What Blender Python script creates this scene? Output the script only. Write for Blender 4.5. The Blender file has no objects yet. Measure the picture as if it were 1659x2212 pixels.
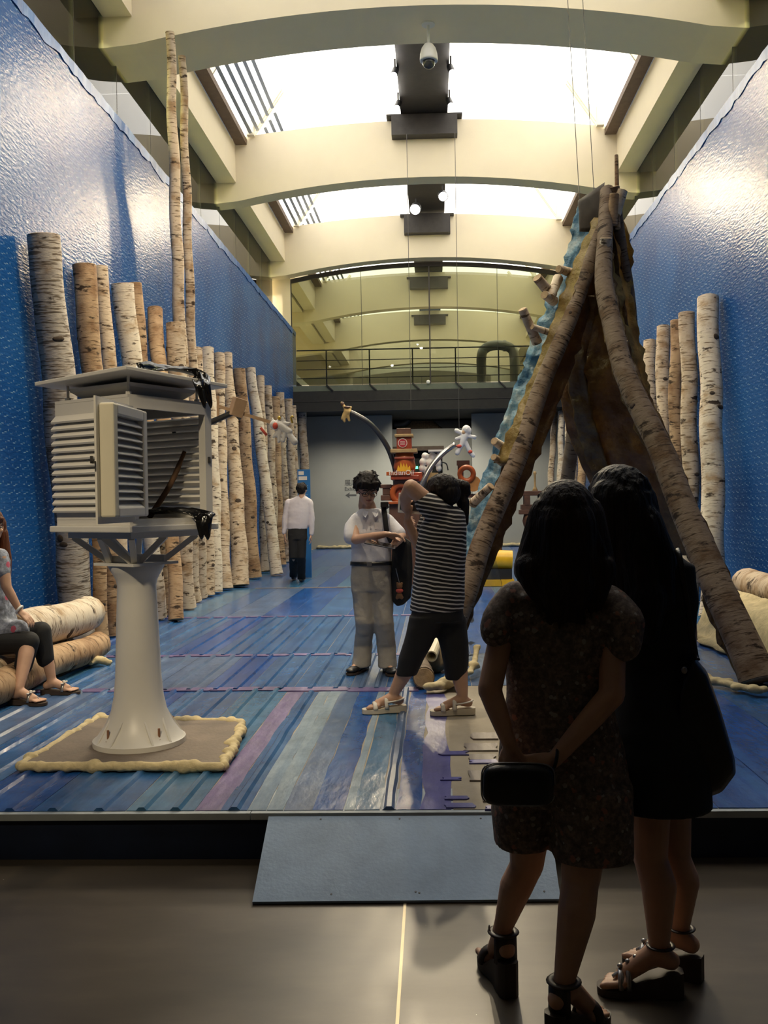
import bpy, bmesh, math, random
from mathutils import Vector, Matrix, Quaternion, noise
from math import sin, cos, pi, radians, sqrt, atan2

V = Vector
SC = bpy.context.scene
COL = SC.collection
random.seed(7)

# ------------------------------------------------------------------ camera
W_PX, H_PX, F_PX = 1659.0, 2212.0, 2000.0
EYE = V((0.0, 0.0, 1.62))
PP = (875.0, 1106.0)                 # principal point
ROLL = 0.0155
_a, _b = (940 - PP[0]) / F_PX, (PP[1] - 1084) / F_PX     # where the corridor axis (+Y) lands
_x0 = _a * cos(ROLL) + _b * sin(ROLL)
_y0 = -_a * sin(ROLL) + _b * cos(ROLL)
_n = sqrt(_x0 * _x0 + _y0 * _y0 + 1)
_pitch = math.asin(_y0 / _n)
_yaw = math.atan(_x0)
FWD = V((-sin(_yaw) * cos(_pitch), cos(_yaw) * cos(_pitch), -sin(_pitch)))
_r0 = V((cos(_yaw), sin(_yaw), 0))
_u0 = _r0.cross(FWD)
RIGHT = _r0 * cos(ROLL) - _u0 * sin(ROLL)
UP = _u0 * cos(ROLL) + _r0 * sin(ROLL)
cam_d = bpy.data.cameras.new('camera')
cam = bpy.data.objects.new('camera', cam_d)
COL.objects.link(cam)
cam_d.sensor_fit = 'VERTICAL'
cam_d.sensor_height = 36.0
cam_d.lens = 36.0 * F_PX / H_PX
cam_d.shift_x = (W_PX / 2 - PP[0]) / H_PX
cam_d.clip_start, cam_d.clip_end = 0.05, 300
_m = Matrix((RIGHT, UP, -FWD)).transposed().to_4x4()
_m.translation = EYE
cam.matrix_world = _m
SC.camera = cam


def ray(x, y):
    return FWD + RIGHT * ((x - PP[0]) / F_PX) + UP * ((PP[1] - y) / F_PX)


def at(x, y, D):            # point on the pixel's ray at depth D along the room
    r = ray(x, y)
    return EYE + r * (D / r.y)


def on_z(x, y, z):          # where the pixel's ray meets a level surface
    r = ray(x, y)
    return EYE + r * ((z - EYE.z) / r.z)


def on_x(x, y, X):          # where the pixel's ray meets a wall plane
    r = ray(x, y)
    return EYE + r * ((X - EYE.x) / r.x)


# ------------------------------------------------------------------ light and exposure
world = bpy.data.worlds.new('world')
SC.world = world
world.use_nodes = True
world.node_tree.nodes['Background'].inputs[0].default_value = (0.85, 0.92, 1.0, 1)
world.node_tree.nodes['Background'].inputs[1].default_value = 0.15
SKY_EMIT = 2.2               # luminance of the frosted skylight panes
SPOT_W = 420.0               # watts of a gallery spot lamp
SIDE_W = 700.0                # watts of a side bay downlight
BACK_FILL_W = 150.0               # watts of an added fill lamp under the gallery slab
FRONT_K = 2.0                # share of the spots over the front of the stage
SC.view_settings.view_transform = 'Standard'
SC.view_settings.look = 'None'
SC.view_settings.gamma = 1
SC.view_settings.use_curve_mapping = False
SC.view_settings.exposure = 0.25

# ------------------------------------------------------------------ sizes of the place (metres)
ZS = 0.22                    # stage top
WL, WR = -3.75, 3.54         # blue walls
WTOP = 6.30                  # top of the blue walls
EY = EYE.z
XC = -0.10                   # hall centre line
STAGE_Y = 4.16
BACK_Y = 28.3

# ------------------------------------------------------------------ helpers
ORG = {}


def tag(o, label=None, cat=None, group=None, kind=None):
    if label: o['label'] = label
    if cat: o['category'] = cat
    if group: o['group'] = group
    if kind: o['kind'] = kind
    return o


def empty(name, loc, label=None, cat=None, group=None, kind=None):
    o = bpy.data.objects.new(name, None)
    o.empty_display_size = 0.1
    COL.objects.link(o)
    o.location = loc
    ORG[o] = V(loc)
    return tag(o, label, cat, group, kind)


def link_mesh(name, me, mat, parent=None, org=None):
    o = bpy.data.objects.new(name, me)
    COL.objects.link(o)
    if mat is not None and not me.materials:
        me.materials.append(MT[mat] if isinstance(mat, str) else mat)
    if parent is not None:
        o.parent = parent
        ORG[o] = ORG[parent]
        me.transform(Matrix.Translation(-ORG[parent]))
    else:
        if org is None:
            xs = [v.co for v in me.vertices]
            org = V(((min(c.x for c in xs) + max(c.x for c in xs)) / 2, (min(c.y for c in xs) + max(c.y for c in xs)) / 2, min(c.z for c in xs)))
        ORG[o] = V(org)
        me.transform(Matrix.Translation(-V(org)))
        o.location = org
    return o


def copy_tree(o, loc=None, rot=None, parent=None):
    c = o.copy()
    COL.objects.link(c)
    if parent is not None:
        c.parent = parent
    if loc is not None: c.location = loc
    if rot is not None: c.rotation_euler = rot
    for ch in o.children:
        copy_tree(ch, parent=c)
    return c


def frame(d, up=V((0, 0, 1))):
    d = d.normalized()
    if abs(d.dot(up)) > 0.98:
        up = V((0, 1, 0))
    x = d.cross(up).normalized()
    y = x.cross(d).normalized()
    return x, y, d


class MB:
    """collects shapes into ONE mesh"""
    def __init__(self):
        self.v, self.f = [], []

    def add(self, vs, fs):
        n = len(self.v)
        self.v += [V(p) for p in vs]
        self.f += [tuple(i + n for i in f) for f in fs]
        return self

    def box(self, lo, hi, M=None):
        x0, y0, z0 = lo
        x1, y1, z1 = hi
        vs = [V(p) for p in ((x0, y0, z0), (x1, y0, z0), (x1, y1, z0), (x0, y1, z0), (x0, y0, z1), (x1, y0, z1), (x1, y1, z1), (x0, y1, z1))]
        if M is not None: vs = [M @ p for p in vs]
        return self.add(vs, [(3, 2, 1, 0), (4, 5, 6, 7), (0, 1, 5, 4), (1, 2, 6, 5), (2, 3, 7, 6), (3, 0, 4, 7)])

    def obox(self, c, sx, sy, sz, M=None):
        R = M if M is not None else Matrix.Identity(4)
        return self.box((-sx / 2, -sy / 2, -sz / 2), (sx / 2, sy / 2, sz / 2), Matrix.Translation(V(c)) @ R)

    def beam(self, p0, p1, w, h, up=V((0, 0, 1))):
        p0, p1 = V(p0), V(p1)
        x, y, d = frame(p1 - p0, up)
        vs = []
        for p in (p0, p1):
            for a, b in ((-1, -1), (1, -1), (1, 1), (-1, 1)):
                vs.append(p + x * (a * w / 2) + y * (b * h / 2))
        return self.add(vs, [(3, 2, 1, 0), (4, 5, 6, 7), (0, 1, 5, 4), (1, 2, 6, 5), (2, 3, 7, 6), (3, 0, 4, 7)])

    def loft(self, rings, caps=True, closed=True):
        """rings: equal-length lists of points"""
        n = len(rings[0])
        vs = [p for r in rings for p in r]
        fs = []
        for i in range(len(rings) - 1):
            for j in range(n if closed else n - 1):
                k = (j + 1) % n
                fs.append((i * n + j, i * n + k, (i + 1) * n + k, (i + 1) * n + j))
        if caps:
            fs.append(tuple(range(n - 1, -1, -1)))
            fs.append(tuple((len(rings) - 1) * n + j for j in range(n)))
        return self.add(vs, fs)

    def tube(self, pts, r, n=10, caps=True, flat=1.0, up=V((0, 0, 1))):
        pts = [V(p) for p in pts]
        rs = r if isinstance(r, (list, tuple)) else [r] * len(pts)
        rings = []
        px = None
        for i, p in enumerate(pts):
            d = pts[min(i + 1, len(pts) - 1)] - pts[max(i - 1, 0)]
            if px is None:
                x, y, d = frame(d, up)
            else:
                d.normalize()
                x = (px - d * px.dot(d)).normalized()
                y = d.cross(x)
                y = -y if False else y
            if px is None: y = d.cross(x)
            px = x
            rings.append([p + x * (cos(t) * rs[i]) + y * (sin(t) * rs[i] * flat) for t in (2 * pi * k / n for k in range(n))])
        return self.loft(rings, caps)

    def lathe(self, prof, c=(0, 0, 0), n=24, caps=True, M=None):
        c = V(c)
        rings = []
        for r, z in prof:
            ring = [V((cos(t) * r, sin(t) * r, z)) for t in (2 * pi * k / n for k in range(n))]
            if M is not None: ring = [M @ p for p in ring]
            rings.append([c + p for p in ring])
        return self.loft(rings, caps)

    def ell(self, c, rx, ry, rz, M=None, nu=14, nv=9):
        c = V(c)
        vs, fs = [], []
        def tr(p):
            if M is not None: p = M @ p
            return c + p
        vs.append(tr(V((0, 0, -rz))))
        for i in range(1, nv):
            a = -pi / 2 + pi * i / nv
            for j in range(nu):
                t = 2 * pi * j / nu
                vs.append(tr(V((rx * cos(a) * cos(t), ry * cos(a) * sin(t), rz * sin(a)))))
        vs.append(tr(V((0, 0, rz))))
        for j in range(nu):
            k = (j + 1) % nu
            fs.append((0, 1 + k, 1 + j))
            for i in range(nv - 2):
                fs.append((1 + i * nu + j, 1 + i * nu + k, 1 + (i + 1) * nu + k, 1 + (i + 1) * nu + j))
            fs.append((len(vs) - 1, 1 + (nv - 2) * nu + j, 1 + (nv - 2) * nu + k))
        return self.add(vs, fs)

    def cap(self, p0, p1, r0, r1, n=14, flat=1.0, side=None):
        """tapered capsule; flat squeezes it along the direction 'side'"""
        p0, p1 = V(p0), V(p1)
        if side is not None:
            d = (p1 - p0).normalized()
            y = (V(side) - d * V(side).dot(d)).normalized()
            x = y.cross(d)
        else:
            x, y, d = frame(p1 - p0)
            y = d.cross(x)
        rings = []
        for s in (0.02, 0.3, 0.6, 0.85):
            rings.append((p0 - d * (r0 * sqrt(1 - s * s)), r0 * s))
        rings += [(p0, r0), (p1, r1)]
        for s in (0.85, 0.6, 0.3, 0.02):
            rings.append((p1 + d * (r1 * sqrt(1 - s * s)), r1 * s))
        return self.loft([[c + x * (cos(t) * r) + y * (sin(t) * r * flat) for t in (2 * pi * k / n for k in range(n))] for c, r in rings])

    def prism(self, poly, y0, y1):
        """polygon in XZ pushed along Y"""
        n = len(poly)
        vs = [V((x, y0, z)) for x, z in poly] + [V((x, y1, z)) for x, z in poly]
        fs = [tuple(range(n)), tuple(range(2 * n - 1, n - 1, -1))]
        for i in range(n):
            k = (i + 1) % n
            fs.append((i, i + n, k + n, k))
        return self.add(vs, fs)

    def prism_z(self, poly, z0, z1, M=None):
        n = len(poly)
        vs = [V((x, y, z0)) for x, y in poly] + [V((x, y, z1)) for x, y in poly]
        if M is not None: vs = [M @ p for p in vs]
        fs = [tuple(range(n - 1, -1, -1)), tuple(range(n, 2 * n))]
        for i in range(n):
            k = (i + 1) % n
            fs.append((i, k, k + n, i + n))
        return self.add(vs, fs)

    def mesh(self, name, smooth=False, fixn=True):
        me = bpy.data.meshes.new(name)
        me.from_pydata([tuple(p) for p in self.v], [], self.f)
        if fixn:
            bm = bmesh.new()
            bm.from_mesh(me)
            bmesh.ops.recalc_face_normals(bm, faces=bm.faces)
            bm.to_mesh(me)
            bm.free()
        if smooth:
            me.polygons.foreach_set('use_smooth', [True] * len(me.polygons))
        me.update()
        return me

    def build(self, name, mat, parent=None, smooth=False, org=None, bevel=0, jitter=0):
        me = self.mesh(name, smooth)
        if bevel:
            bm = bmesh.new()
            bm.from_mesh(me)
            bmesh.ops.bevel(bm, geom=[e for e in bm.edges if e.calc_face_angle(0) > 0.5], offset=bevel, segments=2, affect='EDGES', profile=0.5)
            bm.to_mesh(me)
            bm.free()
        return link_mesh(name, me, mat, parent, org)


def autosmooth(o, ang=40):
    me = o.data
    me.polygons.foreach_set('use_smooth', [True] * len(me.polygons))
    me.set_sharp_from_angle(angle=radians(ang))
    return o


def remesh(mb, name, voxel, mat, parent=None, it=4, fac=0.5, disp=None, org=None):
    """melts the collected shapes into one continuous skin"""
    me = mb.mesh(name + '_raw')
    o = bpy.data.objects.new('tmp', me)
    COL.objects.link(o)
    m = o.modifiers.new('r', 'REMESH')
    m.mode = 'VOXEL'
    m.voxel_size = voxel
    m.use_smooth_shade = True
    if it:
        s = o.modifiers.new('s', 'SMOOTH')
        s.factor, s.iterations = fac, it
    dg = bpy.context.evaluated_depsgraph_get()
    ev = o.evaluated_get(dg)
    me2 = bpy.data.meshes.new_from_object(ev)
    me2.name = name
    bpy.data.objects.remove(o)
    bpy.data.meshes.remove(me)
    if disp:
        for v in me2.vertices:
            v.co = disp(v.co)
    me2.polygons.foreach_set('use_smooth', [True] * len(me2.polygons))
    me2.materials.clear()
    return link_mesh(name, me2, mat, parent, org)


def lerp(a, b, t): return a + (b - a) * t


def curve_pts(ctrl, n=20):
    """smooth path through control points"""
    P = [V(p) for p in ctrl]
    P = [P[0] * 2 - P[1]] + P + [P[-1] * 2 - P[-2]]
    out = []
    segs = len(P) - 3
    for s in range(segs):
        a, b, c, d = P[s:s + 4]
        m = max(2, n // segs)
        for i in range(m):
            t = i / m
            out.append(0.5 * ((2 * b) + (c - a) * t + (2 * a - 5 * b + 4 * c - d) * t * t + (3 * b - a - 3 * c + d) * t ** 3))
    out.append(P[-2])
    return out


# ------------------------------------------------------------------ materials
MT = {}


def N(nt, kind, **kw):
    n = nt.nodes.new(kind)
    for k, v in kw.items():
        if k in n.inputs:
            n.inputs[k].default_value = v
        else:
            setattr(n, k, v)
    return n


def mat(name, color=(0.5, 0.5, 0.5), rough=0.6, metal=0.0, spec=0.5, coat=0.0, emit=None, alpha=None, noise_=None, bump=None, scale=8.0, trans=0.0):
    """plain procedural material: base colour varied by noise, optional relief"""
    m = bpy.data.materials.new(name)
    m.use_nodes = True
    nt = m.node_tree
    b = nt.nodes['Principled BSDF']
    c = tuple(color) + (1,)
    b.inputs['Base Color'].default_value = c
    b.inputs['Roughness'].default_value = rough
    b.inputs['Metallic'].default_value = metal
    b.inputs['Specular IOR Level'].default_value = spec
    b.inputs['Coat Weight'].default_value = coat
    b.inputs['Transmission Weight'].default_value = trans
    if alpha is not None: b.inputs['Alpha'].default_value = alpha
    if emit:
        b.inputs['Emission Color'].default_value = tuple(emit[:3]) + (1,)
        b.inputs['Emission Strength'].default_value = emit[3]
    tc = N(nt, 'ShaderNodeTexCoord')
    if noise_:
        nz = N(nt, 'ShaderNodeTexNoise', Scale=scale, Detail=6.0, Roughness=0.6)
        nt.links.new(tc.outputs['Object'], nz.inputs['Vector'])
        r = N(nt, 'ShaderNodeValToRGB')
        r.color_ramp.elements[0].position, r.color_ramp.elements[1].position = 0.3, 0.7
        r.color_ramp.elements[0].color = tuple(x * (1 - noise_) for x in color) + (1,)
        r.color_ramp.elements[1].color = tuple(min(1, x * (1 + noise_)) for x in color) + (1,)
        nt.links.new(nz.outputs['Fac'], r.inputs['Fac'])
        nt.links.new(r.outputs['Color'], b.inputs['Base Color'])
    if bump:
        n2 = N(nt, 'ShaderNodeTexNoise', Scale=bump[0], Detail=4.0)
        nt.links.new(tc.outputs['Object'], n2.inputs['Vector'])
        bp = N(nt, 'ShaderNodeBump', Strength=bump[1], Distance=bump[2] if len(bump) > 2 else 0.02)
        nt.links.new(n2.outputs['Fac'], bp.inputs['Height'])
        nt.links.new(bp.outputs['Normal'], b.inputs['Normal'])
    MT[name] = m
    return m


def ramp(nt, stops):
    r = N(nt, 'ShaderNodeValToRGB')
    e = r.color_ramp.elements
    while len(e) < len(stops): e.new(0.5)
    for i, (p, c) in enumerate(stops):
        e[i].position = p
        e[i].color = tuple(c) + (1,)
    return r


def mix(nt, fac, a, b, blend='MIX'):
    m = N(nt, 'ShaderNodeMix', data_type='RGBA', blend_type=blend)
    for key, val in ((0, fac), (6, a), (7, b)):
        if isinstance(val, (int, float)):
            m.inputs[key].default_value = val
        elif isinstance(val, tuple):
            m.inputs[key].default_value = val + (1,)
        else:
            nt.links.new(val, m.inputs[key])
    return m.outputs[2]


def mapping(nt, scale=(1, 1, 1), rot=(0, 0, 0), loc=(0, 0, 0), out='Object'):
    tc = N(nt, 'ShaderNodeTexCoord')
    mp = N(nt, 'ShaderNodeMapping')
    mp.inputs['Scale'].default_value = scale
    mp.inputs['Rotation'].default_value = rot
    mp.inputs['Location'].default_value = loc
    nt.links.new(tc.outputs[out], mp.inputs['Vector'])
    return mp.outputs['Vector']


def glassy(name, tint, gloss=0.1, rough=0.0, haze=0.0):
    """sheet glass: mostly clear, a share of mirror that grows at grazing angles"""
    m = bpy.data.materials.new(name)
    m.use_nodes = True
    nt = m.node_tree
    nt.nodes.remove(nt.nodes['Principled BSDF'])
    tr = N(nt, 'ShaderNodeBsdfTransparent')
    tr.inputs[0].default_value = tint + (1,)
    gl = N(nt, 'ShaderNodeBsdfGlossy')
    gl.inputs['Roughness'].default_value = rough
    fr = N(nt, 'ShaderNodeFresnel', IOR=1.45)
    mx = N(nt, 'ShaderNodeMixShader')
    nt.links.new(fr.outputs[0], mx.inputs[0])
    nt.links.new(tr.outputs[0], mx.inputs[1])
    nt.links.new(gl.outputs[0], mx.inputs[2])
    last = mx.outputs[0]
    if haze:
        df = N(nt, 'ShaderNodeBsdfDiffuse')
        df.inputs[0].default_value = tint + (1,)
        m2 = N(nt, 'ShaderNodeMixShader')
        m2.inputs[0].default_value = haze
        nt.links.new(last, m2.inputs[1])
        nt.links.new(df.outputs[0], m2.inputs[2])
        last = m2.outputs[0]
    nt.links.new(last, nt.nodes['Material Output'].inputs[0])
    MT[name] = m
    return m
mat('foam', (0.56, 0.46, 0.26), 0.85, noise_=0.2, scale=14, bump=(40, 0.5, 0.01))
# ------------------------------------------------------------------ materials of the room
mat('plaster_cream', (0.78, 0.68, 0.44), 0.85, noise_=0.03, scale=1.5)
mat('plaster', (0.78, 0.69, 0.52), 0.85, noise_=0.03, scale=1.5, bump=(30, 0.05))
mat('plaster_grey', (0.36, 0.36, 0.32), 0.85, noise_=0.05, scale=1.2)
mat('plaster_pale', (0.62, 0.60, 0.50), 0.85, noise_=0.04, scale=1.2)
mat('dark_steel', (0.035, 0.03, 0.028), 0.5, noise_=0.2)
mat('dark_slab', (0.02, 0.019, 0.017), 0.7, noise_=0.2)
mat('gutter', (0.16, 0.11, 0.075), 0.7, noise_=0.15)
mat('frame_white', (0.8, 0.74, 0.58), 0.6, noise_=0.04)
mat('slat_blue', (0.30, 0.34, 0.42), 0.5, noise_=0.05)
mat('sky_pane', (0.9, 0.9, 0.9), 0.6, emit=(1.0, 0.95, 0.86, SKY_EMIT))
mat('lamp_glow', (0.9, 0.9, 0.9), 0.6, emit=(1.0, 0.93, 0.85, 60.0))
mat('downlight_glow', (0.9, 0.9, 0.9), 0.6, emit=(1.0, 0.92, 0.75, 12.0))
mat('brick_dark', (0.16, 0.115, 0.075), 0.85, noise_=0.2, scale=14)
mat('duct_grey', (0.2, 0.2, 0.19), 0.45, metal=0.3, noise_=0.1)
mat('duct_box', (0.36, 0.33, 0.27), 0.8, noise_=0.12)
mat('white_paint', (0.74, 0.73, 0.70), 0.45, noise_=0.03)
mat('black_metal', (0.015, 0.015, 0.016), 0.45, noise_=0.2)
mat('navy_board', (0.008, 0.016, 0.045), 0.55, noise_=0.25, scale=5)
mat('edge_board', (0.36, 0.40, 0.42), 0.7, noise_=0.12, scale=6)
mat('glint', (0.85, 0.88, 0.95), 0.12, metal=0.2, noise_=0.1)
glassy('glass_green', (0.80, 0.86, 0.72))
glassy('glass_back', (0.60, 0.63, 0.53), haze=0.02)


def m_floor():
    m = bpy.data.materials.new('polished_concrete'); m.use_nodes = True
    nt = m.node_tree; b = nt.nodes['Principled BSDF']
    v = mapping(nt, (0.5, 1.6, 1))
    n1 = N(nt, 'ShaderNodeTexNoise', Scale=1.6, Detail=7.0, Roughness=0.62)
    nt.links.new(v, n1.inputs['Vector'])
    r = ramp(nt, [(0.25, (0.045, 0.036, 0.027)), (0.5, (0.080, 0.064, 0.046)), (0.75, (0.13, 0.105, 0.075))])
    b.inputs['Specular IOR Level'].default_value = 0.35
    nt.links.new(n1.outputs['Fac'], r.inputs['Fac'])
    v2 = mapping(nt, (1, 1, 1))
    vo = N(nt, 'ShaderNodeTexVoronoi', Scale=16.0); nt.links.new(v2, vo.inputs['Vector'])
    n2 = N(nt, 'ShaderNodeTexNoise', Scale=2.2); nt.links.new(v2, n2.inputs['Vector'])
    th = N(nt, 'ShaderNodeMath', operation='LESS_THAN'); th.inputs[1].default_value = 0.045
    nt.links.new(vo.outputs['Distance'], th.inputs[0])
    th2 = N(nt, 'ShaderNodeMath', operation='GREATER_THAN'); th2.inputs[1].default_value = 0.62
    nt.links.new(n2.outputs['Fac'], th2.inputs[0])
    mu = N(nt, 'ShaderNodeMath', operation='MULTIPLY')
    nt.links.new(th.outputs[0], mu.inputs[0]); nt.links.new(th2.outputs[0], mu.inputs[1])
    nt.links.new(mix(nt, mu.outputs[0], r.outputs['Color'], (0.6, 0.57, 0.5)), b.inputs['Base Color'])
    rr = N(nt, 'ShaderNodeMapRange'); rr.inputs['To Min'].default_value = 0.24; rr.inputs['To Max'].default_value = 0.42
    nt.links.new(n1.outputs['Fac'], rr.inputs['Value']); nt.links.new(rr.outputs[0], b.inputs['Roughness'])
    MT['concrete'] = m


def m_tarp_wall(name, axis_rot):
    """blue plastic sheeting with rows of small dashed welts and dots, creased and shiny"""
    m = bpy.data.materials.new(name); m.use_nodes = True
    nt = m.node_tree; b = nt.nodes['Principled BSDF']
    tc = N(nt, 'ShaderNodeTexCoord')
    sp = N(nt, 'ShaderNodeSeparateXYZ'); nt.links.new(tc.outputs['Object'], sp.inputs[0])
    cb = N(nt, 'ShaderNodeCombineXYZ')
    nt.links.new(sp.outputs['Y'], cb.inputs['X']); nt.links.new(sp.outputs['Z'], cb.inputs['Y'])
    wob = N(nt, 'ShaderNodeTexNoise', Scale=2.0); nt.links.new(cb.outputs[0], wob.inputs['Vector'])
    ad = N(nt, 'ShaderNodeMix', data_type='RGBA', blend_type='LINEAR_LIGHT'); ad.inputs[0].default_value = 0.018
    nt.links.new(cb.outputs[0], ad.inputs[6]); nt.links.new(wob.outputs['Color'], ad.inputs[7])
    vec = ad.outputs[2]
    # staggered short welts and dots
    sv = N(nt, 'ShaderNodeSeparateXYZ'); nt.links.new(vec, sv.inputs[0])

    def mth(op, x, y=None, z=None):
        n = N(nt, 'ShaderNodeMath', operation=op)
        for i_, q in enumerate((x, y, z)):
            if q is None: continue
            if isinstance(q, (int, float)): n.inputs[i_].default_value = q
            else: nt.links.new(q, n.inputs[i_])
        return n.outputs[0]
    vv = mth('DIVIDE', sv.outputs['Y'], 0.075)
    row = mth('FLOOR', vv)
    fv = mth('FRACT', vv)
    uu = mth('ADD', mth('DIVIDE', sv.outputs['X'], 0.15), mth('MULTIPLY', row, 0.37))
    fu = mth('FRACT', uu)
    step = mth('MULTIPLY', mth('GREATER_THAN', fu, 0.3), 0.16)
    welt = mth('MULTIPLY', mth('LESS_THAN', mth('ABSOLUTE', mth('SUBTRACT', fv, mth('ADD', step, 0.35))), 0.055), mth('LESS_THAN', fu, 0.58))
    du = mth('MULTIPLY', mth('SUBTRACT', fu, 0.8), 2.0)
    dv = mth('SUBTRACT', fv, 0.75)
    dot = mth('LESS_THAN', mth('ADD', mth('MULTIPLY', du, du), mth('MULTIPLY', dv, dv)), 0.02)
    nz = N(nt, 'ShaderNodeTexNoise', Scale=14.0, Detail=2.0); nt.links.new(cb.outputs[0], nz.inputs['Vector'])
    gt = N(nt, 'ShaderNodeMapRange'); gt.inputs['From Min'].default_value = 0.36; gt.inputs['From Max'].default_value = 0.60
    nt.links.new(nz.outputs['Fac'], gt.inputs['Value'])
    marks = mth('MAXIMUM', welt, mth('MULTIPLY', dot, 0.6))
    dashs = mth('MULTIPLY', marks, gt.outputs[0])
    big = N(nt, 'ShaderNodeTexNoise', Scale=0.7, Detail=4.0); nt.links.new(cb.outputs[0], big.inputs['Vector'])
    r = ramp(nt, [(0.3, (0.007, 0.048, 0.19)), (0.55, (0.012, 0.075, 0.26)), (0.75, (0.022, 0.10, 0.30))])
    nt.links.new(big.outputs['Fac'], r.inputs['Fac'])
    nt.links.new(mix(nt, dashs, r.outputs['Color'], (0.17, 0.30, 0.47)), b.inputs['Base Color'])
    b.inputs['Roughness'].default_value = 0.25
    b.inputs['Specular IOR Level'].default_value = 0.055
    # creases
    wv = N(nt, 'ShaderNodeTexNoise', Scale=26.0, Detail=3.0)
    sc = N(nt, 'ShaderNodeMapping'); sc.inputs['Scale'].default_value = (0.45, 1.5, 1)
    nt.links.new(cb.outputs[0], sc.inputs['Vector']); nt.links.new(sc.outputs[0], wv.inputs['Vector'])
    mu = N(nt, 'ShaderNodeMath', operation='MULTIPLY_ADD'); mu.inputs[1].default_value = 0.9
    nt.links.new(marks, mu.inputs[0]); nt.links.new(wv.outputs['Fac'], mu.inputs[2])
    bp = N(nt, 'ShaderNodeBump', Strength=0.3, Distance=0.02)
    nt.links.new(mu.outputs[0], bp.inputs['Height']); nt.links.new(bp.outputs['Normal'], b.inputs['Normal'])
    MT[name] = m


def m_tarp(name, cols, rough=0.25, streak=(9, 0.5), coat=0.3, grain=0.35):
    """floor sheeting: streaked along the room, creased, glossy"""
    m = bpy.data.materials.new(name); m.use_nodes = True
    nt = m.node_tree; b = nt.nodes['Principled BSDF']
    oi = N(nt, 'ShaderNodeObjectInfo')
    tc = N(nt, 'ShaderNodeTexCoord')
    off = N(nt, 'ShaderNodeVectorMath', operation='SCALE'); off.inputs['Scale'].default_value = 37.0
    cbx = N(nt, 'ShaderNodeCombineXYZ')
    for i in range(3): nt.links.new(oi.outputs['Random'], cbx.inputs[i])
    nt.links.new(cbx.outputs[0], off.inputs[0])
    ad = N(nt, 'ShaderNodeVectorMath', operation='ADD')
    nt.links.new(tc.outputs['Object'], ad.inputs[0]); nt.links.new(off.outputs[0], ad.inputs[1])
    mp = N(nt, 'ShaderNodeMapping'); mp.inputs['Scale'].default_value = (streak[0], streak[1], 1)
    nt.links.new(ad.outputs[0], mp.inputs['Vector'])
    n1 = N(nt, 'ShaderNodeTexNoise', Scale=1.0, Detail=6.0, Roughness=0.65); nt.links.new(mp.outputs[0], n1.inputs['Vector'])
    r = ramp(nt, [(0.28 + 0.44 * i / (len(cols) - 1), c) for i, c in enumerate(cols)])
    nt.links.new(n1.outputs['Fac'], r.inputs['Fac'])
    n3 = N(nt, 'ShaderNodeTexNoise', Scale=3.0, Detail=5.0, Roughness=0.7); nt.links.new(ad.outputs[0], n3.inputs['Vector'])
    mr = N(nt, 'ShaderNodeMapRange'); mr.inputs['From Min'].default_value = 0.3; mr.inputs['From Max'].default_value = 0.7
    mr.inputs['To Min'].default_value = 1 - grain; mr.inputs['To Max'].default_value = 1 + grain * 0.6
    nt.links.new(n3.outputs['Fac'], mr.inputs['Value'])
    nt.links.new(mix(nt, 1.0, r.outputs['Color'], mr.outputs[0], 'MULTIPLY'), b.inputs['Base Color'])
    b.inputs['Roughness'].default_value = rough
    b.inputs['Specular IOR Level'].default_value = 0.3
    b.inputs['Coat Weight'].default_value = coat * 0.4
    b.inputs['Coat Roughness'].default_value = 0.12
    mp2 = N(nt, 'ShaderNodeMapping'); mp2.inputs['Scale'].default_value = (14, 5, 1)
    nt.links.new(ad.outputs[0], mp2.inputs['Vector'])
    n2 = N(nt, 'ShaderNodeTexNoise', Scale=1.0, Detail=5.0); nt.links.new(mp2.outputs[0], n2.inputs['Vector'])
    bp = N(nt, 'ShaderNodeBump', Strength=0.35, Distance=0.02)
    nt.links.new(n2.outputs['Fac'], bp.inputs['Height']); nt.links.new(bp.outputs['Normal'], b.inputs['Normal'])
    MT[name] = m


m_floor()
m_tarp_wall('tarp_wall', 0)
m_tarp('tarp_blue', [(0.014, 0.066, 0.20), (0.025, 0.10, 0.27), (0.05, 0.15, 0.33)])
m_tarp('tarp_deep', [(0.006, 0.045, 0.20), (0.010, 0.07, 0.28), (0.022, 0.11, 0.34)])
m_tarp('tarp_teal', [(0.025, 0.10, 0.22), (0.045, 0.145, 0.28), (0.08, 0.19, 0.32)])
m_tarp('tarp_pale', [(0.15, 0.23, 0.33), (0.24, 0.32, 0.40), (0.30, 0.37, 0.42)])
m_tarp('tarp_grey', [(0.04, 0.085, 0.19), (0.06, 0.115, 0.235), (0.085, 0.14, 0.27)], rough=0.35)
m_tarp('tape_purple', [(0.06, 0.06, 0.20), (0.09, 0.09, 0.29), (0.13, 0.13, 0.34)], rough=0.35)
m_tarp('tape_violet', [(0.08, 0.06, 0.16), (0.12, 0.09, 0.22), (0.17, 0.13, 0.27)], rough=0.4, coat=0.1)
m_tarp('cardboard', [(0.30, 0.26, 0.20), (0.34, 0.295, 0.225), (0.37, 0.32, 0.25)], rough=0.8, streak=(3, 2), coat=0.0, grain=0.12)
m_tarp('tape_grey', [(0.16, 0.135, 0.12), (0.19, 0.16, 0.14), (0.23, 0.19, 0.17)], rough=0.5, coat=0.0, grain=0.15)
mat('ramp_blue', (0.24, 0.335, 0.46), 0.55, noise_=0.14, scale=5, bump=(60, 0.08))

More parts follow.
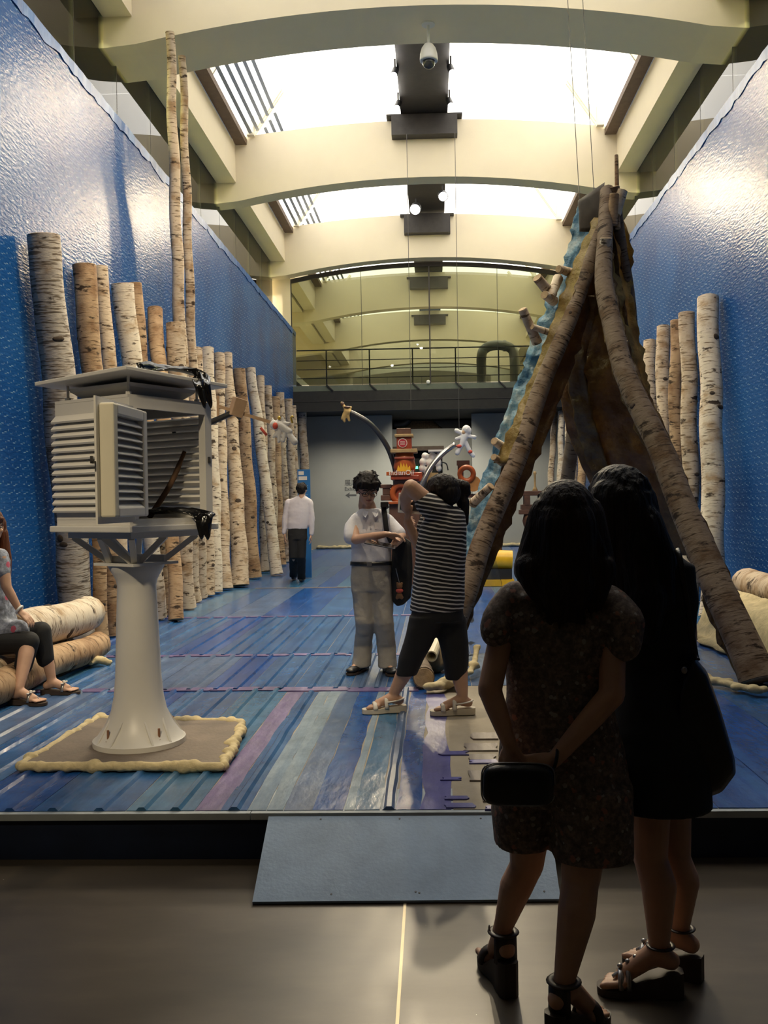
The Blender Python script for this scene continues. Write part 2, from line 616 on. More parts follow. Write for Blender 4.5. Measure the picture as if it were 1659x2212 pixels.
# ------------------------------------------------------------------ floor
b = MB(); b.box((-9, -9, -0.2), (9, 46, 0.0))
fl = tag(b.build('floor', 'concrete', org=(0, 0, 0)), kind='structure')
b = MB()
p0, p1 = on_z(858, 2212, 0), on_z(875, 1950, 0)
b.beam(p0 + (p0 - p1) * 3 + V((0, 0, 0.0005)), p1 + (p1 - p0) * 0.3 + V((0, 0, 0.0005)), 0.011, 0.004)
tag(b.build('joint_strip', mat('brass_strip', (0.50, 0.42, 0.27), 0.4, metal=0.4, noise_=0.1), fl), 'pale metal strip in the floor joint')

# ------------------------------------------------------------------ stage
st = empty('stage', (0, STAGE_Y, 0), kind='structure')
MB().box((WL - 0.05, STAGE_Y + 0.03, 0.001), (WR + 0.05, BACK_Y, ZS - 0.03)).build('stage_base', 'navy_board', st)
x = WL - 0.05
seams = [-2.26, -0.86, 0.55, 1.95, WR + 0.05]
for i, xe in enumerate(seams):
    MB().box((x + 0.0015, STAGE_Y, ZS - 0.03), (xe - 0.0015, STAGE_Y + 0.35, ZS)).build('edge_board', 'edge_board', st)
    x = xe
MB().box((WL - 0.05, STAGE_Y + 0.352, ZS - 0.03), (WR + 0.05, BACK_Y, ZS)).build('stage_deck', 'cardboard', st)

# ramp
rp = empty('ramp', (on_z(880, 1945, 0).x, 3.77, 0), 'steep blue painted plywood ramp leading up onto the stage', 'ramp')
a0, a1 = on_z(545, 1948, 0.014), on_z(1211, 1942, 0.014)
c0, c1 = on_z(572, 1779, ZS - 0.012), on_z(1190, 1774, ZS - 0.012)
c0.y = c1.y = STAGE_Y - 0.006
nrm = (a1 - a0).cross(c0 - a0).normalized()
b = MB()
vs = [a0, a1, c1, c0]
b.add([p for p in vs] + [p - nrm * 0.013 for p in vs], [(0, 1, 2, 3), (7, 6, 5, 4), (0, 4, 5, 1), (1, 5, 6, 2), (2, 6, 7, 3), (3, 7, 4, 0)])
b.build('ramp_board', 'ramp_blue', rp)
for u in (0.08, 0.92):
    q0, q1 = a0.lerp(a1, u), c0.lerp(c1, u)
    b = MB()
    b.add([V((q0.x - 0.02, q0.y + 0.03, 0.001)), V((q0.x - 0.02, q1.y, 0.001)), V((q1.x - 0.02, q1.y, ZS - 0.035)),
           V((q0.x + 0.02, q0.y + 0.03, 0.001)), V((q0.x + 0.02, q1.y, 0.001)), V((q1.x + 0.02, q1.y, ZS - 0.035))],
          [(0, 1, 2), (5, 4, 3), (0, 3, 4, 1), (1, 4, 5, 2), (2, 5, 3, 0)])
    b.build('ramp_support', 'navy_board', rp)
for px_, py_ in ((671, 1781), (859, 1779), (1051, 1778), (715, 1936), (899, 1933), (907, 1935), (1179, 1934)):
    u = (px_ - 545) / 667.0
    t = (1948 - py_) / 169.0
    p = (a0.lerp(a1, u)).lerp(c0.lerp(c1, u), min(max(t, 0.04), 0.96)) + nrm * 0.001
    MB().lathe([(0.0045, -0.001), (0.0045, 0.001)], p, n=8, M=nrm.to_track_quat('Z', 'Y').to_matrix().to_4x4()).build('screw', 'black_metal', rp)

# ------------------------------------------------------------------ sheeting on the stage, strip by strip
STRIPS = []


def strip(x0, x1, y0, y1, mt, z=0.002, ridge=None, wave=0.002, name='sheet_strip', seed=0, nx=None, ragged=0.0):
    """a thin sheet lying on the stage; ridge = list of ridge centres as fractions of its width"""
    rnd = random.Random(seed + int(x0 * 1000) + int(y0 * 77))
    w = x1 - x0
    xs = [0.0, 1.0]
    for r in ridge or []:
        for d in (-0.026, -0.012, 0.012, 0.026):
            xs.append(r + d / w)
    if not ridge:
        xs += [i / 5 for i in range(1, 5)]
    xs = sorted(set(min(max(u, 0), 1) for u in xs))
    n = max(3, int((y1 - y0) / 0.22))
    rows = []
    for j in range(n + 1):
        y = lerp(y0, y1, j / n)
        dx0 = rnd.uniform(-ragged, ragged); dx1 = rnd.uniform(-ragged, ragged)
        row = []
        for u in xs:
            xx = lerp(x0 + dx0, x1 + dx1, u)
            zz = ZS + z + wave * (noise.noise(V((xx * 5, y * 2.2, seed))) + 0.6)
            for r in ridge or []:
                if abs(u - r) * w < 0.014: zz += 0.014
            row.append(V((xx, y, zz)))
        rows.append(row)
    b = MB()
    m = len(xs)
    vs = [p for r in rows for p in r]
    k = len(vs)
    vs2 = [V((p.x, p.y, ZS + 0.0006)) if ((i % m) in (0, m - 1) or i < m or i >= k - m) else p - V((0, 0, 0.0025)) for i, p in enumerate(vs)]
    fs = [(j * m + i, j * m + i + 1, (j + 1) * m + i + 1, (j + 1) * m + i) for j in range(n) for i in range(m - 1)]
    b.add(vs, fs)
    edge = [(i, i + 1) for i in range(m - 1)] + [(j * m + m - 1, (j + 1) * m + m - 1) for j in range(n)] + [((n * m) + i + 1, n * m + i) for i in range(m - 2, -1, -1)] + [((j + 1) * m, j * m) for j in range(n - 1, -1, -1)]
    b.v += vs2
    for a, c in edge:
        b.f.append((c, a, a + k, c + k))
    o = b.build(name, mt, st, smooth=False)
    autosmooth(o, 30)
    STRIPS.append(o)
    return o


Y0 = STAGE_Y + 0.035
rr = random.Random(3)
# ribbed roofing sheets on the left, first row
x = WL + 0.02
row_cols = ['tarp_blue', 'tarp_blue', 'tarp_grey', 'tarp_blue', 'tarp_deep', 'tarp_blue', 'tarp_teal', 'tarp_blue']
i = 0
while x < -1.16:
    w = rr.uniform(0.34, 0.44)
    x1 = min(x + w, -1.12)
    if -1.12 - x1 < 0.15: x1 = -1.12
    strip(x, x1 - 0.004, Y0, 6.92 + rr.uniform(-0.03, 0.03), row_cols[i % 8], ridge=[0.22, 0.72] if x1 - x > 0.3 else [0.5], seed=i)
    x = x1; i += 1
cols = [(-1.12, -1.0, 'tape_violet', None), (-1.0, -0.885, 'tarp_blue', [0.5]), (-0.882, -0.80, 'tarp_pale', None), (-0.797, -0.72, 'tarp_pale', None), (-0.717, -0.585, 'tarp_grey', None),
        (-0.582, -0.44, 'tarp_deep', None), (-0.437, -0.395, 'tarp_pale', None), (-0.392, -0.27, 'tarp_teal', None), (-0.267, -0.205, 'tarp_grey', [0.5]), (-0.2, -0.085, 'tarp_deep', None)]
for k, (xa, xb, mt, rg) in enumerate(cols):
    strip(xa, xb, Y0, 6.9 + rr.uniform(-0.1, 0.06), mt, ridge=rg, seed=40 + k, ragged=0.006)
strip(-0.08, 0.055, Y0, 6.75, 'tape_purple', seed=61, ragged=0.018, name='tape_strip')
# bare board with torn ends of tape
strip(0.062, 0.50, Y0, 7.0, 'cardboard', z=0.002, wave=0.001, seed=70, name='board_sheet')
strip(0.504, 0.95, Y0, 7.0, 'cardboard', z=0.002, wave=0.001, seed=71, name='board_sheet')
for k, (y_, xa, xb, hh, mt) in enumerate([(1748, 965, 1025, 10, 'tape_purple'), (1730, 962, 1010, 7, 'tape_purple'), (1688, 955, 992, 6, 'tape_purple'), (1634, 950, 1010, 8, 'tape_purple'),
                                          (1752, 1050, 1084, 8, 'tape_purple'), (1652, 1018, 1076, 8, 'tape_purple'), (1625, 1005, 1076, 16, 'tape_grey'), (1645, 1012, 1070, 12, 'tape_grey'),
                                          (1690, 1012, 1066, 22, 'tape_grey'), (1735, 1040, 1080, 26, 'tape_grey'), (1600, 1020, 1076, 14, 'tape_grey')]):
    pa, pb = on_z(xa, y_, ZS), on_z(xb, y_ - 3, ZS)
    dy = hh * pa.y / (y_ - 1084.0)
    strip(pa.x, pb.x, pa.y, pa.y + dy, mt, z=0.008 + 0.0004 * k, wave=0.001, seed=80 + k, ragged=0.012, name='tape_scrap')
# right front
x = 0.954
for k, (w, mt) in enumerate([(0.3, 'tarp_deep'), (0.34, 'tarp_deep'), (0.4, 'tarp_deep'), (0.36, 'tarp_blue'), (0.36, 'tarp_deep'), (0.34, 'tarp_blue'), (0.45, 'tarp_blue')]):
    x1 = min(x + w, WR - 0.02)
    strip(x, x1 - 0.003, Y0, 7.4, mt, wave=0.006, seed=100 + k)
    x = x1
# second row and beyond
rows = [(6.93, 8.5, 'tape_grey'), (8.52, 11.4, None), (11.42, 15.3, None), (15.32, 20.6, None), (20.62, BACK_Y - 0.02, None)]
for j, (ya, yb, _) in enumerate(rows):
    x = WL + 0.02
    k = 0
    while x < WR - 0.05:
        w = rr.uniform(0.26, 0.46)
        x1 = min(x + w, WR - 0.02)
        if WR - 0.02 - x1 < 0.16: x1 = WR - 0.02
        y_a = ya if x1 < 0.06 or j > 0 else (7.02 if x < 0.95 else 7.42)
        mt = rr.choice(['tarp_blue', 'tarp_blue', 'tarp_teal', 'tarp_grey', 'tarp_deep', 'tarp_blue'])
        strip(x, x1 - 0.004, y_a, yb, mt, ridge=[0.3, 0.75] if (x < -0.5 and j < 2) else None, seed=200 + j * 40 + k)
        x = x1; k += 1
# ragged tape over the cross seams and a long strip along them
for k, (xa, ya, xb, yb, mt, w) in enumerate([(-3.7, 6.92, -1.2, 6.95, 'tape_violet', 0.12), (-1.2, 6.93, -0.12, 6.86, 'tape_violet', 0.14), (-3.5, 8.52, -0.3, 8.5, 'tape_violet', 0.10),
                                            (-3.4, 11.4, 0.4, 11.42, 'tape_violet', 0.09), (-3.0, 15.3, 0.6, 15.3, 'tape_grey', 0.09)]):
    n = int(abs(xb - xa) / 0.5)
    for i in range(n):
        x0_, x1_ = lerp(xa, xb, i / n), lerp(xa, xb, (i + 1) / n) - 0.01
        yy = lerp(ya, yb, i / n) + rr.uniform(-0.02, 0.02)
        strip(x0_, x1_, yy - w / 2, yy + w / 2, mt, z=0.008, wave=0.003, seed=400 + 20 * k + i, ragged=0.03, name='seam_tape')
for k, (pa, pb, w) in enumerate([((880, 1545), (720, 1290), 0.05), ((650, 1600), (700, 1330), 0.045)]):
    pass
b = MB()

# ------------------------------------------------------------------ blue sheeted walls
def blue_wall(name, X, sgn, y0, y1, label):
    b = MB()
    b.box((min(X, X - sgn * 0.09), y0, 0.0), (max(X, X - sgn * 0.09), y1, WTOP))
    w = tag(b.build(name, 'tarp_wall', org=(X, (y0 + y1) / 2, 0)), kind='structure')
    # folded sheet hem over the top edge, crumpled
    n = int((y1 - y0) / 0.12)
    rn = random.Random(11 if sgn > 0 else 12)
    rings = []
    for i in range(n + 1):
        y = lerp(y0, y1, i / n)
        j = 0.05 * noise.noise(V((y * 3.1, 4, sgn)))
        d = 0.006 + rn.uniform(0, 0.010)
        drop = 0.10 + 0.05 * noise.noise(V((y * 2.3, 0, sgn))) + rn.uniform(-0.02, 0.02)
        rings.append([V((X + sgn * d, y, WTOP - drop)), V((X + sgn * (d + 0.006), y, WTOP + 0.012 + max(j, 0) * 0.4)), V((X - sgn * 0.1, y, WTOP + 0.014 + max(j, 0) * 0.4)), V((X - sgn * 0.1, y, WTOP + 0.002)), V((X + sgn * 0.002, y, WTOP + 0.002)), V((X + sgn * 0.002, y, WTOP - drop))])
    MB().loft(rings).build('folded_hem', 'tarp_hem', w)
    return w


m_tarp('tarp_hem', [(0.02, 0.09, 0.30), (0.03, 0.12, 0.36), (0.10, 0.22, 0.46)], rough=0.45, streak=(4, 4), coat=0.0)
wl = blue_wall('wall_left', WL, 1, 3.2, 25.3, '')
wr = blue_wall('wall_right', WR, -1, 3.2, 25.3, '')

# ------------------------------------------------------------------ ceiling of the hall
ce = empty('ceiling', (XC, 18, 8), kind='structure')
BEAMS = [(12.0, 13.0), (18.3, 18.72), (24.3, 24.68), (30.4, 30.8), (36.5, 36.9), (42.6, 43.0)]
HALF = 4.13
b_lo = lambda x: EY + 6.40 - 0.42 * min(1.0, abs(x - XC) / 3.9) ** 2
b_hi = lambda x: EY + 7.52 - 0.28 * min(1.0, abs(x - XC) / 3.9) ** 2
for i, (ya, yb) in enumerate(BEAMS):
    poly = []
    n = 20
    for k in range(n + 1):
        x = XC - HALF + 2 * HALF * k / n
        poly.append((x, b_lo(x)))
    poly += [(XC + 6.9, EY + 5.7), (XC + 6.9, EY + 7.2)]
    for k in range(n, -1, -1):
        x = XC - HALF + 2 * HALF * k / n
        poly.append((x, b_hi(x)))
    poly += [(XC - 6.9, EY + 7.2), (XC - 6.9, EY + 5.7)]
    MB().prism(poly, ya, yb).build('ceiling_beam', 'plaster', ce)
ends = [-8.0] + [y for p in BEAMS for y in p] + [45.5]
bays = [(ends[i], ends[i + 1]) for i in range(0, len(ends), 2)]
for ya, yb in bays:
    for s in (-1, 1):
        xi, xo = XC + s * 3.75, XC + s * HALF
        MB().box((min(xi, xo), ya + 0.002, EY + 6.38), (max(xi, xo), yb - 0.002, EY + 7.12)).build('edge_beam', 'plaster', ce)
        xo2 = XC + s * (HALF + 0.5)
        MB().box((min(xo + s * 0.03, xo2), ya + 0.002, EY + 6.3), (max(xo + s * 0.03, xo2), yb - 0.002, EY + 7.12)).build('edge_beam', 'plaster', ce)
        # gutter ledge and side of the rooflight
        x0, x1 = XC + s * 3.74, XC + s * 3.52
        MB().box((min(x0, x1), ya + 0.002, EY + 7.125), (max(x0, x1), yb - 0.002, EY + 7.24)).build('gutter', 'gutter', ce)
        # closed soffit of the side bay
        x2, x3 = XC + s * (HALF + 0.5), XC + s * 6.9
        MB().box((min(x2, x3), ya + 0.002, EY + 7.0), (max(x2, x3), yb - 0.002, EY + 7.12)).build('side_soffit', 'plaster', ce)
# the rooflight runs above the beams
LY0, LY1 = 5.4, 45.0
for s in (-1, 1):
    for (ya, yb) in [(5.4, 12.5), (12.52, 18.5), (18.52, 24.5), (24.52, 30.6), (30.62, 36.7), (36.72, 45)]:
        p = [(XC + s * 3.62, EY + 7.25), (XC + s * 3.64, EY + 7.29), (XC + s * 2.92, EY + 8.34), (XC + s * 2.90, EY + 8.30)]
        MB().prism(p, ya, yb).build('skylight_pane', 'sky_pane', ce)
        x0, x1 = XC + s * 0.46, XC + s * 2.90
        MB().box((min(x0, x1), ya, EY + 8.30), (max(x0, x1), yb, EY + 8.34)).build('skylight_pane', 'sky_pane', ce)
        # mullion and rails of the sloping side
        for y in (ya + 0.06, (ya + yb) / 2, yb - 0.06):
            MB().beam((XC + s * 3.58, y, EY + 7.24), (XC + s * 2.86, y, EY + 8.29), 0.10, 0.05, V((0, 1, 0))).build('skylight_mullion', 'frame_white', ce)
        if s < 0:
            for k in range(5):
                t = 0.12 + 0.56 * k / 4
                q = V((lerp(3.50, 2.78, t) * s + XC, 0, EY + lerp(7.17, 8.21, t)))
                M = Matrix.Translation((q.x, 0, q.z)) @ Matrix.Rotation(radians(-20), 4, 'Y')
                MB().box((-0.032, ya + 0.1, -0.006), (0.032, yb - 0.1, 0.006), M).build('louvre_slat', 'slat_blue', ce)
for ya, yb in BEAMS[1:4]:
    for s in (-1, 1):
        MB().box((XC + s * 3.42 - 0.07, ya - 0.16, EY + 7.26), (XC + s * 3.42 + 0.07, ya - 0.03, EY + 8.28)).build('skylight_post', 'frame_white', ce)
# dark services run down the middle
for (ya, yb) in [(5.4, 12.5), (13.0, 18.29), (18.73, 24.29), (24.7, 30.39), (30.82, 36.4)]:
    MB().box((XC - 0.455, ya, EY + 7.56), (XC + 0.455, yb, EY + 8.45)).build('services_housing', 'dark_steel', ce)
for yb, hw, z0, z1 in ((18.297, 0.64, 7.14, 7.53), (24.297, 0.60, 6.98, 7.45), (30.395, 0.62, 6.95, 7.3), (36.495, 0.62, 6.95, 7.3)):
    MB().box((XC - hw, yb - 0.25, EY + z0), (XC + hw, yb, EY + z1)).build('housing_end_box', 'dark_steel', ce)
    MB().box((XC - hw - 0.1, yb - 0.2, EY + z1), (XC + hw + 0.1, yb + 0.3, EY + z1 + 0.03)).build('housing_cap', 'dark_steel', ce)
# unseen roof, added with wall_front to keep the foreground dark
MB().box((-7, -8, EY + 8.30), (7, 5.38, EY + 8.45)).build('unseen_soffit', 'dark_slab', ce)

# outer walls
def wall(name, lo, hi, mt):
    return tag(MB().box(lo, hi).build(name, mt), kind='structure')
wall('wall_outer_left', (XC - 7.1, -8, 0), (XC - 6.9, 46, EY + 8.4), 'plaster_cream')
wall('wall_outer_right', (XC + 6.9, -8, 0), (XC + 7.1, 46, EY + 8.4), 'plaster_cream')
wall('wall_front', (-7, -8.2, 0), (7, -8.0, EY + 8.4), 'dark_slab')
wall('wall_far', (-7, 45.6, 0), (7, 45.8, EY + 8.4), 'plaster_pale')
# unseen side bay decks, added to stop lamp light escaping
for s, nm in ((-1, 'left'), (1, 'right')):
    x0, x1 = (WL - 0.12, XC - 6.9) if s < 0 else (WR + 0.12, XC + 6.9)
    wall('floor_side_' + nm, (min(x0, x1), -8, 5.1), (max(x0, x1), 45.5, 5.3), 'plaster_pale')
# glass of the side bays, pane by pane
gi = 1
for s in (-1, 1):
    X = XC + s * (HALF + 0.012)
    g = empty('window_%d' % gi, (X, 18, 5.3), kind='structure'); gi += 1
    y = 3.5
    while y < 24.2:
        MB().box((X - 0.006, y + 0.004, 5.3), (X + 0.006, y + 1.49, EY + 6.4)).build('glass_pane', 'glass_green', g)
        MB().box((X - 0.008, y + 1.491, 5.3), (X + 0.008, y + 1.503, EY + 6.4)).build('pane_joint', 'dark_steel', g)
        y += 1.5

# ------------------------------------------------------------------ lamps
def spot_lamp(p, aim, label, r=0.06, watts=SPOT_W, glow='lamp_glow', size=95, light=True):
    """gallery spot: yoke, can and lit lens"""
    p, aim = V(p), V(aim)
    t = empty('spot_lamp', p, label, 'lamp', 'spot lamps on the dark ceiling housing')
    d = (aim - p).normalized()
    M = d.to_track_quat('Z', 'Y').to_matrix().to_4x4()
    MB().lathe([(r * 0.6, -0.2), (r * 0.95, -0.17), (r, 0.0), (r * 1.05, 0.0), (r * 1.05, 0.03), (r * 0.9, 0.03), (r * 0.9, 0.005)], p, 16, M=M).build('lamp_can', 'black_metal', t, smooth=True)
    MB().lathe([(r * 0.88, 0.006), (r * 0.86, 0.03), (r * 0.75, 0.05), (r * 0.5, 0.066), (r * 0.1, 0.072)], p, 16, M=M).build('lens', glow, t, smooth=True)
    MB().beam(p - d * 0.1, p + V((0, 0, 0.22)) - d * 0.1, 0.03, 0.03).build('bracket', 'black_metal', t)
    if light:
        l = bpy.data.lights.new('spot_light', 'SPOT')
        l.energy = watts; l.spot_size = radians(size); l.spot_blend = 0.8; l.shadow_soft_size = r
        l.color = (1.0, 0.82, 0.54)
        lo = bpy.data.objects.new('spot_light', l); COL.objects.link(lo)
        lo.parent = t
        lo.matrix_local = Matrix.Translation(d * (0.08 + r * 0.5)) @ (-d).to_track_quat('Z', 'Y').to_matrix().to_4x4()
    return t


def sp(x, y, h):             # pixel on the level h above the eye
    r = ray(x, y)
    return EYE + r * (h / r.z)
for k, (x, y, aim, lab) in enumerate([(872, 160, (-2.4, 9.0, 0.3), 'small lit spot lamp on the ceiling housing nearest the dome camera, shelter side'),
                                     (876, 231, (-2.6, 10.5, 0.3), 'small lit spot lamp on the ceiling housing, second from dome camera, shelter side'),
                                     (976, 155, (2.4, 9.5, 0.3), 'small lit spot lamp on the ceiling housing nearest the dome camera, tipi side'),
                                     (974, 226, (2.6, 11.0, 0.3), 'small lit spot lamp on the ceiling housing, second from dome camera, tipi side')]):
    q = sp(x, y, 7.42); q.x = XC + (-0.5 if x < 925 else 0.5)
    spot_lamp(q, aim, lab)
for x, y, aim, lab, r in [(897, 452, (-2.2, 9.0, 0.5), 'large glaring spot lamp beneath the second ceiling housing, shelter side', 0.13), (957, 424, (1.6, 8.5, 1.0), 'large glaring spot lamp beneath the second ceiling housing, tipi side', 0.11)]:
    q = sp(x, y, 6.95)
    if abs(q.y - 23) > 6: q = at(x, y, 22.0)
    spot_lamp(q, aim, lab, r, SPOT_W * 1.6, size=70)
for k, (x, y, aim, w) in enumerate([(-0.6, 6.0, (-3.0, 9.5, 0.8), 1.0), (-0.6, 8.5, (-3.4, 12.0, 1.0), 1.0), (0.4, 9.6, (2.9, 13.0, 1.5), 0.6)]):
    spot_lamp((XC + x, y, EY + 7.42), aim, ('lit spot lamp on the ceiling housing over the shelter, aimed at the logs', 'lit spot lamp on the ceiling housing, aimed at the birch row', 'lit spot lamp on the ceiling housing, aimed at the wall beyond the tipi')[k], watts=SPOT_W * w * FRONT_K, size=85)
for x, y, aim, w, sz, lab in [(-2.4, -5.0, (-1.75, 5.25, 1.15), 7.0, 15, 'lit spot lamp over the entrance aimed at the white shelter'), (-0.6, 1.0, (-0.75, 7.2, 0.9), 1.0, 44, 'lit spot lamp over the entrance aimed at the middle of the stage')]:
    q = spot_lamp((x, y, EY + 8.06), aim, lab, 0.09, SPOT_W * w, size=sz)
    for c in q.children:
        if c.type == 'LIGHT': c.data.shadow_soft_size = 0.45; c.data.spot_blend = 1.0
# recessed downlights of the side bays
for s in (-1, 1):
    for y in (8, 11, 15.2, 17.2, 21.0, 23.2, 27.5, 33.5):
        X = XC + s * 5.9
        t = empty('downlight', (X, y, EY + 6.985), 'round recessed downlight in the side bay soffit', 'lamp', 'downlights of the side bays')
        MB().lathe([(0.10, 0.0), (0.10, 0.012)], (X, y, EY + 6.985), 16).build('trim_ring', 'frame_white', t)
        MB().lathe([(0.075, -0.004), (0.075, 0.004)], (X, y, EY + 6.984), 16).build('lens', 'downlight_glow', t)
        l = bpy.data.lights.new('downlight', 'SPOT'); l.energy = SIDE_W; l.spot_size = radians(150); l.spot_blend = 0.6; l.shadow_soft_size = 0.07; l.color = (1, 0.9, 0.66)
        lo = bpy.data.objects.new('downlight_beam', l); COL.objects.link(lo); lo.parent = t; lo.location = (0, 0, -0.03)

# unseen downlights added beneath the gallery slab to brighten the back wall
for k in range(8):
    X, y, z = (-3.0 + 1.15 * k, 26.6, 4.285) if k < 6 else ((-0.65, 0.5)[k - 6], 26.1, 4.285)
    t = empty('downlight', (X, y, z), 'added round fill light beneath the dark gallery slab', 'lamp', 'added fill lights beneath the gallery slab')
    MB().lathe([(0.10, -0.012), (0.10, 0.0)], (X, y, z), 16).build('trim_ring', 'frame_white', t)
    MB().lathe([(0.075, -0.016), (0.075, -0.013)], (X, y, z), 16).build('lens', 'downlight_glow', t)
    l = bpy.data.lights.new('downlight', 'SPOT'); l.energy = BACK_FILL_W; l.spot_size = radians(140); l.spot_blend = 0.7; l.shadow_soft_size = 0.07; l.color = (1, 0.93, 0.78)
    lo = bpy.data.objects.new('downlight_beam', l); COL.objects.link(lo); lo.parent = t; lo.location = (0, 0, -0.03)
    if k >= 6: lo.rotation_euler = (radians(62), 0, 0); l.spot_size = radians(60); l.energy = BACK_FILL_W * 1.3

# dome camera under the first beam
q = sp(925, 52, 6.395)
q.z = b_lo(q.x)
t = empty('dome_camera', (q.x, q.y, q.z - 0.6), 'white dome security camera hanging from the ceiling beam', 'camera')
MB().lathe([(0.09, -0.02), (0.09, 0.0)], q, 20).build('ceiling_plate', 'white_paint', t)
MB().lathe([(0.018, -0.32), (0.018, -0.02)], q, 12).build('stem', 'white_paint', t)
MB().lathe([(0.03, -0.26), (0.06, -0.28), (0.095, -0.33), (0.115, -0.40), (0.12, -0.47), (0.12, -0.50), (0.1, -0.50)], q, 24).build('housing', 'white_paint', t, smooth=True)
MB().lathe([(0.085, -0.50), (0.085, -0.53), (0.07, -0.565), (0.045, -0.59), (0.012, -0.60)], q, 20).build('dome', mat('smoked', (0.05, 0.05, 0.05), 0.08, noise_=0.1), t, smooth=True)

# ------------------------------------------------------------------ far end: glazed gallery over a dark slab
GY = 24.72
g = empty('window_%d' % gi, (XC, GY, 4.76), kind='structure'); gi += 1
xs = [XC - 3.68, at(781, 700, GY).x, at(928, 700, GY).x, at(1075, 700, GY).x, XC + 3.75]
for i in range(4):
    xa, xb = xs[i] + 0.004, xs[i + 1] - 0.004
    poly = [(xa, 4.80)] + [(xb, 4.80)] + [(lerp(xb, xa, k / 6), b_lo(lerp(xb, xa, k / 6)) - 0.13) for k in range(7)]
    MB().prism(poly, GY, GY + 0.012).build('glass_pane', 'glass_back', g)
for i, x in enumerate(xs):
    w = 0.035 if i == 2 else (0.04 if i in (0, 4) else 0.008)
    MB().box((x - w / 2, GY - 0.02, 4.78), (x + w / 2, GY + 0.05, b_lo(x) - 0.1)).build('mullion', 'dark_steel', g)
poly = [(lerp(xs[0], xs[4], k / 16), b_lo(lerp(xs[0], xs[4], k / 16)) - 0.13) for k in range(17)]
poly += [(lerp(xs[4], xs[0], k / 16), b_lo(lerp(xs[4], xs[0], k / 16)) - 0.02) for k in range(17)]
MB().prism(poly, GY - 0.02, GY + 0.05).build('head_frame', 'dark_steel', g)
# wall beside the glass, up to the beam
for s in (-1, 1):
    xi = xs[0] if s < 0 else xs[4]
    xo = XC + s * 6.9
    wall('wall_upper_' + ('left' if s < 0 else 'right'), (min(xi, xo), 24.69, 3.9), (max(xi, xo), 24.85, EY + 6.3), 'plaster')
# mezzanine slab
sl = empty('floor_mezzanine', (XC, GY, 4.08), kind='structure')
MB().box((-6.9, GY - 0.05, 4.08), (6.9, GY + 0.12, 4.62)).build('slab_fascia', 'dark_slab', sl)
MB().box((-6.9, GY + 0.125, 4.3), (6.9, 45.5, 4.74)).build('slab', 'dark_slab', sl)
MB().box((-6.9, GY - 0.03, 4.62), (6.9, GY + 0.10, 4.77)).build('slab_edge_band', mat('band_green', (0.13, 0.15, 0.11), 0.7, noise_=0.1), sl)
MB().box((-6.9, GY - 0.06, 4.34), (6.9, GY - 0.052, 4.36)).build('slab_joint', 'dark_steel', sl)
for i in range(8):
    x = at(705 + (i - 3) * 93, 815, GY).x
    MB().beam((x, GY - 0.03, 4.80), (x + 0.18, GY - 0.04, 4.63), 0.09, 0.03).build('bracket', 'dark_steel', sl)
# railing behind the glass
rl = empty('gallery_railing', (XC, 25.1, 4.77), 'thin dark metal railing along the upper gallery behind the glass', 'railing')
for z in (5.02, 5.26, 5.5, 5.78):
    MB().tube([(-3.7, 25.1, z), (3.7, 25.1, z)], 0.012 if z < 5.7 else 0.02, 6).build('rail', 'dark_steel', rl)
for i in range(9):
    x = at(705 + (i - 3) * 93, 780, 25.1).x
    if abs(x) < 3.9: MB().box((x - 0.018, 25.08, 4.745), (x + 0.018, 25.12, 5.78)).build('post', 'dark_steel', rl)
# duct box and bent pipe up on the gallery
bx0, bx1 = at(762, 800, 28.0).x, at(1060, 800, 28.0).x
t = empty('duct_box', ((bx0 + bx1) / 2, 28.4, 4.745), 'long pale boxed duct standing on the upper gallery', 'duct')
n = 14
poly = [(bx0, 4.75)] + [(bx1, 4.75)] + [(lerp(bx1, bx0, k / n), 5.42 + 0.17 * sin(pi * min(1, max(0, k / n))) ) for k in range(n + 1)]
MB().prism(poly, 28.0, 29.0).build('box_body', 'duct_box', t)
for k in range(1, 4):
    xx = lerp(bx0, bx1, k / 4)
    MB().box((xx - 0.01, 27.985, 4.76), (xx + 0.01, 27.999, 5.4)).build('panel_seam', 'duct_grey', t)
pts = [at(1112, 826, 26.3), at(1112, 790, 26.3), at(1108, 758, 26.3), at(1090, 747, 26.3), at(1062, 747, 26.3), at(1045, 756, 26.3), at(1040, 772, 26.3), at(1040, 800, 27.0), at(1040, 826, 27.2)]
t = empty('bent_pipe', (pts[0].x, pts[0].y, 4.745), 'grey bent ventilation pipe on the upper gallery', 'pipe')
for q in (pts[0], pts[-1]): q.z = 4.75
MB().tube(curve_pts(pts, 40), 0.14, 14).build('pipe', 'duct_grey', t, smooth=True)
for k in (3, 5):
    MB().tube([pts[k] - V((0.04, 0, 0)), pts[k] + V((0.04, 0, 0))], 0.16, 14).build('pipe_collar', 'duct_grey', t)
# things seen against the gallery
sd = MB(); q = at(925, 825, GY - 0.051)
sm = empty('smoke_detector', q, 'small round white detector on the dark slab edge', 'detector')
MB().lathe([(0.05, 0.0), (0.05, 0.025), (0.03, 0.04)], q, 14, M=Matrix.Rotation(pi / 2, 4, 'X')).build('detector_body', 'white_paint', sm)

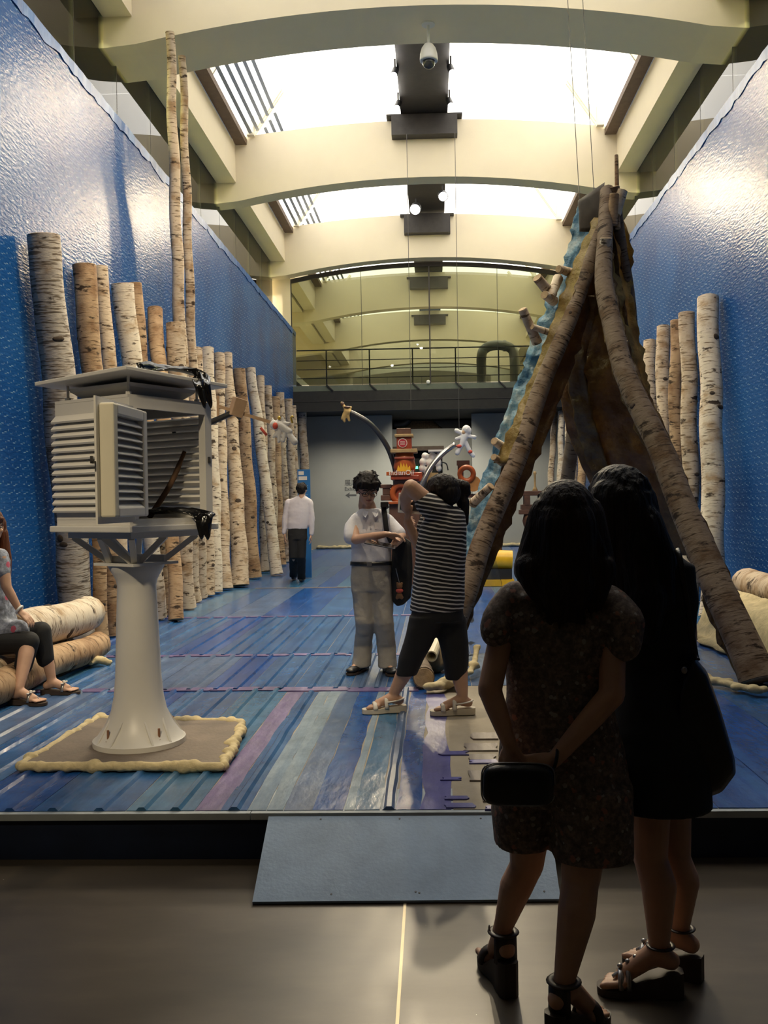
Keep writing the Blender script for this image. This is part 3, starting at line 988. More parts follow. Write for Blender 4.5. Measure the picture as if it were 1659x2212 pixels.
# lower back wall
xm0, xm1 = at(848, 1000, BACK_Y).x, at(1020, 1000, BACK_Y).x
wall('wall_back_left', (-7, BACK_Y, 0), (xm0, BACK_Y + 0.2, 4.29), 'plaster_grey')
wall('wall_back_right', (xm1, BACK_Y, 0), (7, BACK_Y + 0.2, 4.29), 'plaster_grey')
RY = 30.2
xd0, xd1 = at(846, 1000, RY).x, at(956, 1000, RY).x
wr_ = empty('wall_recess', (xm0, RY, 0), kind='structure')
ztop = at(930, 926, RY).z
zdoor = at(930, 965, RY).z
MB().box((xd1, RY, 0), (3.2, RY + 0.15, ztop)).build('panel_right', 'plaster_pale', wr_)
MB().box((-3.2, RY, zdoor), (xd1 - 0.001, RY + 0.15, ztop)).build('panel_over_door', 'plaster_pale', wr_)
MB().box((-3.2, RY + 0.001, 0), (xd0 - 0.2, RY + 0.15, zdoor)).build('panel_left', 'plaster_pale', wr_)
MB().box((xd0 - 0.2, RY + 0.9, 0), (xd1, RY + 1.0, zdoor)).build('door_dark_panel', 'dark_slab', wr_)
MB().box((xd0, RY - 0.03, zdoor - 0.12), (xd1 + 0.05, RY - 0.005, zdoor + 0.02)).build('door_head', 'gutter', wr_)
MB().box((-3.2, RY + 0.8, ztop), (3.2, RY + 1.0, 4.29)).build('upper_recess_back', 'dark_slab', wr_)
# brick infill above the door and the dark ducts in front of it
zz0, zz1 = ztop + 0.005, 4.28
for r_ in range(6):
    for c_ in range(11):
        xx = at(862, 900, RY + 0.5).x + c_ * 0.125 + (0.06 if r_ % 2 else 0)
        b = MB(); b.box((xx, RY + 0.5, zz0 + r_ * 0.06), (xx + 0.117, RY + 0.6, zz0 + r_ * 0.06 + 0.053))
        b.build('brick', 'brick_dark', wr_)
MB().tube(curve_pts([at(884, 880, RY + 0.2), at(884, 897, RY + 0.2), at(880, 910, RY + 0.2), at(866, 917, RY + 0.2), at(850, 917, RY + 0.2)], 16), 0.12, 12).build('dark_pipe', 'dark_steel', wr_, smooth=True)
q = at(980, 900, RY + 0.2)
MB().prism([(at(936, 900, RY).x, 4.28), (at(950, 900, RY).x, ztop + 0.08), (at(958, 900, RY).x, ztop + 0.01), (xm1 + 0.4, ztop + 0.01), (xm1 + 0.4, 4.28)], RY + 0.1, RY + 0.45).build('dark_duct', 'dark_slab', wr_)
# pale foam line along the foot of the back wall
rn = random.Random(5)
for (xa, xb) in ((WL + 0.1, xm0), (xm1, WR - 0.1)):
    pts = [V((lerp(xa, xb, k / 30), BACK_Y - 0.05 + rn.uniform(-0.02, 0.02), ZS + 0.05 + rn.uniform(0, 0.02))) for k in range(31)]
    MB().tube(pts, [0.045 + rn.uniform(-0.012, 0.015) for _ in pts], 8).build('foam_bead', 'foam', st, smooth=True)
# ------------------------------------------------------------------ birch
def m_birch(name, pale, tan, dark, tan_amt=0.5, dark_amt=0.6, lent=0.6):
    m = bpy.data.materials.new(name); m.use_nodes = True
    nt = m.node_tree; b = nt.nodes['Principled BSDF']
    oi = N(nt, 'ShaderNodeObjectInfo')
    tc = N(nt, 'ShaderNodeTexCoord')
    cbx = N(nt, 'ShaderNodeCombineXYZ')
    for i in range(3): nt.links.new(oi.outputs['Random'], cbx.inputs[i])
    off = N(nt, 'ShaderNodeVectorMath', operation='SCALE'); off.inputs['Scale'].default_value = 53.0
    nt.links.new(cbx.outputs[0], off.inputs[0])
    ad = N(nt, 'ShaderNodeVectorMath', operation='ADD')
    nt.links.new(tc.outputs['Object'], ad.inputs[0]); nt.links.new(off.outputs[0], ad.inputs[1])

    def nz(scale, vec, detail=5.0, rough=0.6):
        mp = N(nt, 'ShaderNodeMapping'); mp.inputs['Scale'].default_value = vec
        nt.links.new(ad.outputs[0], mp.inputs['Vector'])
        n = N(nt, 'ShaderNodeTexNoise', Scale=scale, Detail=detail, Roughness=rough)
        nt.links.new(mp.outputs[0], n.inputs['Vector'])
        return n.outputs['Fac']

    def thr(sock, lo, hi):
        r = N(nt, 'ShaderNodeMapRange'); r.inputs['From Min'].default_value = lo; r.inputs['From Max'].default_value = hi
        nt.links.new(sock, r.inputs['Value'])
        return r.outputs[0]
    c = mix(nt, thr(nz(1.0, (4, 4, 5.5), 4.0), 0.62 - tan_amt * 0.25, 0.78 - tan_amt * 0.2), pale, tan)
    ln = nz(1.0, (6, 6, 60), 2.0)                      # short level lenticels
    c = mix(nt, thr(ln, 0.66 - 0.1 * lent, 0.72 - 0.08 * lent), c, tuple(x * 0.45 for x in tan))
    bands = nz(1.0, (4.5, 4.5, 11.0), 5.0, 0.62)         # black patches
    c = mix(nt, thr(bands, 0.70 - 0.14 * dark_amt, 0.76 - 0.14 * dark_amt), c, dark)
    nt.links.new(c, b.inputs['Base Color'])
    b.inputs['Roughness'].default_value = 0.75
    b.inputs['Specular IOR Level'].default_value = 0.25
    bp = N(nt, 'ShaderNodeBump', Strength=0.5, Distance=0.01)
    s = N(nt, 'ShaderNodeMath', operation='SUBTRACT'); nt.links.new(nz(1.0, (14, 14, 40)), s.inputs[0]); nt.links.new(bands, s.inputs[1])
    nt.links.new(s.outputs[0], bp.inputs['Height']); nt.links.new(bp.outputs['Normal'], b.inputs['Normal'])
    MT[name] = m


m_birch('birch', (0.60, 0.48, 0.35), (0.36, 0.23, 0.125), (0.06, 0.038, 0.024), 0.55, 0.85, 0.9)
m_birch('birch_white', (0.68, 0.59, 0.47), (0.44, 0.31, 0.19), (0.06, 0.042, 0.03), 0.4, 0.75, 0.8)
m_birch('birch_tan', (0.47, 0.32, 0.19), (0.27, 0.155, 0.08), (0.05, 0.032, 0.02), 0.75, 0.85, 0.8)
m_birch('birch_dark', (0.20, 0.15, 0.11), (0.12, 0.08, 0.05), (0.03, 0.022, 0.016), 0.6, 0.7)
m_birch('birch_scaly', (0.50, 0.44, 0.38), (0.34, 0.26, 0.19), (0.05, 0.038, 0.03), 0.4, 0.55, 1.6)
mat('cut_wood', (0.42, 0.30, 0.18), 0.8, noise_=0.25, scale=20, bump=(30, 0.3))
mat('scar', (0.06, 0.04, 0.027), 0.9, noise_=0.4, scale=30)
mat('rotten', (0.11, 0.075, 0.05), 0.9, noise_=0.4, scale=30)


def birch(name, p0, p1, r0, r1, mt='birch', seed=0, parent=None, label=None, cat=None, group=None, scars=5, bend=0.0, stubs=0, n=14, path=None):
    """a log from p0 to p1; its own Z runs along it"""
    p0, p1 = V(p0), V(p1)
    L = (p1 - p0).length
    rn = random.Random(seed * 13 + 5)
    m = max(8, int(L / 0.16))
    ph = rn.uniform(0, 6.28)
    def centre(t): return V((cos(ph), sin(ph), 0)) * (bend * sin(pi * t)) + V((0.012 * sin(5 * t * L + ph), 0.012 * cos(4 * t * L + ph), 0)) * min(1, r0 / 0.1)
    q = (p1 - p0).to_track_quat('Z', 'Y')
    if path:
        qi = q.inverted()
        LP = [qi @ (V(w) - p0) for w in path]
        def centre(t):
            z = t * L
            for a, c in zip(LP, LP[1:]):
                if z <= c.z + 1e-6:
                    s = (z - a.z) / max(1e-6, c.z - a.z)
                    return V((lerp(a.x, c.x, s), lerp(a.y, c.y, s), 0))
            return V((LP[-1].x, LP[-1].y, 0))
    def rad(t, th):
        z = t * L
        k = 1 + 0.07 * noise.noise(V((cos(th) * 1.3, sin(th) * 1.3, z * 2.2 + seed * 9.1))) + 0.03 * noise.noise(V((cos(th) * 3, sin(th) * 3, z * 8 + seed)))
        k += 0.10 * max(0, 1 - z / 0.25) ** 2
        return lerp(r0, r1, t) * k
    rings = []
    for i in range(m + 1):
        t = i / m
        rings.append([centre(t) + V((cos(a) * rad(t, a), sin(a) * rad(t, a), t * L)) for a in (2 * pi * k / n for k in range(n))])
    b = MB(); b.loft(rings)
    me = b.mesh(name, True)
    me.set_sharp_from_angle(angle=radians(60))
    me.materials.append(MT[mt])
    o = bpy.data.objects.new(name, me); COL.objects.link(o)
    q = (p1 - p0).to_track_quat('Z', 'Y')
    o.rotation_mode = 'QUATERNION'
    o.rotation_quaternion = q
    o.location = p0
    if parent is not None:
        o.parent = parent
        o.location = p0 - ORG[parent]
    tag(o, label, cat, group)
    def part(nm, mb, mm, sm=True):
        me = mb.mesh(nm, sm); me.materials.append(MT[mm])
        c = bpy.data.objects.new(nm, me); COL.objects.link(c); c.parent = o
        return c
    for t, z in ((0, -0.004), (1, L + 0.004)):
        c = centre(t)
        part('cut_end', MB().lathe([(rad(t, 0) * 0.94, 0), (rad(t, 0) * 0.9, 0.004 if t else -0.004)], c + V((0, 0, z - (0.002 if t else -0.002))), 14), 'cut_wood', False)
    for k in range(scars):
        t = rn.uniform(0.05, 0.95); a = rn.uniform(0, 2 * pi)
        R = rad(t, a)
        s = min(lerp(r0, r1, t), 0.14)
        M = Matrix.Rotation(a, 4, 'Z')
        part('branch_scar', MB().ell(centre(t) + V((cos(a) * R * 0.97, sin(a) * R * 0.97, t * L)), s * 0.08, s * rn.uniform(0.22, 0.42), s * rn.uniform(0.16, 0.34), M, 8, 6), 'scar')
    for k in range(stubs):
        t = rn.uniform(0.3, 0.95); a = rn.uniform(0, 2 * pi)
        R = rad(t, a); d = V((cos(a), sin(a), rn.uniform(0.3, 0.9))).normalized()
        q0 = centre(t) + V((cos(a) * R * 0.8, sin(a) * R * 0.8, t * L))
        part('branch_stub', MB().tube([q0, q0 + d * rn.uniform(0.05, 0.12)], [0.02, 0.013], 7), mt)
    return o


GL = 'birch trunks leaning on the wall behind the shelter'
L1 = 'slim birch trunk in the crowded row leaning on the blue wall past the shelter'
L2 = 'birch trunk on the blue wall whose foot shows under the louvred shelter'
LEFT = [
    # top px, foot px, widths, bark, label
    ((93, 508), (170, 1400), 64, 70, 'birch_scaly', 'thick scaly birch trunk behind the stacked logs, leaning on the blue wall'),
    ((212, 800), (222, 1398), 28, 30, 'birch_tan', 'thin brown birch trunk with its foot right beside the stacked logs'),
    ((181, 572), (250, 1374), 48, 36, 'birch_tan', 'stout tan birch trunk with an orange flush, behind the shelter roof'),
    ((218, 577), (270, 1362), 30, 32, 'birch', 'pale trunk half hidden behind the stout tan birch trunk'),
    ((264, 614), (345, 1338), 46, 30, 'birch_white', 'whitest stout birch trunk above the shelter roof'),
    ((291, 612), (360, 1330), 30, 26, 'birch_tan', 'peeling brown trunk tucked beside the whitest stout trunk'),
    ((333, 668), (382, 1342), 36, 31, 'birch_tan', 'short tan birch trunk between the whitest trunk and the tallest pair'),
    ((379, 698), (406, 1316), 42, 30, 'birch', 'short birch trunk standing in front of the two tallest ones'),
    ((367, 70), (418, 1300), 17, 34, 'birch', 'tallest slender birch trunk, reaching up past the blue wall'),
    ((394, 122), (436, 1292), 14, 26, 'birch', 'second tallest slender birch trunk, twin of the tallest'),
    ((424, 752), (452, 1288), 26, 27, 'birch', L1),
    ((447, 752), (464, 1282), 28, 32, 'birch_white', L1),
    ((473, 764), (486, 1274), 24, 30, 'birch', L1),
    ((490, 764), (519, 1268), 22, 40, 'birch', L1),
    ((517, 797), (546, 1250), 26, 34, 'birch_tan', 'reddish brown trunk in the crowded row leaning on the blue wall'),
    ((541, 796), (598, 1243), 22, 26, 'birch_white', 'most slanted pale trunk, its foot pulled out from the crowded row'),
    ((561, 813), (573, 1237), 18, 24, 'birch', L1),
    ((578, 834), (590, 1226), 18, 22, 'birch', L1),
    ((594, 858), (606, 1222), 20, 22, 'birch_tan', L1),
    ((605, 848), (616, 1214), 18, 20, 'birch', L1),
    ((623, 862), (628, 1208), 18, 20, 'birch', L1),
    ((634, 876), (640, 1203), 13, 18, 'birch', L1),
    ((651, 878), (655, 1197), 19, 19, 'birch', L1),
]
for k, (tp, bp, wt, wb, mt, lab) in enumerate(LEFT):
    base = on_z(bp[0], bp[1], ZS + 0.012)
    r0 = wb / 2 / F_PX * base.y
    if base.x - r0 < WL + 0.06: base.x = WL + 0.06 + r0
    rt = wt / 2 / F_PX * base.y
    top = on_x(tp[0], tp[1], WL + rt + 0.035 + {7: 0.24, 1: 0.34, 8: 0.38, 9: 0.42}.get(k, 0.0))
    base = base + V((0, 0, r0 * 0.12 + 0.012))
    grp = GL if lab in (L1, L2) else None
    birch('birch_pole', base, top, r0, rt, mt, k + 1, None, lab, 'tree trunk', GL, scars=6 if wt > 22 else 4, bend=0.03, stubs=1 if k % 3 == 0 else 0)
GR = 'birch trunks leaning on the wall behind the tipi'
R1 = 'thin birch trunk leaning on the blue wall, seen behind the tipi'
RIGHT_ = [
    ((1528, 644), (1538, 1336), 47, 52, 'birch_white', 'thickest and tallest birch trunk standing at the blue wall beyond the tipi'),
    ((1484, 676), (1490, 1300), 34, 36, 'birch', 'pale slim birch trunk next to the thickest one beyond the tipi'),
    ((1462, 692), (1470, 1290), 28, 30, 'birch_tan', 'brownish birch trunk squeezed between two pale trunks beyond the tipi'),
    ((1432, 706), (1424, 1286), 30, 34, 'birch', 'birch trunk with a dark knot near its top beyond the tipi'),
    ((1403, 737), (1395, 1275), 28, 30, 'birch', 'shortest of the row of birch trunks beyond the tipi'),
    ((1368, 770), (1362, 1262), 24, 26, 'birch_tan', R1), ((1338, 790), (1332, 1248), 22, 24, 'birch', R1), ((1310, 806), (1304, 1240), 20, 22, 'birch', R1),
    ((1284, 822), (1280, 1230), 18, 20, 'birch', R1), ((1262, 835), (1256, 1222), 18, 20, 'birch_tan', R1),
    ((1243, 905), (1236, 1214), 16, 18, 'birch', R1), ((1228, 890), (1222, 1210), 15, 17, 'birch_white', R1), ((1212, 890), (1206, 1204), 14, 17, 'birch_white', R1), ((1200, 866), (1184, 1200), 13, 16, 'birch', R1),
]
for k, (tp, bp, wt, wb, mt, lab) in enumerate(RIGHT_):
    base = on_z(bp[0], bp[1], ZS + 0.012)
    r0 = wb / 2 / F_PX * base.y
    if base.x + r0 > WR - 0.05: base.x = WR - 0.05 - r0
    rt = wt / 2 / F_PX * base.y
    top = on_x(tp[0], tp[1], WR - rt - 0.035)
    base.z += r0 * 0.12 + 0.012
    birch('birch_pole', base, top, r0, rt, mt, 60 + k, None, lab, 'tree trunk', GR, scars=5, bend=0.03)

# ------------------------------------------------------------------ stacked logs as a bench on the left
lg = 'stacked logs under the seated woman'
rU, rL = 0.162, 0.122
zU, zL_ = ZS + 0.03 + 0.385, ZS + 0.018 + rL * 1.08
birch('birch_log', V((-3.28, 7.02, zU)), V((-3.25, 8.52, zU)), rU, rU, 'birch_white', 31, None, 'smooth pale upper birch log lying on the stacked logs', 'log', lg, scars=6)
birch('birch_log', V((-3.13, 5.2, zL_)), V((-3.09, 8.36, zL_)), rL, rL * 0.97, 'birch_tan', 32, None, 'banded brown lower birch log under the seated woman', 'log', lg, scars=7)
birch('birch_log', V((-3.45, 5.2, zL_)), V((-3.42, 8.3, zL_)), rL, rL * 0.97, 'birch', 33, None, 'lower birch log at the wall beneath the smooth upper log', 'log', lg, scars=4)


def foam_lump(name, pts, rs, label, cat='foam', parent=None, seed=0, voxel=0.014, mt='foam'):
    b = MB()
    rn = random.Random(seed)
    for i in range(len(pts) - 1):
        b.cap(pts[i], pts[i + 1], rs[i], rs[i + 1], 10, flat=0.7)
    for p, r in zip(pts, rs):
        for _ in range(3):
            b.ell(V(p) + V((rn.uniform(-r, r), rn.uniform(-r, r), rn.uniform(-0.2, 0.5) * r)), r * rn.uniform(0.5, 0.8), r * rn.uniform(0.5, 0.8), r * rn.uniform(0.4, 0.6), None, 8, 6)
    o = remesh(b, name, voxel, mt, parent, 2)
    if parent is None: tag(o, label, cat)
    return o


p = [on_z(196, 1432, ZS + 0.05), on_z(208, 1424, ZS + 0.07), on_z(222, 1428, ZS + 0.05), on_z(235, 1432, ZS + 0.035)]
foam_lump('foam_lump', p, [0.03, 0.045, 0.045, 0.03], 'loose lump of hardened yellow foam at the foot of the stacked logs')

# stacked logs on the right wall with foam poured over them
lg = 'stacked logs by the tipi'
birch('birch_log', V((3.22, 5.4, ZS + 0.52)), V((3.20, 9.7, ZS + 0.50)), 0.16, 0.155, 'birch', 35, None, 'upper birch log lying along the blue wall beyond the tipi foot', 'log', lg, scars=9)
birch('birch_log', V((2.98, 5.6, ZS + 0.19)), V((2.96, 9.3, ZS + 0.19)), 0.165, 0.16, 'birch_tan', 36, None, 'lower birch log covered by poured foam beyond the tipi foot', 'log', lg, scars=4)
birch('birch_log', V((3.335, 5.6, ZS + 0.19)), V((3.335, 9.3, ZS + 0.19)), 0.155, 0.15, 'birch', 37, None, 'lower birch log against the blue wall beneath the upper log beyond the tipi', 'log', lg, scars=4)
rings = []
rn = random.Random(21)
for j in range(40):
    y = lerp(6.3, 9.5, j / 39)
    sec = [(3.00, 0.47), (2.97, 0.44), (2.92, 0.425), (2.82, 0.39), (2.73, 0.29), (2.70, 0.16), (2.62, 0.06), (2.52, 0.03)]
    ring = []
    for k, (xx, zz) in enumerate(sec):
        q = V((xx, y, ZS + zz))
        d = 0.035 * noise.noise(V((xx * 6, y * 5, zz * 7)))
        ring.append(q + V((-d - 0.01 * (k > 2), 0, d * 0.6)))
    ring[-1].x += 0.06 * noise.noise(V((3, y * 3, 1)))
    rings.append(ring + [q + V((0.035, 0, -0.022)) for q in reversed(ring)])
o = MB().loft(rings).build('foam_blanket', 'foam', smooth=True)
tag(o, 'yellow poured foam draped over the logs beyond the tipi foot', 'foam')
# ------------------------------------------------------------------ louvred weather shelter on a pedestal
mat('shelter_white', (0.66, 0.64, 0.60), 0.4, noise_=0.04, scale=3)
mat('shelter_warm_lit', (0.64, 0.60, 0.48), 0.45, noise_=0.05, scale=3)  # the white paint tinted cream, warm lamp light put into the colour
mat('plate_brown', (0.16, 0.125, 0.095), 0.7, noise_=0.2, scale=5, bump=(50, 0.15))
mat('black_bag', (0.006, 0.006, 0.007), 0.18, noise_=0.2, coat=0.4)
mat('rust', (0.22, 0.11, 0.06), 0.7, noise_=0.3)

pc = on_z(302, 1614, ZS + 0.02)
# base board with a foam rim
corners = [on_z(52, 1668, ZS), on_z(478, 1668, ZS), on_z(518, 1574, ZS), on_z(180, 1566, ZS)]
corners[3].x = -2.18
cen = sum(corners, V()) / 4
bp_ = empty('base_board', (cen.x, cen.y, ZS), 'brown square board under the white shelter, rimmed with hardened yellow foam', 'board')
MB().prism_z([(c.x, c.y) for c in corners], ZS + 0.030, ZS + 0.048).build('board', 'plate_brown', bp_)
rn = random.Random(9)
for i in range(4):
    a, c = corners[i], corners[(i + 1) % 4]
    n = 22 if i == 0 else 16
    b = MB()
    out = V(((a + c) / 2 - cen)); out.z = 0; out.normalize()
    prev = None
    for k in range(n + 1):
        q = a.lerp(c, k / n) + out * (0.005 + 0.025 * rn.random()); q.z = ZS + 0.034
        r = 0.034 + 0.018 * noise.noise(V((k * 0.45, i * 3.1, 2))) + rn.uniform(-0.006, 0.008)
        b.ell(q, r * rn.uniform(0.9, 1.2), r * rn.uniform(0.8, 1.1), r * 0.9, None, 8, 6)
        if prev is not None: b.cap(prev, q, 0.026, 0.026, 8)
        prev = q
    remesh(b, 'foam_bead', 0.011, 'foam', bp_, 2)

sh = empty('weather_shelter', (pc.x, pc.y, ZS + 0.048), 'white louvred weather instrument shelter with open door on a white pedestal', 'shelter')
z0 = ZS + 0.049
zcap = at(302, 1218, pc.y).z
prof = [(0.258, z0), (0.258, z0 + 0.028), (0.235, z0 + 0.045), (0.19, z0 + 0.11), (0.155, z0 + 0.19), (0.138, z0 + 0.27), (0.128, z0 + 0.38), (0.120, z0 + 0.6), (0.112, zcap - 0.22), (0.108, zcap - 0.12), (0.115, zcap - 0.09), (0.135, zcap - 0.05), (0.155, zcap - 0.015), (0.155, zcap - 0.002)]
autosmooth(MB().lathe([(r, z) for r, z in prof], (pc.x, pc.y, 0), 40).build('pedestal', 'shelter_white', sh), 50)
for a in (-2.15, -0.75, 0.8, 2.3):
    q = V((pc.x + cos(a) * 0.215, pc.y + sin(a) * 0.215, z0 + 0.028))
    MB().lathe([(0.007, -0.005), (0.007, 0.085)], q, 8).build('anchor_bolt', 'rust', sh)
    MB().lathe([(0.016, 0.0), (0.016, 0.014)], q + V((0, 0, 0.04 * 0 + 0.012)), 6).build('bolt_nut', 'rust', sh)
    # gusset pocket wall
    ca, sa = cos(a), sin(a)
    b = MB()
    for s in (-1, 1):
        off = V((-sa, ca, 0)) * (0.055 * s)
        P = [V((pc.x + ca * 0.15, pc.y + sa * 0.15, z0 + 0.02)) + off, V((pc.x + ca * 0.25, pc.y + sa * 0.25, z0 + 0.02)) + off, V((pc.x + ca * 0.245, pc.y + sa * 0.245, z0 + 0.035)) + off, V((pc.x + ca * 0.135, pc.y + sa * 0.135, z0 + 0.19)) + off]
        t_ = V((-sa, ca, 0)) * 0.006
        b.add([p - t_ for p in P] + [p + t_ for p in P], [(0, 1, 2, 3), (7, 6, 5, 4), (0, 4, 5, 1), (1, 5, 6, 2), (2, 6, 7, 3), (3, 7, 4, 0)])
    b.build('gusset', 'shelter_white', sh)

# the box: square plan turned so that one corner points at the viewer
S = 0.60
ang = math.atan2(0.304, -0.51)              # direction of the left face from the near corner
dl = V((cos(ang), sin(ang), 0)); dr = V((dl.y, -dl.x, 0))
if dr.y < 0: dr = -dr
ctr = V((pc.x, pc.y, 0))
Nn = ctr - (dl + dr) * (S / 2)              # near corner
ZB0 = at(330, 1150, Nn.y).z; ZB1 = at(330, 1126, Nn.y).z; ZT = at(455, 877, (Nn + dr * S).y).z


def bxm(u, v, z):                            # box coordinates: u along the left face, v along the right face
    return Nn + dl * u + dr * v + V((0, 0, z))


def sbox(nm, u0, u1, v0, v1, za, zb, mt='shelter_white', parent=sh, bevel=0.0):
    b = MB()
    P = [bxm(u, v, z) for z in (za, zb) for u, v in ((u0, v0), (u1, v0), (u1, v1), (u0, v1))]
    b.add(P, [(3, 2, 1, 0), (4, 5, 6, 7), (0, 1, 5, 4), (1, 2, 6, 5), (2, 3, 7, 6), (3, 0, 4, 7)])
    return b.build(nm, mt, parent, bevel=bevel)


sbox('cap_plate', S / 2 - 0.165, S / 2 + 0.165, S / 2 - 0.165, S / 2 + 0.165, zcap - 0.003, zcap + 0.012)
sbox('floor_slab', -0.03, S + 0.03, -0.03, S + 0.03, ZB0, ZB0 + 0.035, bevel=0.006)
sbox('floor_slab', 0.0, S, 0.0, S, ZB0 + 0.036, ZB1 + 0.01)
sbox('under_frame', 0.04, S - 0.04, 0.04, S - 0.04, ZB0 - 0.035, ZB0 - 0.001)
for (ua, va), (ub, vb) in (((0.06, 0.06), (0.20, 0.20)), ((S - 0.06, 0.06), (S - 0.20, 0.20)), ((0.06, S - 0.06), (0.2, S - 0.2)), ((S - 0.06, S - 0.06), (S - 0.2, S - 0.2)),
                           ((S / 2 - 0.01, 0.06), (0.21, 0.19)), ((S / 2 + 0.01, 0.06), (S - 0.21, 0.19)), ((0.06, S / 2), (0.19, 0.22)), ((S - 0.06, S / 2), (S - 0.19, 0.36))):
    MB().beam(bxm(ua, va, ZB0 - 0.03), bxm(ub, vb, zcap + 0.012), 0.032, 0.032).build('strut', 'shelter_white', sh)
for v in (0.2, S - 0.2):
    sbox('cross_bar', 0.17, S - 0.17, v - 0.012, v + 0.012, zcap + 0.013, zcap + 0.05)
# corner posts and rails
pw = 0.045
for u, v in ((0, 0), (S - pw, 0), (0, S - pw), (S - pw, S - pw)):
    sbox('corner_post', u, u + pw, v, v + pw, ZB1 + 0.011, ZT)
sbox('top_rail', pw, S - pw, 0, pw, ZT - 0.07, ZT)
sbox('top_rail', pw, S - pw, S - pw, S, ZT - 0.05, ZT)
sbox('top_rail', 0, pw, pw, S - pw, ZT - 0.05, ZT)
sbox('top_rail', S - pw, S, pw, S - pw, ZT - 0.05, ZT)
sbox('bottom_rail', pw, S - pw, 0, pw, ZB1 + 0.011, ZB1 + 0.06)
sbox('bottom_rail', S - pw, S, pw, S - pw, ZB1 + 0.011, ZB1 + 0.06)
sbox('bottom_rail', pw, S - pw, S - pw, S, ZB1 + 0.011, ZB1 + 0.06)
# louvre slats: left face (v=0), back faces
n_sl = 13
zl0, zl1 = ZB1 + 0.055, ZT - 0.065
for k in range(n_sl):
    z = lerp(zl0, zl1, (k + 0.5) / n_sl)
    h = (zl1 - zl0) / n_sl
    for face in ('v0', 'v1', 'u1'):
        b = MB()
        ring = []
        for w, zz in ((-0.034, -h * 0.36), (-0.030, -h * 0.60), (0.024, h * 0.30), (0.004, h * 0.62)):
            if face == 'v0': ring.append((bxm(0.004, w, z + zz), bxm(S - 0.004, w, z + zz)))
            if face == 'v1': ring.append((bxm(pw * 0.5, S - w, z + zz), bxm(S - pw * 0.5, S - w, z + zz)))
            if face == 'u1': ring.append((bxm(S - w, pw * 0.5, z + zz), bxm(S - w, S - pw * 0.5, z + zz)))
        b.loft([[r[0] for r in ring], [r[1] for r in ring]])
        b.build('louvre_slat', 'shelter_white', sh)
# door opening on the right face (u=0): frame
sbox('door_frame', -0.012, 0.0, 0.0, 0.05, ZB1 + 0.011, ZT)
sbox('door_frame', -0.012, 0.0, S - 0.05, S, ZB1 + 0.011, ZT)
sbox('door_frame', -0.012, 0.0, 0.05, S - 0.05, ZT - 0.055, ZT)
MB().obox(bxm(-0.016, S - 0.025, lerp(ZB1, ZT, 0.52)), 0.012, 0.02, 0.035).build('latch_keeper', 'black_metal', sh)
# inner ceiling and the curved plate beneath the roof
sbox('box_lid', 0.0, S, 0.0, S, ZT + 0.001, ZT + 0.018)
# flat roof on four rods
RO = 0.075
zr = {}
P = [at(335, 797, (Nn - (dl + dr) * RO).y), at(77, 834, (Nn + dl * (S + RO) - dr * RO).y), None, at(484, 838, (Nn - dl * RO + dr * (S + RO)).y)]
zN, zL, zR_ = P[0].z, P[1].z, P[3].z
cor = [(-RO, -RO, zN), (S + RO, -RO, zL), (S + RO, S + RO, zL + zR_ - zN), (-RO, S + RO, zR_)]
pts = [bxm(u, v, z) for u, v, z in cor]
b = MB(); b.add(pts + [p + V((0, 0, 0.022)) for p in pts], [(3, 2, 1, 0), (4, 5, 6, 7), (0, 1, 5, 4), (1, 2, 6, 5), (2, 3, 7, 6), (3, 0, 4, 7)])
b.build('roof', 'shelter_white', sh, bevel=0.004)
zroof = lambda u, v: zN + (zL - zN) * (u + RO) / (S + 2 * RO) + (zR_ - zN) * (v + RO) / (S + 2 * RO)
for u, v in ((0.05, 0.05), (S - 0.05, 0.05), (S - 0.05, S - 0.05), (0.05, S - 0.05)):
    q = bxm(u, v, ZT + 0.018)
    MB().lathe([(0.008, 0), (0.008, zroof(u, v) - ZT - 0.017)], q, 8).build('roof_rod', 'shelter_white', sh)
    MB().lathe([(0.016, 0.0), (0.016, 0.02)], q, 8).build('rod_collar', 'shelter_white', sh)
zr0 = min(zroof(0.1, 0.1), zroof(S - 0.1, S - 0.1)) - 0.003
rings = []
for m_, zz in ((0.05, zr0), (0.06, zr0 - 0.02), (0.11, zr0 - 0.06), (0.17, ZT + 0.03), (0.17, ZT + 0.0195)):
    rings.append([bxm(u, v, zz) for u, v in ((m_, m_), (S - m_, m_), (S - m_, S - m_), (m_, S - m_))])
MB().loft(rings).build('inner_roof', 'shelter_white', sh)
# the open door: hinged on the near corner, swung out over the left face
hinge = bxm(-0.014, 0.012, 0)
free = at(205, 1000, hinge.y - 0.30); free.z = 0
dd = (free - hinge); dd.z = 0
DW = 0.50
dd.normalize()
hx, hy = hinge, dd
if abs((free - hinge).length - DW) > 0.0:
    # keep the true door width, turn it so that its free edge lies on the seen line
    best = None
    for k in range(400):
        a = -pi + 2 * pi * k / 400
        q = hinge + V((cos(a), sin(a), 0)) * DW
        q3 = q + V((0, 0, 1.9))
        r = q3 - EYE
        sx = PP[0] + F_PX * r.dot(RIGHT) / r.dot(FWD)
        if q.y < hinge.y and (best is None or abs(sx - 203) < best[0]): best = (abs(sx - 203), a)
    dd = V((cos(best[1]), sin(best[1]), 0))
dn = V((dd.y, -dd.x, 0))
if dn.y > 0: dn = -dn                       # outward, toward the viewer
dz0, dz1 = at(300, 1128, hinge.y - 0.1).z, at(205, 862, hinge.y - 0.35).z
dr_root = sh


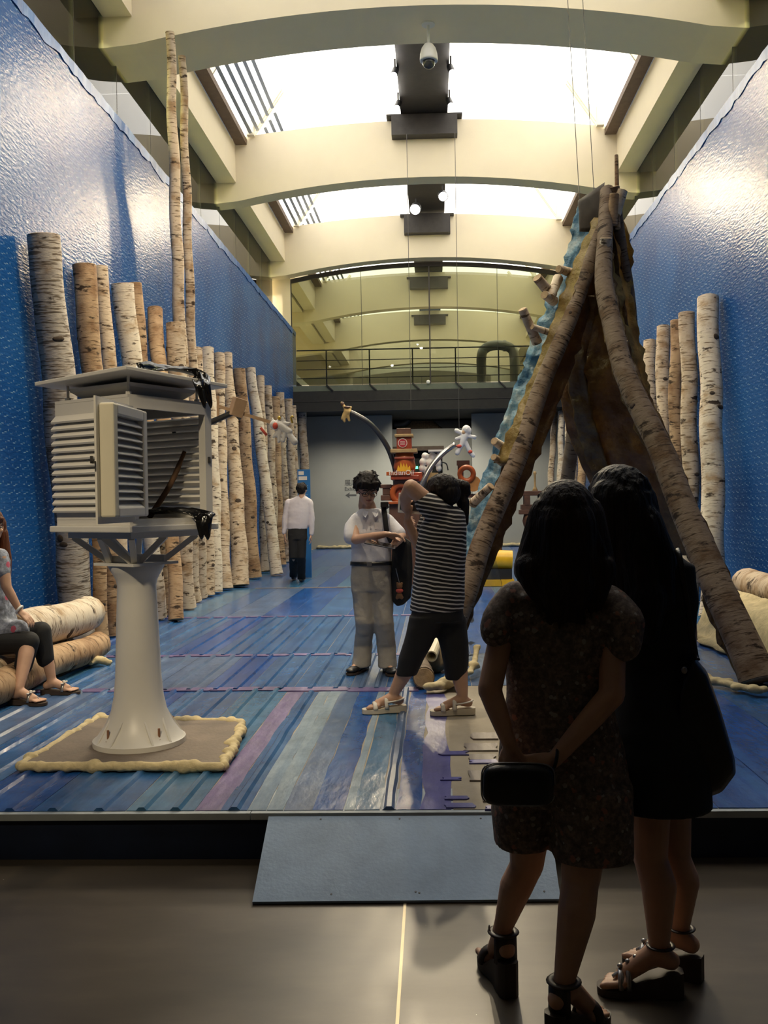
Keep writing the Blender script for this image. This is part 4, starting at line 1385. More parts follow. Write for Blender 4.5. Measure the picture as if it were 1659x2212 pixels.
def dbox(nm, s0, s1, n0, n1, za, zb, mt, parent=None, bevel=0.0):
    b = MB()
    P = [hinge + dd * s + dn * n + V((0, 0, z)) for z in (za, zb) for s, n in ((s0, n0), (s1, n0), (s1, n1), (s0, n1))]
    b.add(P, [(3, 2, 1, 0), (4, 5, 6, 7), (0, 1, 5, 4), (1, 2, 6, 5), (2, 3, 7, 6), (3, 0, 4, 7)])
    return b.build(nm, mt, parent or sh, bevel=bevel)


door = dbox('door', 0.0, DW, 0.0, 0.010, dz0, dz1, 'shelter_white')          # backing flange
f0, f1, T = 0.0, DW - 0.03, 0.085
zd0, zd1 = dz0 + 0.03, dz1 - 0.03
fw = 0.055
dbox('door_stile', f0, f0 + fw, 0.011, T, zd0, zd1, 'shelter_white', door, 0.01)
dbox('door_stile', f1 - fw, f1, 0.011, T, zd0, zd1, 'shelter_warm_lit', door, 0.01)
dbox('door_rail', f0 + fw, f1 - fw, 0.011, T, zd1 - 0.055, zd1, 'shelter_white', door, 0.008)
dbox('door_rail', f0 + fw, f1 - fw, 0.011, T, zd0, zd0 + 0.05, 'shelter_white', door, 0.008)
n_d = 12
for k in range(n_d):
    z = lerp(zd0 + 0.05, zd1 - 0.055, (k + 0.5) / n_d); h = (zd1 - zd0 - 0.105) / n_d
    sec = [(T - 0.006, -h * 0.5), (T - 0.010, -h * 0.62), (T - 0.06, h * 0.42), (T - 0.056, h * 0.58)]
    b = MB()
    b.loft([[hinge + dd * s + dn * n + V((0, 0, z + zz)) for n, zz in sec] for s in (f0 + fw * 0.9, f1 - fw * 0.9)])
    b.build('louvre_slat', 'shelter_white', door)
dbox('latch', DW - 0.005, DW + 0.045, -0.004, 0.006, lerp(dz0, dz1, 0.47), lerp(dz0, dz1, 0.47) + 0.012, 'dark_steel', door)
dbox('latch', DW + 0.03, DW + 0.045, -0.004, 0.006, lerp(dz0, dz1, 0.47), lerp(dz0, dz1, 0.47) + 0.035, 'dark_steel', door)

# black plastic bags over the roof edge and the sill
def bag(pts, widths, label, seed, flip=False):
    """crumpled black plastic hanging as a narrow sheet along a path"""
    rings = []
    P_ = curve_pts(pts, 26)
    for i, p in enumerate(P_):
        t = i / (len(P_) - 1)
        w = lerp(widths[0], widths[1], min(1, 2 * t)) if t < 0.5 else lerp(widths[1], widths[2], 2 * t - 1)
        ring = []
        m = 9
        for k in range(m):
            s = k / (m - 1) * 2 - 1
            d = noise.noise(V((s * 2.2 + seed, t * 5, seed * 1.7))) * 0.03 * (1.2 - abs(s) * 0.4) + noise.noise(V((s * 5 + seed, t * 13, 1))) * 0.011
            wd = (dl * 0.75 + V((0, 0, 0.35))).lerp(V((0.95, 0.1, 0)), min(1, max(0, (t - 0.3) / 0.35))) if flip else dr * 0.5 + V((0.78, -0.1, 0))
            ring.append(p + wd * (s * w * 0.5) + V((0, -1, 0.5)) * d + V((0, 0, 0.012 * cos(s * 5))))
        rings.append(ring + [q + V((0, 0.006, -0.004)) for q in reversed(ring)])
    o = MB().loft(rings).build('plastic_bag', 'black_bag', smooth=True)
    tag(o, label, 'bag')
    return o


zq = zroof(0.0, 0.45) + 0.035
e0 = bxm(0.02, 0.10, zroof(0.02, 0.10) + 0.055); e1 = bxm(0.02, 0.28, zroof(0.02, 0.28) + 0.075); e2 = bxm(-0.05, 0.46, zroof(-0.05, 0.46) + 0.065)
tip = at(447, 874, e2.y - 0.06); md = at(436, 832, e2.y - 0.09)
bag([e0, e1, e2, md, tip], [0.07, 0.13, 0.06], 'crumpled black plastic bag draped over the shelter roof edge', 1, True)
i0 = bxm(0.30, 0.36, ZB1 + 0.05); i1 = bxm(0.08, 0.42, ZB1 + 0.06); i2 = bxm(-0.055, 0.47, ZB1 + 0.03)
bag([i0, i1, i2, at(438, 1120, i2.y - 0.02), at(441, 1160, i2.y - 0.02)], [0.16, 0.13, 0.05], 'crumpled black plastic bag hanging out of the shelter doorway', 2)
# stick standing inside
q0 = bxm(0.30, 0.40, ZB1 + 0.012); q1 = at(399, 975, q0.y + 0.05)
o = MB().tube(curve_pts([q0, q0.lerp(q1, 0.5) + V((0.02, 0, 0)), q1], 8), [0.016] * 7 + [0.012] * 2, 8).build('wooden_stick', mat('stick', (0.14, 0.075, 0.04), 0.8, noise_=0.4, scale=12), smooth=True)
tag(o, 'dark brown stick standing inside the open shelter', 'stick')

# arm behind the shelter carrying a wood block and a plush toy
mat('raw_pine', (0.50, 0.33, 0.20), 0.75, noise_=0.15, scale=9)
mat('plush_white', (0.72, 0.72, 0.74), 0.9, noise_=0.06, bump=(120, 0.2))
mat('plush_red', (0.62, 0.10, 0.07), 0.8, noise_=0.1)
mat('gold', (0.62, 0.42, 0.06), 0.35, metal=0.3, noise_=0.1)
DA = 5.75
arm = empty('toy_arm', bxm(S, S, lerp(ZB1, ZT, 0.6)), 'dark bent bar with a pine block reaching out behind the shelter', 'arm')
a_start = bxm(S * 0.5, S + 0.002, 0); a_start.z = at(420, 930, a_start.y).z
MB().tube([a_start, at(453, 913, DA), at(505, 891, DA), at(520, 903, DA)], 0.019, 8).build('bent_bar', 'black_metal', arm)
dM = (at(590, 915, DA) - at(478, 880, DA)).normalized().to_track_quat('X', 'Z').to_matrix().to_4x4()
MB().obox(at(513, 880, DA), 0.075, 0.09, 0.115, dM @ Matrix.Rotation(0.5, 4, 'Z')).build('pine_block', 'raw_pine', arm, bevel=0.004)
MB().beam(at(470, 877, DA), at(590, 914, DA), 0.020, 0.020).build('pine_stick', 'raw_pine', arm)
MB().beam(at(471, 855, DA), at(471, 902, DA), 0.014, 0.014).build('cross_stick', 'raw_pine', arm)


def toy(name, C, u, label, kind):
    """small plush figure; C(x,y) gives points of its plane, u = metres per pixel"""
    t = empty(name, C(0, 0), label, 'toy')
    b = MB()
    for a, c, r0, r1 in kind['limbs']:
        b.cap(C(*a), C(*c), r0 * u, r1 * u, 10)
    body = remesh(b, 'body', max(0.004, u * 1.6), kind['mat'], t, 3)
    for nm, a, rx, ry, mt in kind['bits']:
        MB().ell(C(*a), rx * u, rx * u, ry * u, None, 12, 8).build(nm, mt, t, smooth=True)
    for nm, pts, r, mt in kind['rods']:
        MB().tube([C(*p) for p in pts], r * u, 8).build(nm, mt, t, smooth=True)
    return t


def plane(x, y, D, k=1.0):
    return lambda dx, dy, dd=0.0: at(x + dx * k, y + dy * k, D - dd)


C1 = plane(590, 920, DA - 0.0)
toy('plush_toy', C1, DA / F_PX, 'white plush toy with a red face on the pine stick behind the shelter', {
    'mat': 'plush_white',
    'limbs': [((3, -2), (5, 0), 11, 10), ((8, -4), (20, 2), 8, 8), ((20, 2), (34, 12), 8, 8), ((18, -6), (34, -5), 4.5, 4), ((26, 4), (36, 20), 5.5, 5), ((36, 20), (46, 34), 6.5, 8), ((12, 8), (8, 20), 5, 5), ((8, 14), (1, 24), 4, 3), ((26, 12), (22, 32), 4.5, 4), ((14, 14), (12, 34), 4.5, 3.5), ((22, -8), (20, -18), 3.5, 3), ((0, -12), (-2, -17), 3, 1.5), ((10, -11), (12, -16), 3, 1.5)],
    'bits': [('face', (4.5, 0, 0.022), 6, 7.5, 'plush_red'), ('gold_crown', (13, -17), 4, 4.5, 'gold')],
    'rods': [('red_baton', [(-27, 4), (-14, 20)], 3, 'plush_red'), ('gold_key', [(42, -6), (38, -18), (41, -21), (44, -18)], 2.2, 'gold')]})
# ------------------------------------------------------------------ tipi of birch poles, foam and plastic sheeting
def m_hide(name, cols, trans=0.35):
    m = bpy.data.materials.new(name); m.use_nodes = True
    nt = m.node_tree; nt.nodes.remove(nt.nodes['Principled BSDF'])
    v = mapping(nt, (1, 1, 1))
    n1 = N(nt, 'ShaderNodeTexNoise', Scale=5.0, Detail=6.0, Roughness=0.65); nt.links.new(v, n1.inputs['Vector'])
    r = ramp(nt, [(0.3 + 0.4 * i / (len(cols) - 1), c) for i, c in enumerate(cols)]); nt.links.new(n1.outputs['Fac'], r.inputs['Fac'])
    d = N(nt, 'ShaderNodeBsdfDiffuse'); t = N(nt, 'ShaderNodeBsdfTranslucent'); g = N(nt, 'ShaderNodeBsdfGlossy'); g.inputs['Roughness'].default_value = 0.4
    nt.links.new(r.outputs[0], d.inputs[0]); nt.links.new(r.outputs[0], t.inputs[0])
    bp = N(nt, 'ShaderNodeBump', Strength=0.8, Distance=0.03)
    n2 = N(nt, 'ShaderNodeTexNoise', Scale=14.0, Detail=5.0); nt.links.new(v, n2.inputs['Vector']); nt.links.new(n2.outputs['Fac'], bp.inputs['Height'])
    for q in (d, t, g): nt.links.new(bp.outputs[0], q.inputs['Normal'])
    m1 = N(nt, 'ShaderNodeMixShader'); m1.inputs[0].default_value = trans
    nt.links.new(d.outputs[0], m1.inputs[1]); nt.links.new(t.outputs[0], m1.inputs[2])
    m2 = N(nt, 'ShaderNodeMixShader'); m2.inputs[0].default_value = 0.04
    nt.links.new(m1.outputs[0], m2.inputs[1]); nt.links.new(g.outputs[0], m2.inputs[2])
    nt.links.new(m2.outputs[0], nt.nodes['Material Output'].inputs[0])
    MT[name] = m


m_hide('hide_brown', [(0.10, 0.05, 0.017), (0.17, 0.095, 0.033), (0.28, 0.175, 0.06)], 0.5)
m_hide('hide_yellow', [(0.26, 0.165, 0.045), (0.40, 0.28, 0.085), (0.52, 0.39, 0.14)], 0.5)
m_hide('bubble_blue', [(0.04, 0.16, 0.34), (0.22, 0.40, 0.52), (0.62, 0.66, 0.62)], 0.4)
mat('cloth_grey', (0.22, 0.20, 0.17), 0.8, noise_=0.15)
mat('wire', (0.10, 0.09, 0.08), 0.5, noise_=0.1)
mat('orange_foam', (0.45, 0.20, 0.06), 0.8, noise_=0.2)

m_birch('birch_shaded', (0.235, 0.175, 0.125), (0.13, 0.078, 0.042), (0.035, 0.022, 0.014), 0.6, 0.85, 0.9)  # bark darkened so the front poles look backlit, shade in the colour
apex = at(1316, 470, 8.75)
fA = on_z(952, 1425, ZS + 0.02); fB = on_z(1640, 1478, ZS + 0.02)
fC = V((1.25, 10.6, ZS + 0.03)); fD = V((2.55, 10.2, ZS + 0.03))
tp = empty('tipi', ((fA.x + fB.x) / 2, 8.8, ZS), 'tall tipi of birch poles clad in brown foam and blue plastic', 'tipi')
def ext(p, q, L): return q + (q - p).normalized() * L
off = {'A': V((-0.02, -0.05, 0)), 'B': V((0.03, -0.09, 0)), 'C': V((-0.02, 0.10, 0)), 'D': V((0.10, 0.08, 0))}
pole = {}
for k, (f, nm, r0, r1, ex, sd) in enumerate(((fA, 'A', 0.105, 0.06, 0.10, 41), (fB, 'B', 0.135, 0.065, 0.30, 42), (fC, 'C', 0.09, 0.05, 0.12, 43), (fD, 'D', 0.09, 0.05, 0.30, 44))):
    f2 = f + V((0, 0, 0.03))
    q = ext(f2, apex + off[nm], ex)
    pole[nm] = (f2, q)
    path = None
    if nm == 'B':
        yb = lambda t: lerp(f2.y, apex.y - 0.1, t)
        path = curve_pts([f2] + [at(x, y, lerp(f2.y, 8.62, (1450 - y) / 980.0)) for x, y in ((1588, 1350), (1528, 1220), (1474, 1090), (1436, 991), (1402, 919), (1373, 860), (1348, 801), (1327, 717), (1304, 610), (1306, 520))] + [q], 60)
    birch('birch_pole', f2, q, r0, r1, 'birch_dark' if nm in 'CD' else 'birch_shaded', sd, tp, scars=5, path=path)
q = pole['D'][1]
birch('thin_pole', apex + V((0.08, 0.0, -0.1)), at(1331, 336, 8.8), 0.024, 0.018, 'birch_tan', 46, tp, scars=0, n=8)
birch('pole_stub', apex + V((0.05, -0.03, 0.02)), at(1345, 412, 8.7), 0.055, 0.05, 'birch_white', 47, tp, scars=0)
birch('pole_stub', apex + V((0.0, -0.12, -0.1)), at(1326, 420, 8.6), 0.05, 0.045, 'birch_tan', 48, tp, scars=0)
birch('pole_stub', at(1303, 590, 8.55), at(1310, 515, 8.45), 0.05, 0.055, 'birch_white', 49, tp, scars=0)


def panel(name, left, right, mt, D0, D1, nu=16, nv=46, thick=0.035, amp=0.06, holes=(), seed=0, freq=5.0, bulge=0.0, edge=0.02):
    """lumpy cladding between two outlines given as (pixel, depth share) polylines"""
    def samp(pl, t):
        ys = [p[1] for p in pl]
        y = lerp(ys[0], ys[-1], t)
        for a, c in zip(pl, pl[1:]):
            if y <= c[1] + 1e-6:
                s = (y - a[1]) / max(1e-6, c[1] - a[1])
                return V((lerp(a[0], c[0], s), y, 0))
        return V((pl[-1][0], y, 0))
    G = []
    for j in range(nv + 1):
        t = j / nv
        a, c = samp(left, t), samp(right, t)
        row = []
        for i in range(nu + 1):
            u = i / nu
            x, y = lerp(a.x, c.x, u), lerp(a.y, c.y, u)
            D = lerp(D0(t) if callable(D0) else D0, D1(t) if callable(D1) else D1, u)
            D += bulge * sin(pi * u)
            p = at(x, y, D)
            nn = noise.noise(p * freq + V((seed, 0, 0))) + 0.5 * noise.noise(p * freq * 2.3 + V((0, seed, 0)))
            p = p + V((0, -1, 0)) * (amp * nn)
            if i in (0, nu):
                p.x += edge * noise.noise(V((p.z * 11, seed, i)))
            row.append((p, x, y))
        G.append(row)
    b = MB()
    m = nu + 1
    vs = [q[0] for r in G for q in r]
    k = len(vs)
    vs2 = [p + V((0, thick, 0)) for p in vs]
    keep = set()
    for j in range(nv):
        for i in range(nu):
            cx = (G[j][i][1] + G[j + 1][i + 1][1]) / 2; cy = (G[j][i][2] + G[j + 1][i + 1][2]) / 2
            if any(((cx - hx) / rx) ** 2 + ((cy - hy) / ry) ** 2 < 1 for hx, hy, rx, ry in holes): continue
            keep.add((j, i))
    b.v = vs + vs2
    for j, i in keep:
        a_, b_, c_, d_ = j * m + i, j * m + i + 1, (j + 1) * m + i + 1, (j + 1) * m + i
        b.f.append((a_, d_, c_, b_))
        b.f.append((a_ + k, b_ + k, c_ + k, d_ + k))
        if (j - 1, i) not in keep: b.f.append((a_, b_, b_ + k, a_ + k))
        if (j + 1, i) not in keep: b.f.append((c_, d_, d_ + k, c_ + k))
        if (j, i - 1) not in keep: b.f.append((d_, a_, a_ + k, d_ + k))
        if (j, i + 1) not in keep: b.f.append((b_, c_, c_ + k, b_ + k))
    me = b.mesh(name, True)
    return link_mesh(name, me, mt, tp)


dA = lambda t: lerp(8.72, fA.y, t)         # depth down the left front pole
dB = lambda t: lerp(8.66, fB.y, t)
# back cladding between the poles, torn open at the lower left, two holes
panel('back_cladding', [(1296, 480), (1262, 620), (1232, 740), (1206, 840), (1224, 924), (1252, 997), (1300, 1090), (1380, 1200)],
      [(1322, 480), (1345, 620), (1362, 740), (1384, 840), (1402, 924), (1426, 997), (1468, 1090), (1520, 1200)], 'hide_brown', lambda t: 8.85 + 0.9 * t, lambda t: 8.8 + 0.35 * t, nu=30, nv=80, amp=0.05,
      holes=((1252, 722, 9, 20), (1262, 762, 10, 16)), seed=3)
# inner folds of the back
panel('inner_fold', [(1262, 640), (1222, 800), (1240, 900), (1268, 1000), (1310, 1090)], [(1290, 640), (1262, 800), (1282, 900), (1312, 1000), (1350, 1090)], 'hide_brown', lambda t: 8.8 + 0.75 * t, lambda t: 8.75 + 0.7 * t, nu=8, amp=0.07, seed=8, thick=0.05)
# right side cladding, yellowish
panel('side_cladding', [(1318, 455), (1308, 540), (1312, 620), (1330, 720), (1350, 800), (1380, 880), (1436, 1010)],
      [(1342, 455), (1368, 545), (1362, 600), (1376, 700), (1398, 800), (1412, 890), (1456, 1010)], 'hide_yellow', lambda t: 8.72 - 0.25 * t, lambda t: 8.9 + 0.1 * t, nu=14, nv=50, amp=0.07, bulge=0.1, seed=12, edge=0.05)
# cladding wrapped round the right front pole
panel('pole_cladding', [(1288, 520), (1286, 620), (1304, 717), (1324, 801), (1350, 870), (1384, 940), (1420, 1020), (1462, 1130), (1512, 1260), (1548, 1370), (1590, 1455)],
      [(1318, 520), (1330, 620), (1352, 717), (1378, 801), (1412, 870), (1446, 940), (1484, 1040), (1536, 1150), (1590, 1270), (1632, 1370), (1672, 1455)], 'hide_brown', lambda t: dB(t * 0.95 + 0.05) + 0.17, lambda t: dB(t * 0.95 + 0.05) + 0.15, nu=14, nv=60, amp=0.05, seed=17, thick=0.05, edge=0.05)
# left front pole: yellow foam outside, brown foam inside, blue bubble sheet beyond
panel('pole_cladding', [(1292, 480), (1240, 590), (1176, 760), (1116, 920), (1058, 1080), (1000, 1250), (956, 1390)],
      [(1322, 480), (1296, 590), (1250, 760), (1190, 920), (1124, 1080), (1052, 1250), (998, 1390)], 'hide_brown', lambda t: dA(t) + 0.15, lambda t: dA(t) + 0.16, nu=9, nv=60, amp=0.05, seed=23, thick=0.05, edge=0.04)
panel('foam_cladding', [(1284, 470), (1230, 590), (1170, 760), (1112, 900), (1068, 1000)],
      [(1302, 470), (1256, 590), (1198, 760), (1142, 900), (1094, 1000)], 'hide_yellow', lambda t: dA(t * 0.6) + 0.06, lambda t: dA(t * 0.6) - 0.04, nu=7, nv=50, amp=0.05, seed=29, thick=0.04, edge=0.04)
panel('bubble_sheet', [(1250, 430), (1222, 560), (1150, 730), (1096, 880), (1054, 1000), (1020, 1090), (998, 1190), (984, 1290)],
      [(1300, 430), (1262, 560), (1196, 730), (1140, 880), (1094, 1000), (1062, 1090), (1040, 1190), (1020, 1290)], 'bubble_blue', lambda t: dA(t * 0.88) + 0.30, lambda t: dA(t * 0.88) + 0.24, nu=10, nv=90, amp=0.055, seed=31, thick=0.02, freq=12.0, edge=0.06)
# clear plastic hanging over the foot of the tipi
glassy('clear_plastic', (0.90, 0.93, 0.96), rough=0.10, haze=0.03)
panel('plastic_curtain', [(1046, 1150), (1008, 1250), (990, 1340), (980, 1436)], [(1056, 1150), (1082, 1250), (1096, 1340), (1104, 1444)], 'clear_plastic', 8.35, 8.45, nu=14, nv=24, amp=0.10, seed=37, thick=0.003, freq=4)
# grey cloth and stubs near the top
panel('cloth_flap', [(1250, 432), (1250, 460), (1252, 500)], [(1306, 394), (1300, 450), (1290, 500)], 'cloth_grey', 8.8, 8.9, nu=8, nv=8, amp=0.015, seed=40, thick=0.01)
for k, (a, c, r) in enumerate((((1192, 640), (1160, 600), 0.05), ((1195, 650), (1176, 636), 0.045), ((1160, 740), (1130, 668), 0.045), ((1190, 720), (1150, 706), 0.03), ((1232, 590), (1206, 582), 0.04), ((1205, 600), (1190, 640), 0.045),
                               ((1020, 1090), (1060, 1050), 0.04), ((1085, 965), (1068, 952), 0.04), ((1085, 1000), (1066, 988), 0.035))):
    t = (a[1] - 470) / 955.0
    birch('branch_stub', at(a[0], a[1], dA(t) + 0.12), at(c[0], c[1], dA(t) - 0.02), r, r * 0.9, 'birch_white' if k % 2 else 'birch', 70 + k, tp, scars=0, n=10)
# foam along the feet
def foot_foam(pp, rs, sd):
    b = MB(); rn = random.Random(sd)
    for i, (p, r) in enumerate(zip(pp, rs)):
        for _ in range(4): b.ell(V(p) + V((rn.uniform(-r, r), rn.uniform(-r, r) * 0.6, rn.uniform(-0.1, 0.5) * r)), r * rn.uniform(0.5, 1), r * rn.uniform(0.5, 0.9), r * rn.uniform(0.35, 0.6), None, 8, 6)
        if i: b.cap(pp[i - 1], p, rs[i - 1] * 0.6, r * 0.6, 8)
    return remesh(b, 'foot_foam', 0.014, 'foam', tp, 2)
foot_foam([on_z(940, 1482, ZS + 0.05), on_z(965, 1478, ZS + 0.05), on_z(985, 1468, ZS + 0.05)], [0.06, 0.07, 0.06], 4)
foot_foam([on_z(1520, 1470, ZS + 0.05), on_z(1560, 1474, ZS + 0.05), on_z(1600, 1484, ZS + 0.05), on_z(1640, 1492, ZS + 0.05)], [0.06, 0.05, 0.045, 0.05], 5)
foot_foam([on_z(1010, 1455, ZS + 0.05), on_z(1024, 1440, ZS + 0.09), on_z(1030, 1400, ZS + 0.2)], [0.04, 0.045, 0.04], 6)
# cut logs and a pipe end at the left foot
birch('birch_log', on_z(914, 1463, ZS + 0.10) + V((0.0, 0.02, 0)), on_z(898, 1425, ZS + 0.10) + V((0.0, 0.25, 0)), 0.075, 0.07, 'birch_dark', 91, None, 'short dark log end lying at the foot of the tipi', 'log', scars=1)
p0 = at(932, 1418, 7.35)
t = empty('cut_pipe', (p0.x, p0.y, p0.z - 0.1), 'cream pipe end poking out of the foam at the tipi foot', 'pipe')
dirn = V((-0.15, -1, -0.2)).normalized()
x_, y_, d_ = frame(dirn)
rings = []
for r, s in ((0.046, -0.35), (0.046, 0.0), (0.036, 0.0), (0.036, -0.25)):
    rings.append([p0 + d_ * s + (x_ * cos(a) + y_ * sin(a)) * r for a in (2 * pi * k / 16 for k in range(16))])
MB().loft(rings).build('pipe', mat('pipe_cream', (0.62, 0.56, 0.40), 0.5, noise_=0.1), t, smooth=False)
b = MB()
for k in range(6):
    b.ell(p0 + V((0.05 * (k - 2.5) * 0.6, 0.22 + 0.03 * (k % 2), -0.09 + 0.03 * ((k * 7) % 3))), 0.09, 0.10, 0.11, None, 8, 6)
b.ell(V((p0.x + 0.03, p0.y + 0.25, (p0.z + ZS) / 2)), 0.14, 0.13, (p0.z - ZS) / 2 - 0.02, None, 10, 8)
remesh(b, 'foam_block', 0.014, mat('foam_mud', (0.22, 0.16, 0.09), 0.9, noise_=0.3, scale=9), t, 2)
# hanging wires of the tipi and the loose cords over the machine
def wire(name, a, c, r, label):
    return tag(MB().tube([a, c], r, 5).build(name, 'wire'), label, 'wire', 'hanging wires')
wire('hanging_wire', at(1193, -560, 8.9), at(1252, 434, 8.82), 0.0035, 'thin wire holding the outer end of the grey flap on the tipi')
wire('hanging_wire', at(1226, -560, 8.9), at(1283, 414, 8.87), 0.0035, 'thin wire holding the inner end of the grey flap on the tipi')
for k, x in enumerate((878, 982)):
    a = at(x, 262, 18.0); a.z = EY + 7.13
    c = V((a.x, a.y, at(x, 885 if k == 0 else 925, 18.0).z))
    wire('hanging_wire', a, c, 0.006, 'thin wire dropping from the ceiling housing ' + ('toward the red tower' if k == 0 else 'to the white plush figure'))
# ------------------------------------------------------------------ red assembled machine with curved arms, far down the stage
mat('machine_red', (0.28, 0.045, 0.02), 0.4, noise_=0.25, scale=6)
mat('machine_orange', (0.42, 0.09, 0.02), 0.35, noise_=0.2, scale=6)
mat('machine_brown', (0.10, 0.045, 0.028), 0.55, noise_=0.3, scale=8)
mat('machine_tan', (0.40, 0.27, 0.12), 0.7, noise_=0.15)
mat('flame_yellow', (0.75, 0.42, 0.03), 0.4, noise_=0.1)
mat('badge_red', (0.42, 0.03, 0.05), 0.4, noise_=0.1)
mat('steel', (0.42, 0.40, 0.38), 0.25, metal=0.9, noise_=0.1)
mat('dark_tube', (0.05, 0.05, 0.052), 0.35, metal=0.3, noise_=0.15)
mat('drum_yellow', (0.72, 0.42, 0.02), 0.3, noise_=0.1)
mat('letter_white', (0.75, 0.70, 0.62), 0.5, noise_=0.02)
mat('exit_green', (0.1, 0.8, 0.35), 0.4, emit=(0.1, 1.0, 0.35, 3.0))
mat('gold_matt', (0.50, 0.33, 0.12), 0.55, noise_=0.15)
DM = 15.6
U = DM / F_PX
mc = empty('red_tower', (at(872, 1258, DM).x, DM, ZS + 0.01), 'red wooden tower with oil company sign and yellow flame cutouts', 'sculpture')


def mx(x): return at(x, 1000, DM).x
def mz(y): return at(930, y, DM).z
def blk(nm, x0, x1, y0, y1, d0, d1, mt, parent=None, bevel=0.01):
    return MB().box((mx(x0), DM + d0, mz(y1)), (mx(x1), DM + d1, mz(y0)), None).build(nm, mt, parent or mc, bevel=bevel)


zf = ZS + 0.012
blk('top_cap', 858, 889, 925, 938, -0.12, 0.12, 'machine_brown')
blk('tan_ledge', 854, 894, 938, 944, -0.17, 0.17, 'machine_tan')
blk('upper_block', 858, 890, 944, 970, -0.13, 0.13, 'machine_red')
q = V((mx(871), DM - 0.136, mz(957)))
Rx = Matrix.Rotation(pi / 2, 4, 'X')
MB().lathe([(10 * U, 0.0), (10 * U, 0.012)], q, 24, M=Rx).build('badge_rim', 'letter_white', mc)
MB().lathe([(8.6 * U, 0.0), (8.6 * U, 0.010)], q + V((0, -0.008, 0)), 24, M=Rx).build('badge_disc', 'badge_red', mc)
for k in range(3):
    MB().box((q.x - 0.04, q.y - 0.022, q.z - 0.025 + k * 0.022), (q.x + 0.04, q.y - 0.0185, q.z - 0.017 + k * 0.022)).build('badge_line', 'letter_white', mc)
blk('tan_ledge', 845, 902, 970, 978, -0.22, 0.22, 'machine_tan')
MB().lathe([(0.17, mz(1018)), (0.19, mz(1008)), (0.165, mz(992)), (0.15, mz(978))], (mx(874), DM, 0), 20).build('barrel_drum', 'machine_orange', mc, smooth=True)
blk('barrel_band', 853, 896, 987, 992, -0.185, 0.18, 'machine_red')
# flames and the sign
fx = [(858, 1018), (861, 1004), (864, 1011), (867, 998), (870, 1009), (873, 1000), (876, 1010), (879, 1001), (882, 1011), (886, 1006), (888, 1018)]
MB().prism([(mx(x), mz(y)) for x, y in fx], DM - 0.235, DM - 0.215).build('flame_cutout', 'flame_yellow', mc)
blk('sign_board', 836, 888, 1019, 1027, -0.28, -0.21, 'machine_orange', bevel=0.004)


def text(name, body, size, p, mt, parent, ext=0.004, align='LEFT', rot=(pi / 2, 0, 0)):
    cu = bpy.data.curves.new(name, 'FONT')
    cu.body = body; cu.size = size; cu.extrude = ext; cu.align_x = align
    o = bpy.data.objects.new('tmp', cu); COL.objects.link(o)
    o.rotation_euler = rot; o.location = p
    dg = bpy.context.evaluated_depsgraph_get(); dg.update()
    ev = o.evaluated_get(dg)
    me = bpy.data.meshes.new_from_object(ev)
    me.transform(o.matrix_world if o.matrix_world.translation.length > 1e-6 else Matrix.Translation(p) @ Matrix.Rotation(rot[2], 4, 'Z') @ Matrix.Rotation(rot[0], 4, 'X'))
    bpy.data.objects.remove(o)
    me.materials.clear()
    return link_mesh(name, me, mt, parent)


text('sign_lettering', 'IndianOil', 0.115, V((mx(841), DM - 0.287, mz(1027) + 0.008)), 'letter_white', mc)
blk('red_shelf', 845, 905, 1027, 1036, -0.26, 0.26, 'machine_red')
blk('neck_block', 852, 898, 1036, 1046, -0.16, 0.16, 'machine_brown')
b = MB()
ring = [(cos(a), sin(a)) for a in (2 * pi * k / 28 for k in range(28))]
def torus(name, cx, cy, R, r, mt, parent, D=DM, ax=None):
    C = at(cx, cy, D)
    rings = []
    for k in range(28):
        a = 2 * pi * k / 28
        e = V((cos(a), 0, sin(a)))
        rings.append([C + e * (R + r * cos(t)) + V((0, r * sin(t), 0)) for t in (2 * pi * j / 10 for j in range(10))])
    rings.append(rings[0])
    return MB().loft(rings, caps=False).build(name, mt, parent, smooth=True)
torus('red_wheel', 866, 1066, 0.14, 0.05, 'machine_orange', mc, DM - 0.12)
blk('wheel_housing', 846, 890, 1046, 1086, -0.1, 0.14, 'machine_red')
blk('orange_ledge', 834, 866, 1082, 1088, -0.22, 0.1, 'machine_orange')
blk('side_block', 820, 845, 1045, 1053, -0.1, 0.1, 'machine_brown')
blk('side_block', 826, 842, 1053, 1068, -0.08, 0.08, 'machine_brown')
blk('side_block', 822, 846, 1068, 1080, -0.1, 0.1, 'machine_brown')
MB().box((mx(840), DM - 0.14, zf), (mx(905), DM + 0.2, mz(1087))).build('tower_base', 'machine_brown', mc, bevel=0.01)
blk('shoulder', 880, 912, 1020, 1040, -0.14, 0.2, 'machine_red')


def arm(name, pts, r, label, mt='dark_tube', D=DM):
    o = MB().tube(curve_pts([at(x, y, D - dd) for x, y, dd in pts], 28), r, 10).build(name, mt, smooth=True)
    return tag(o, label, 'arm', 'curved arms of the machine')


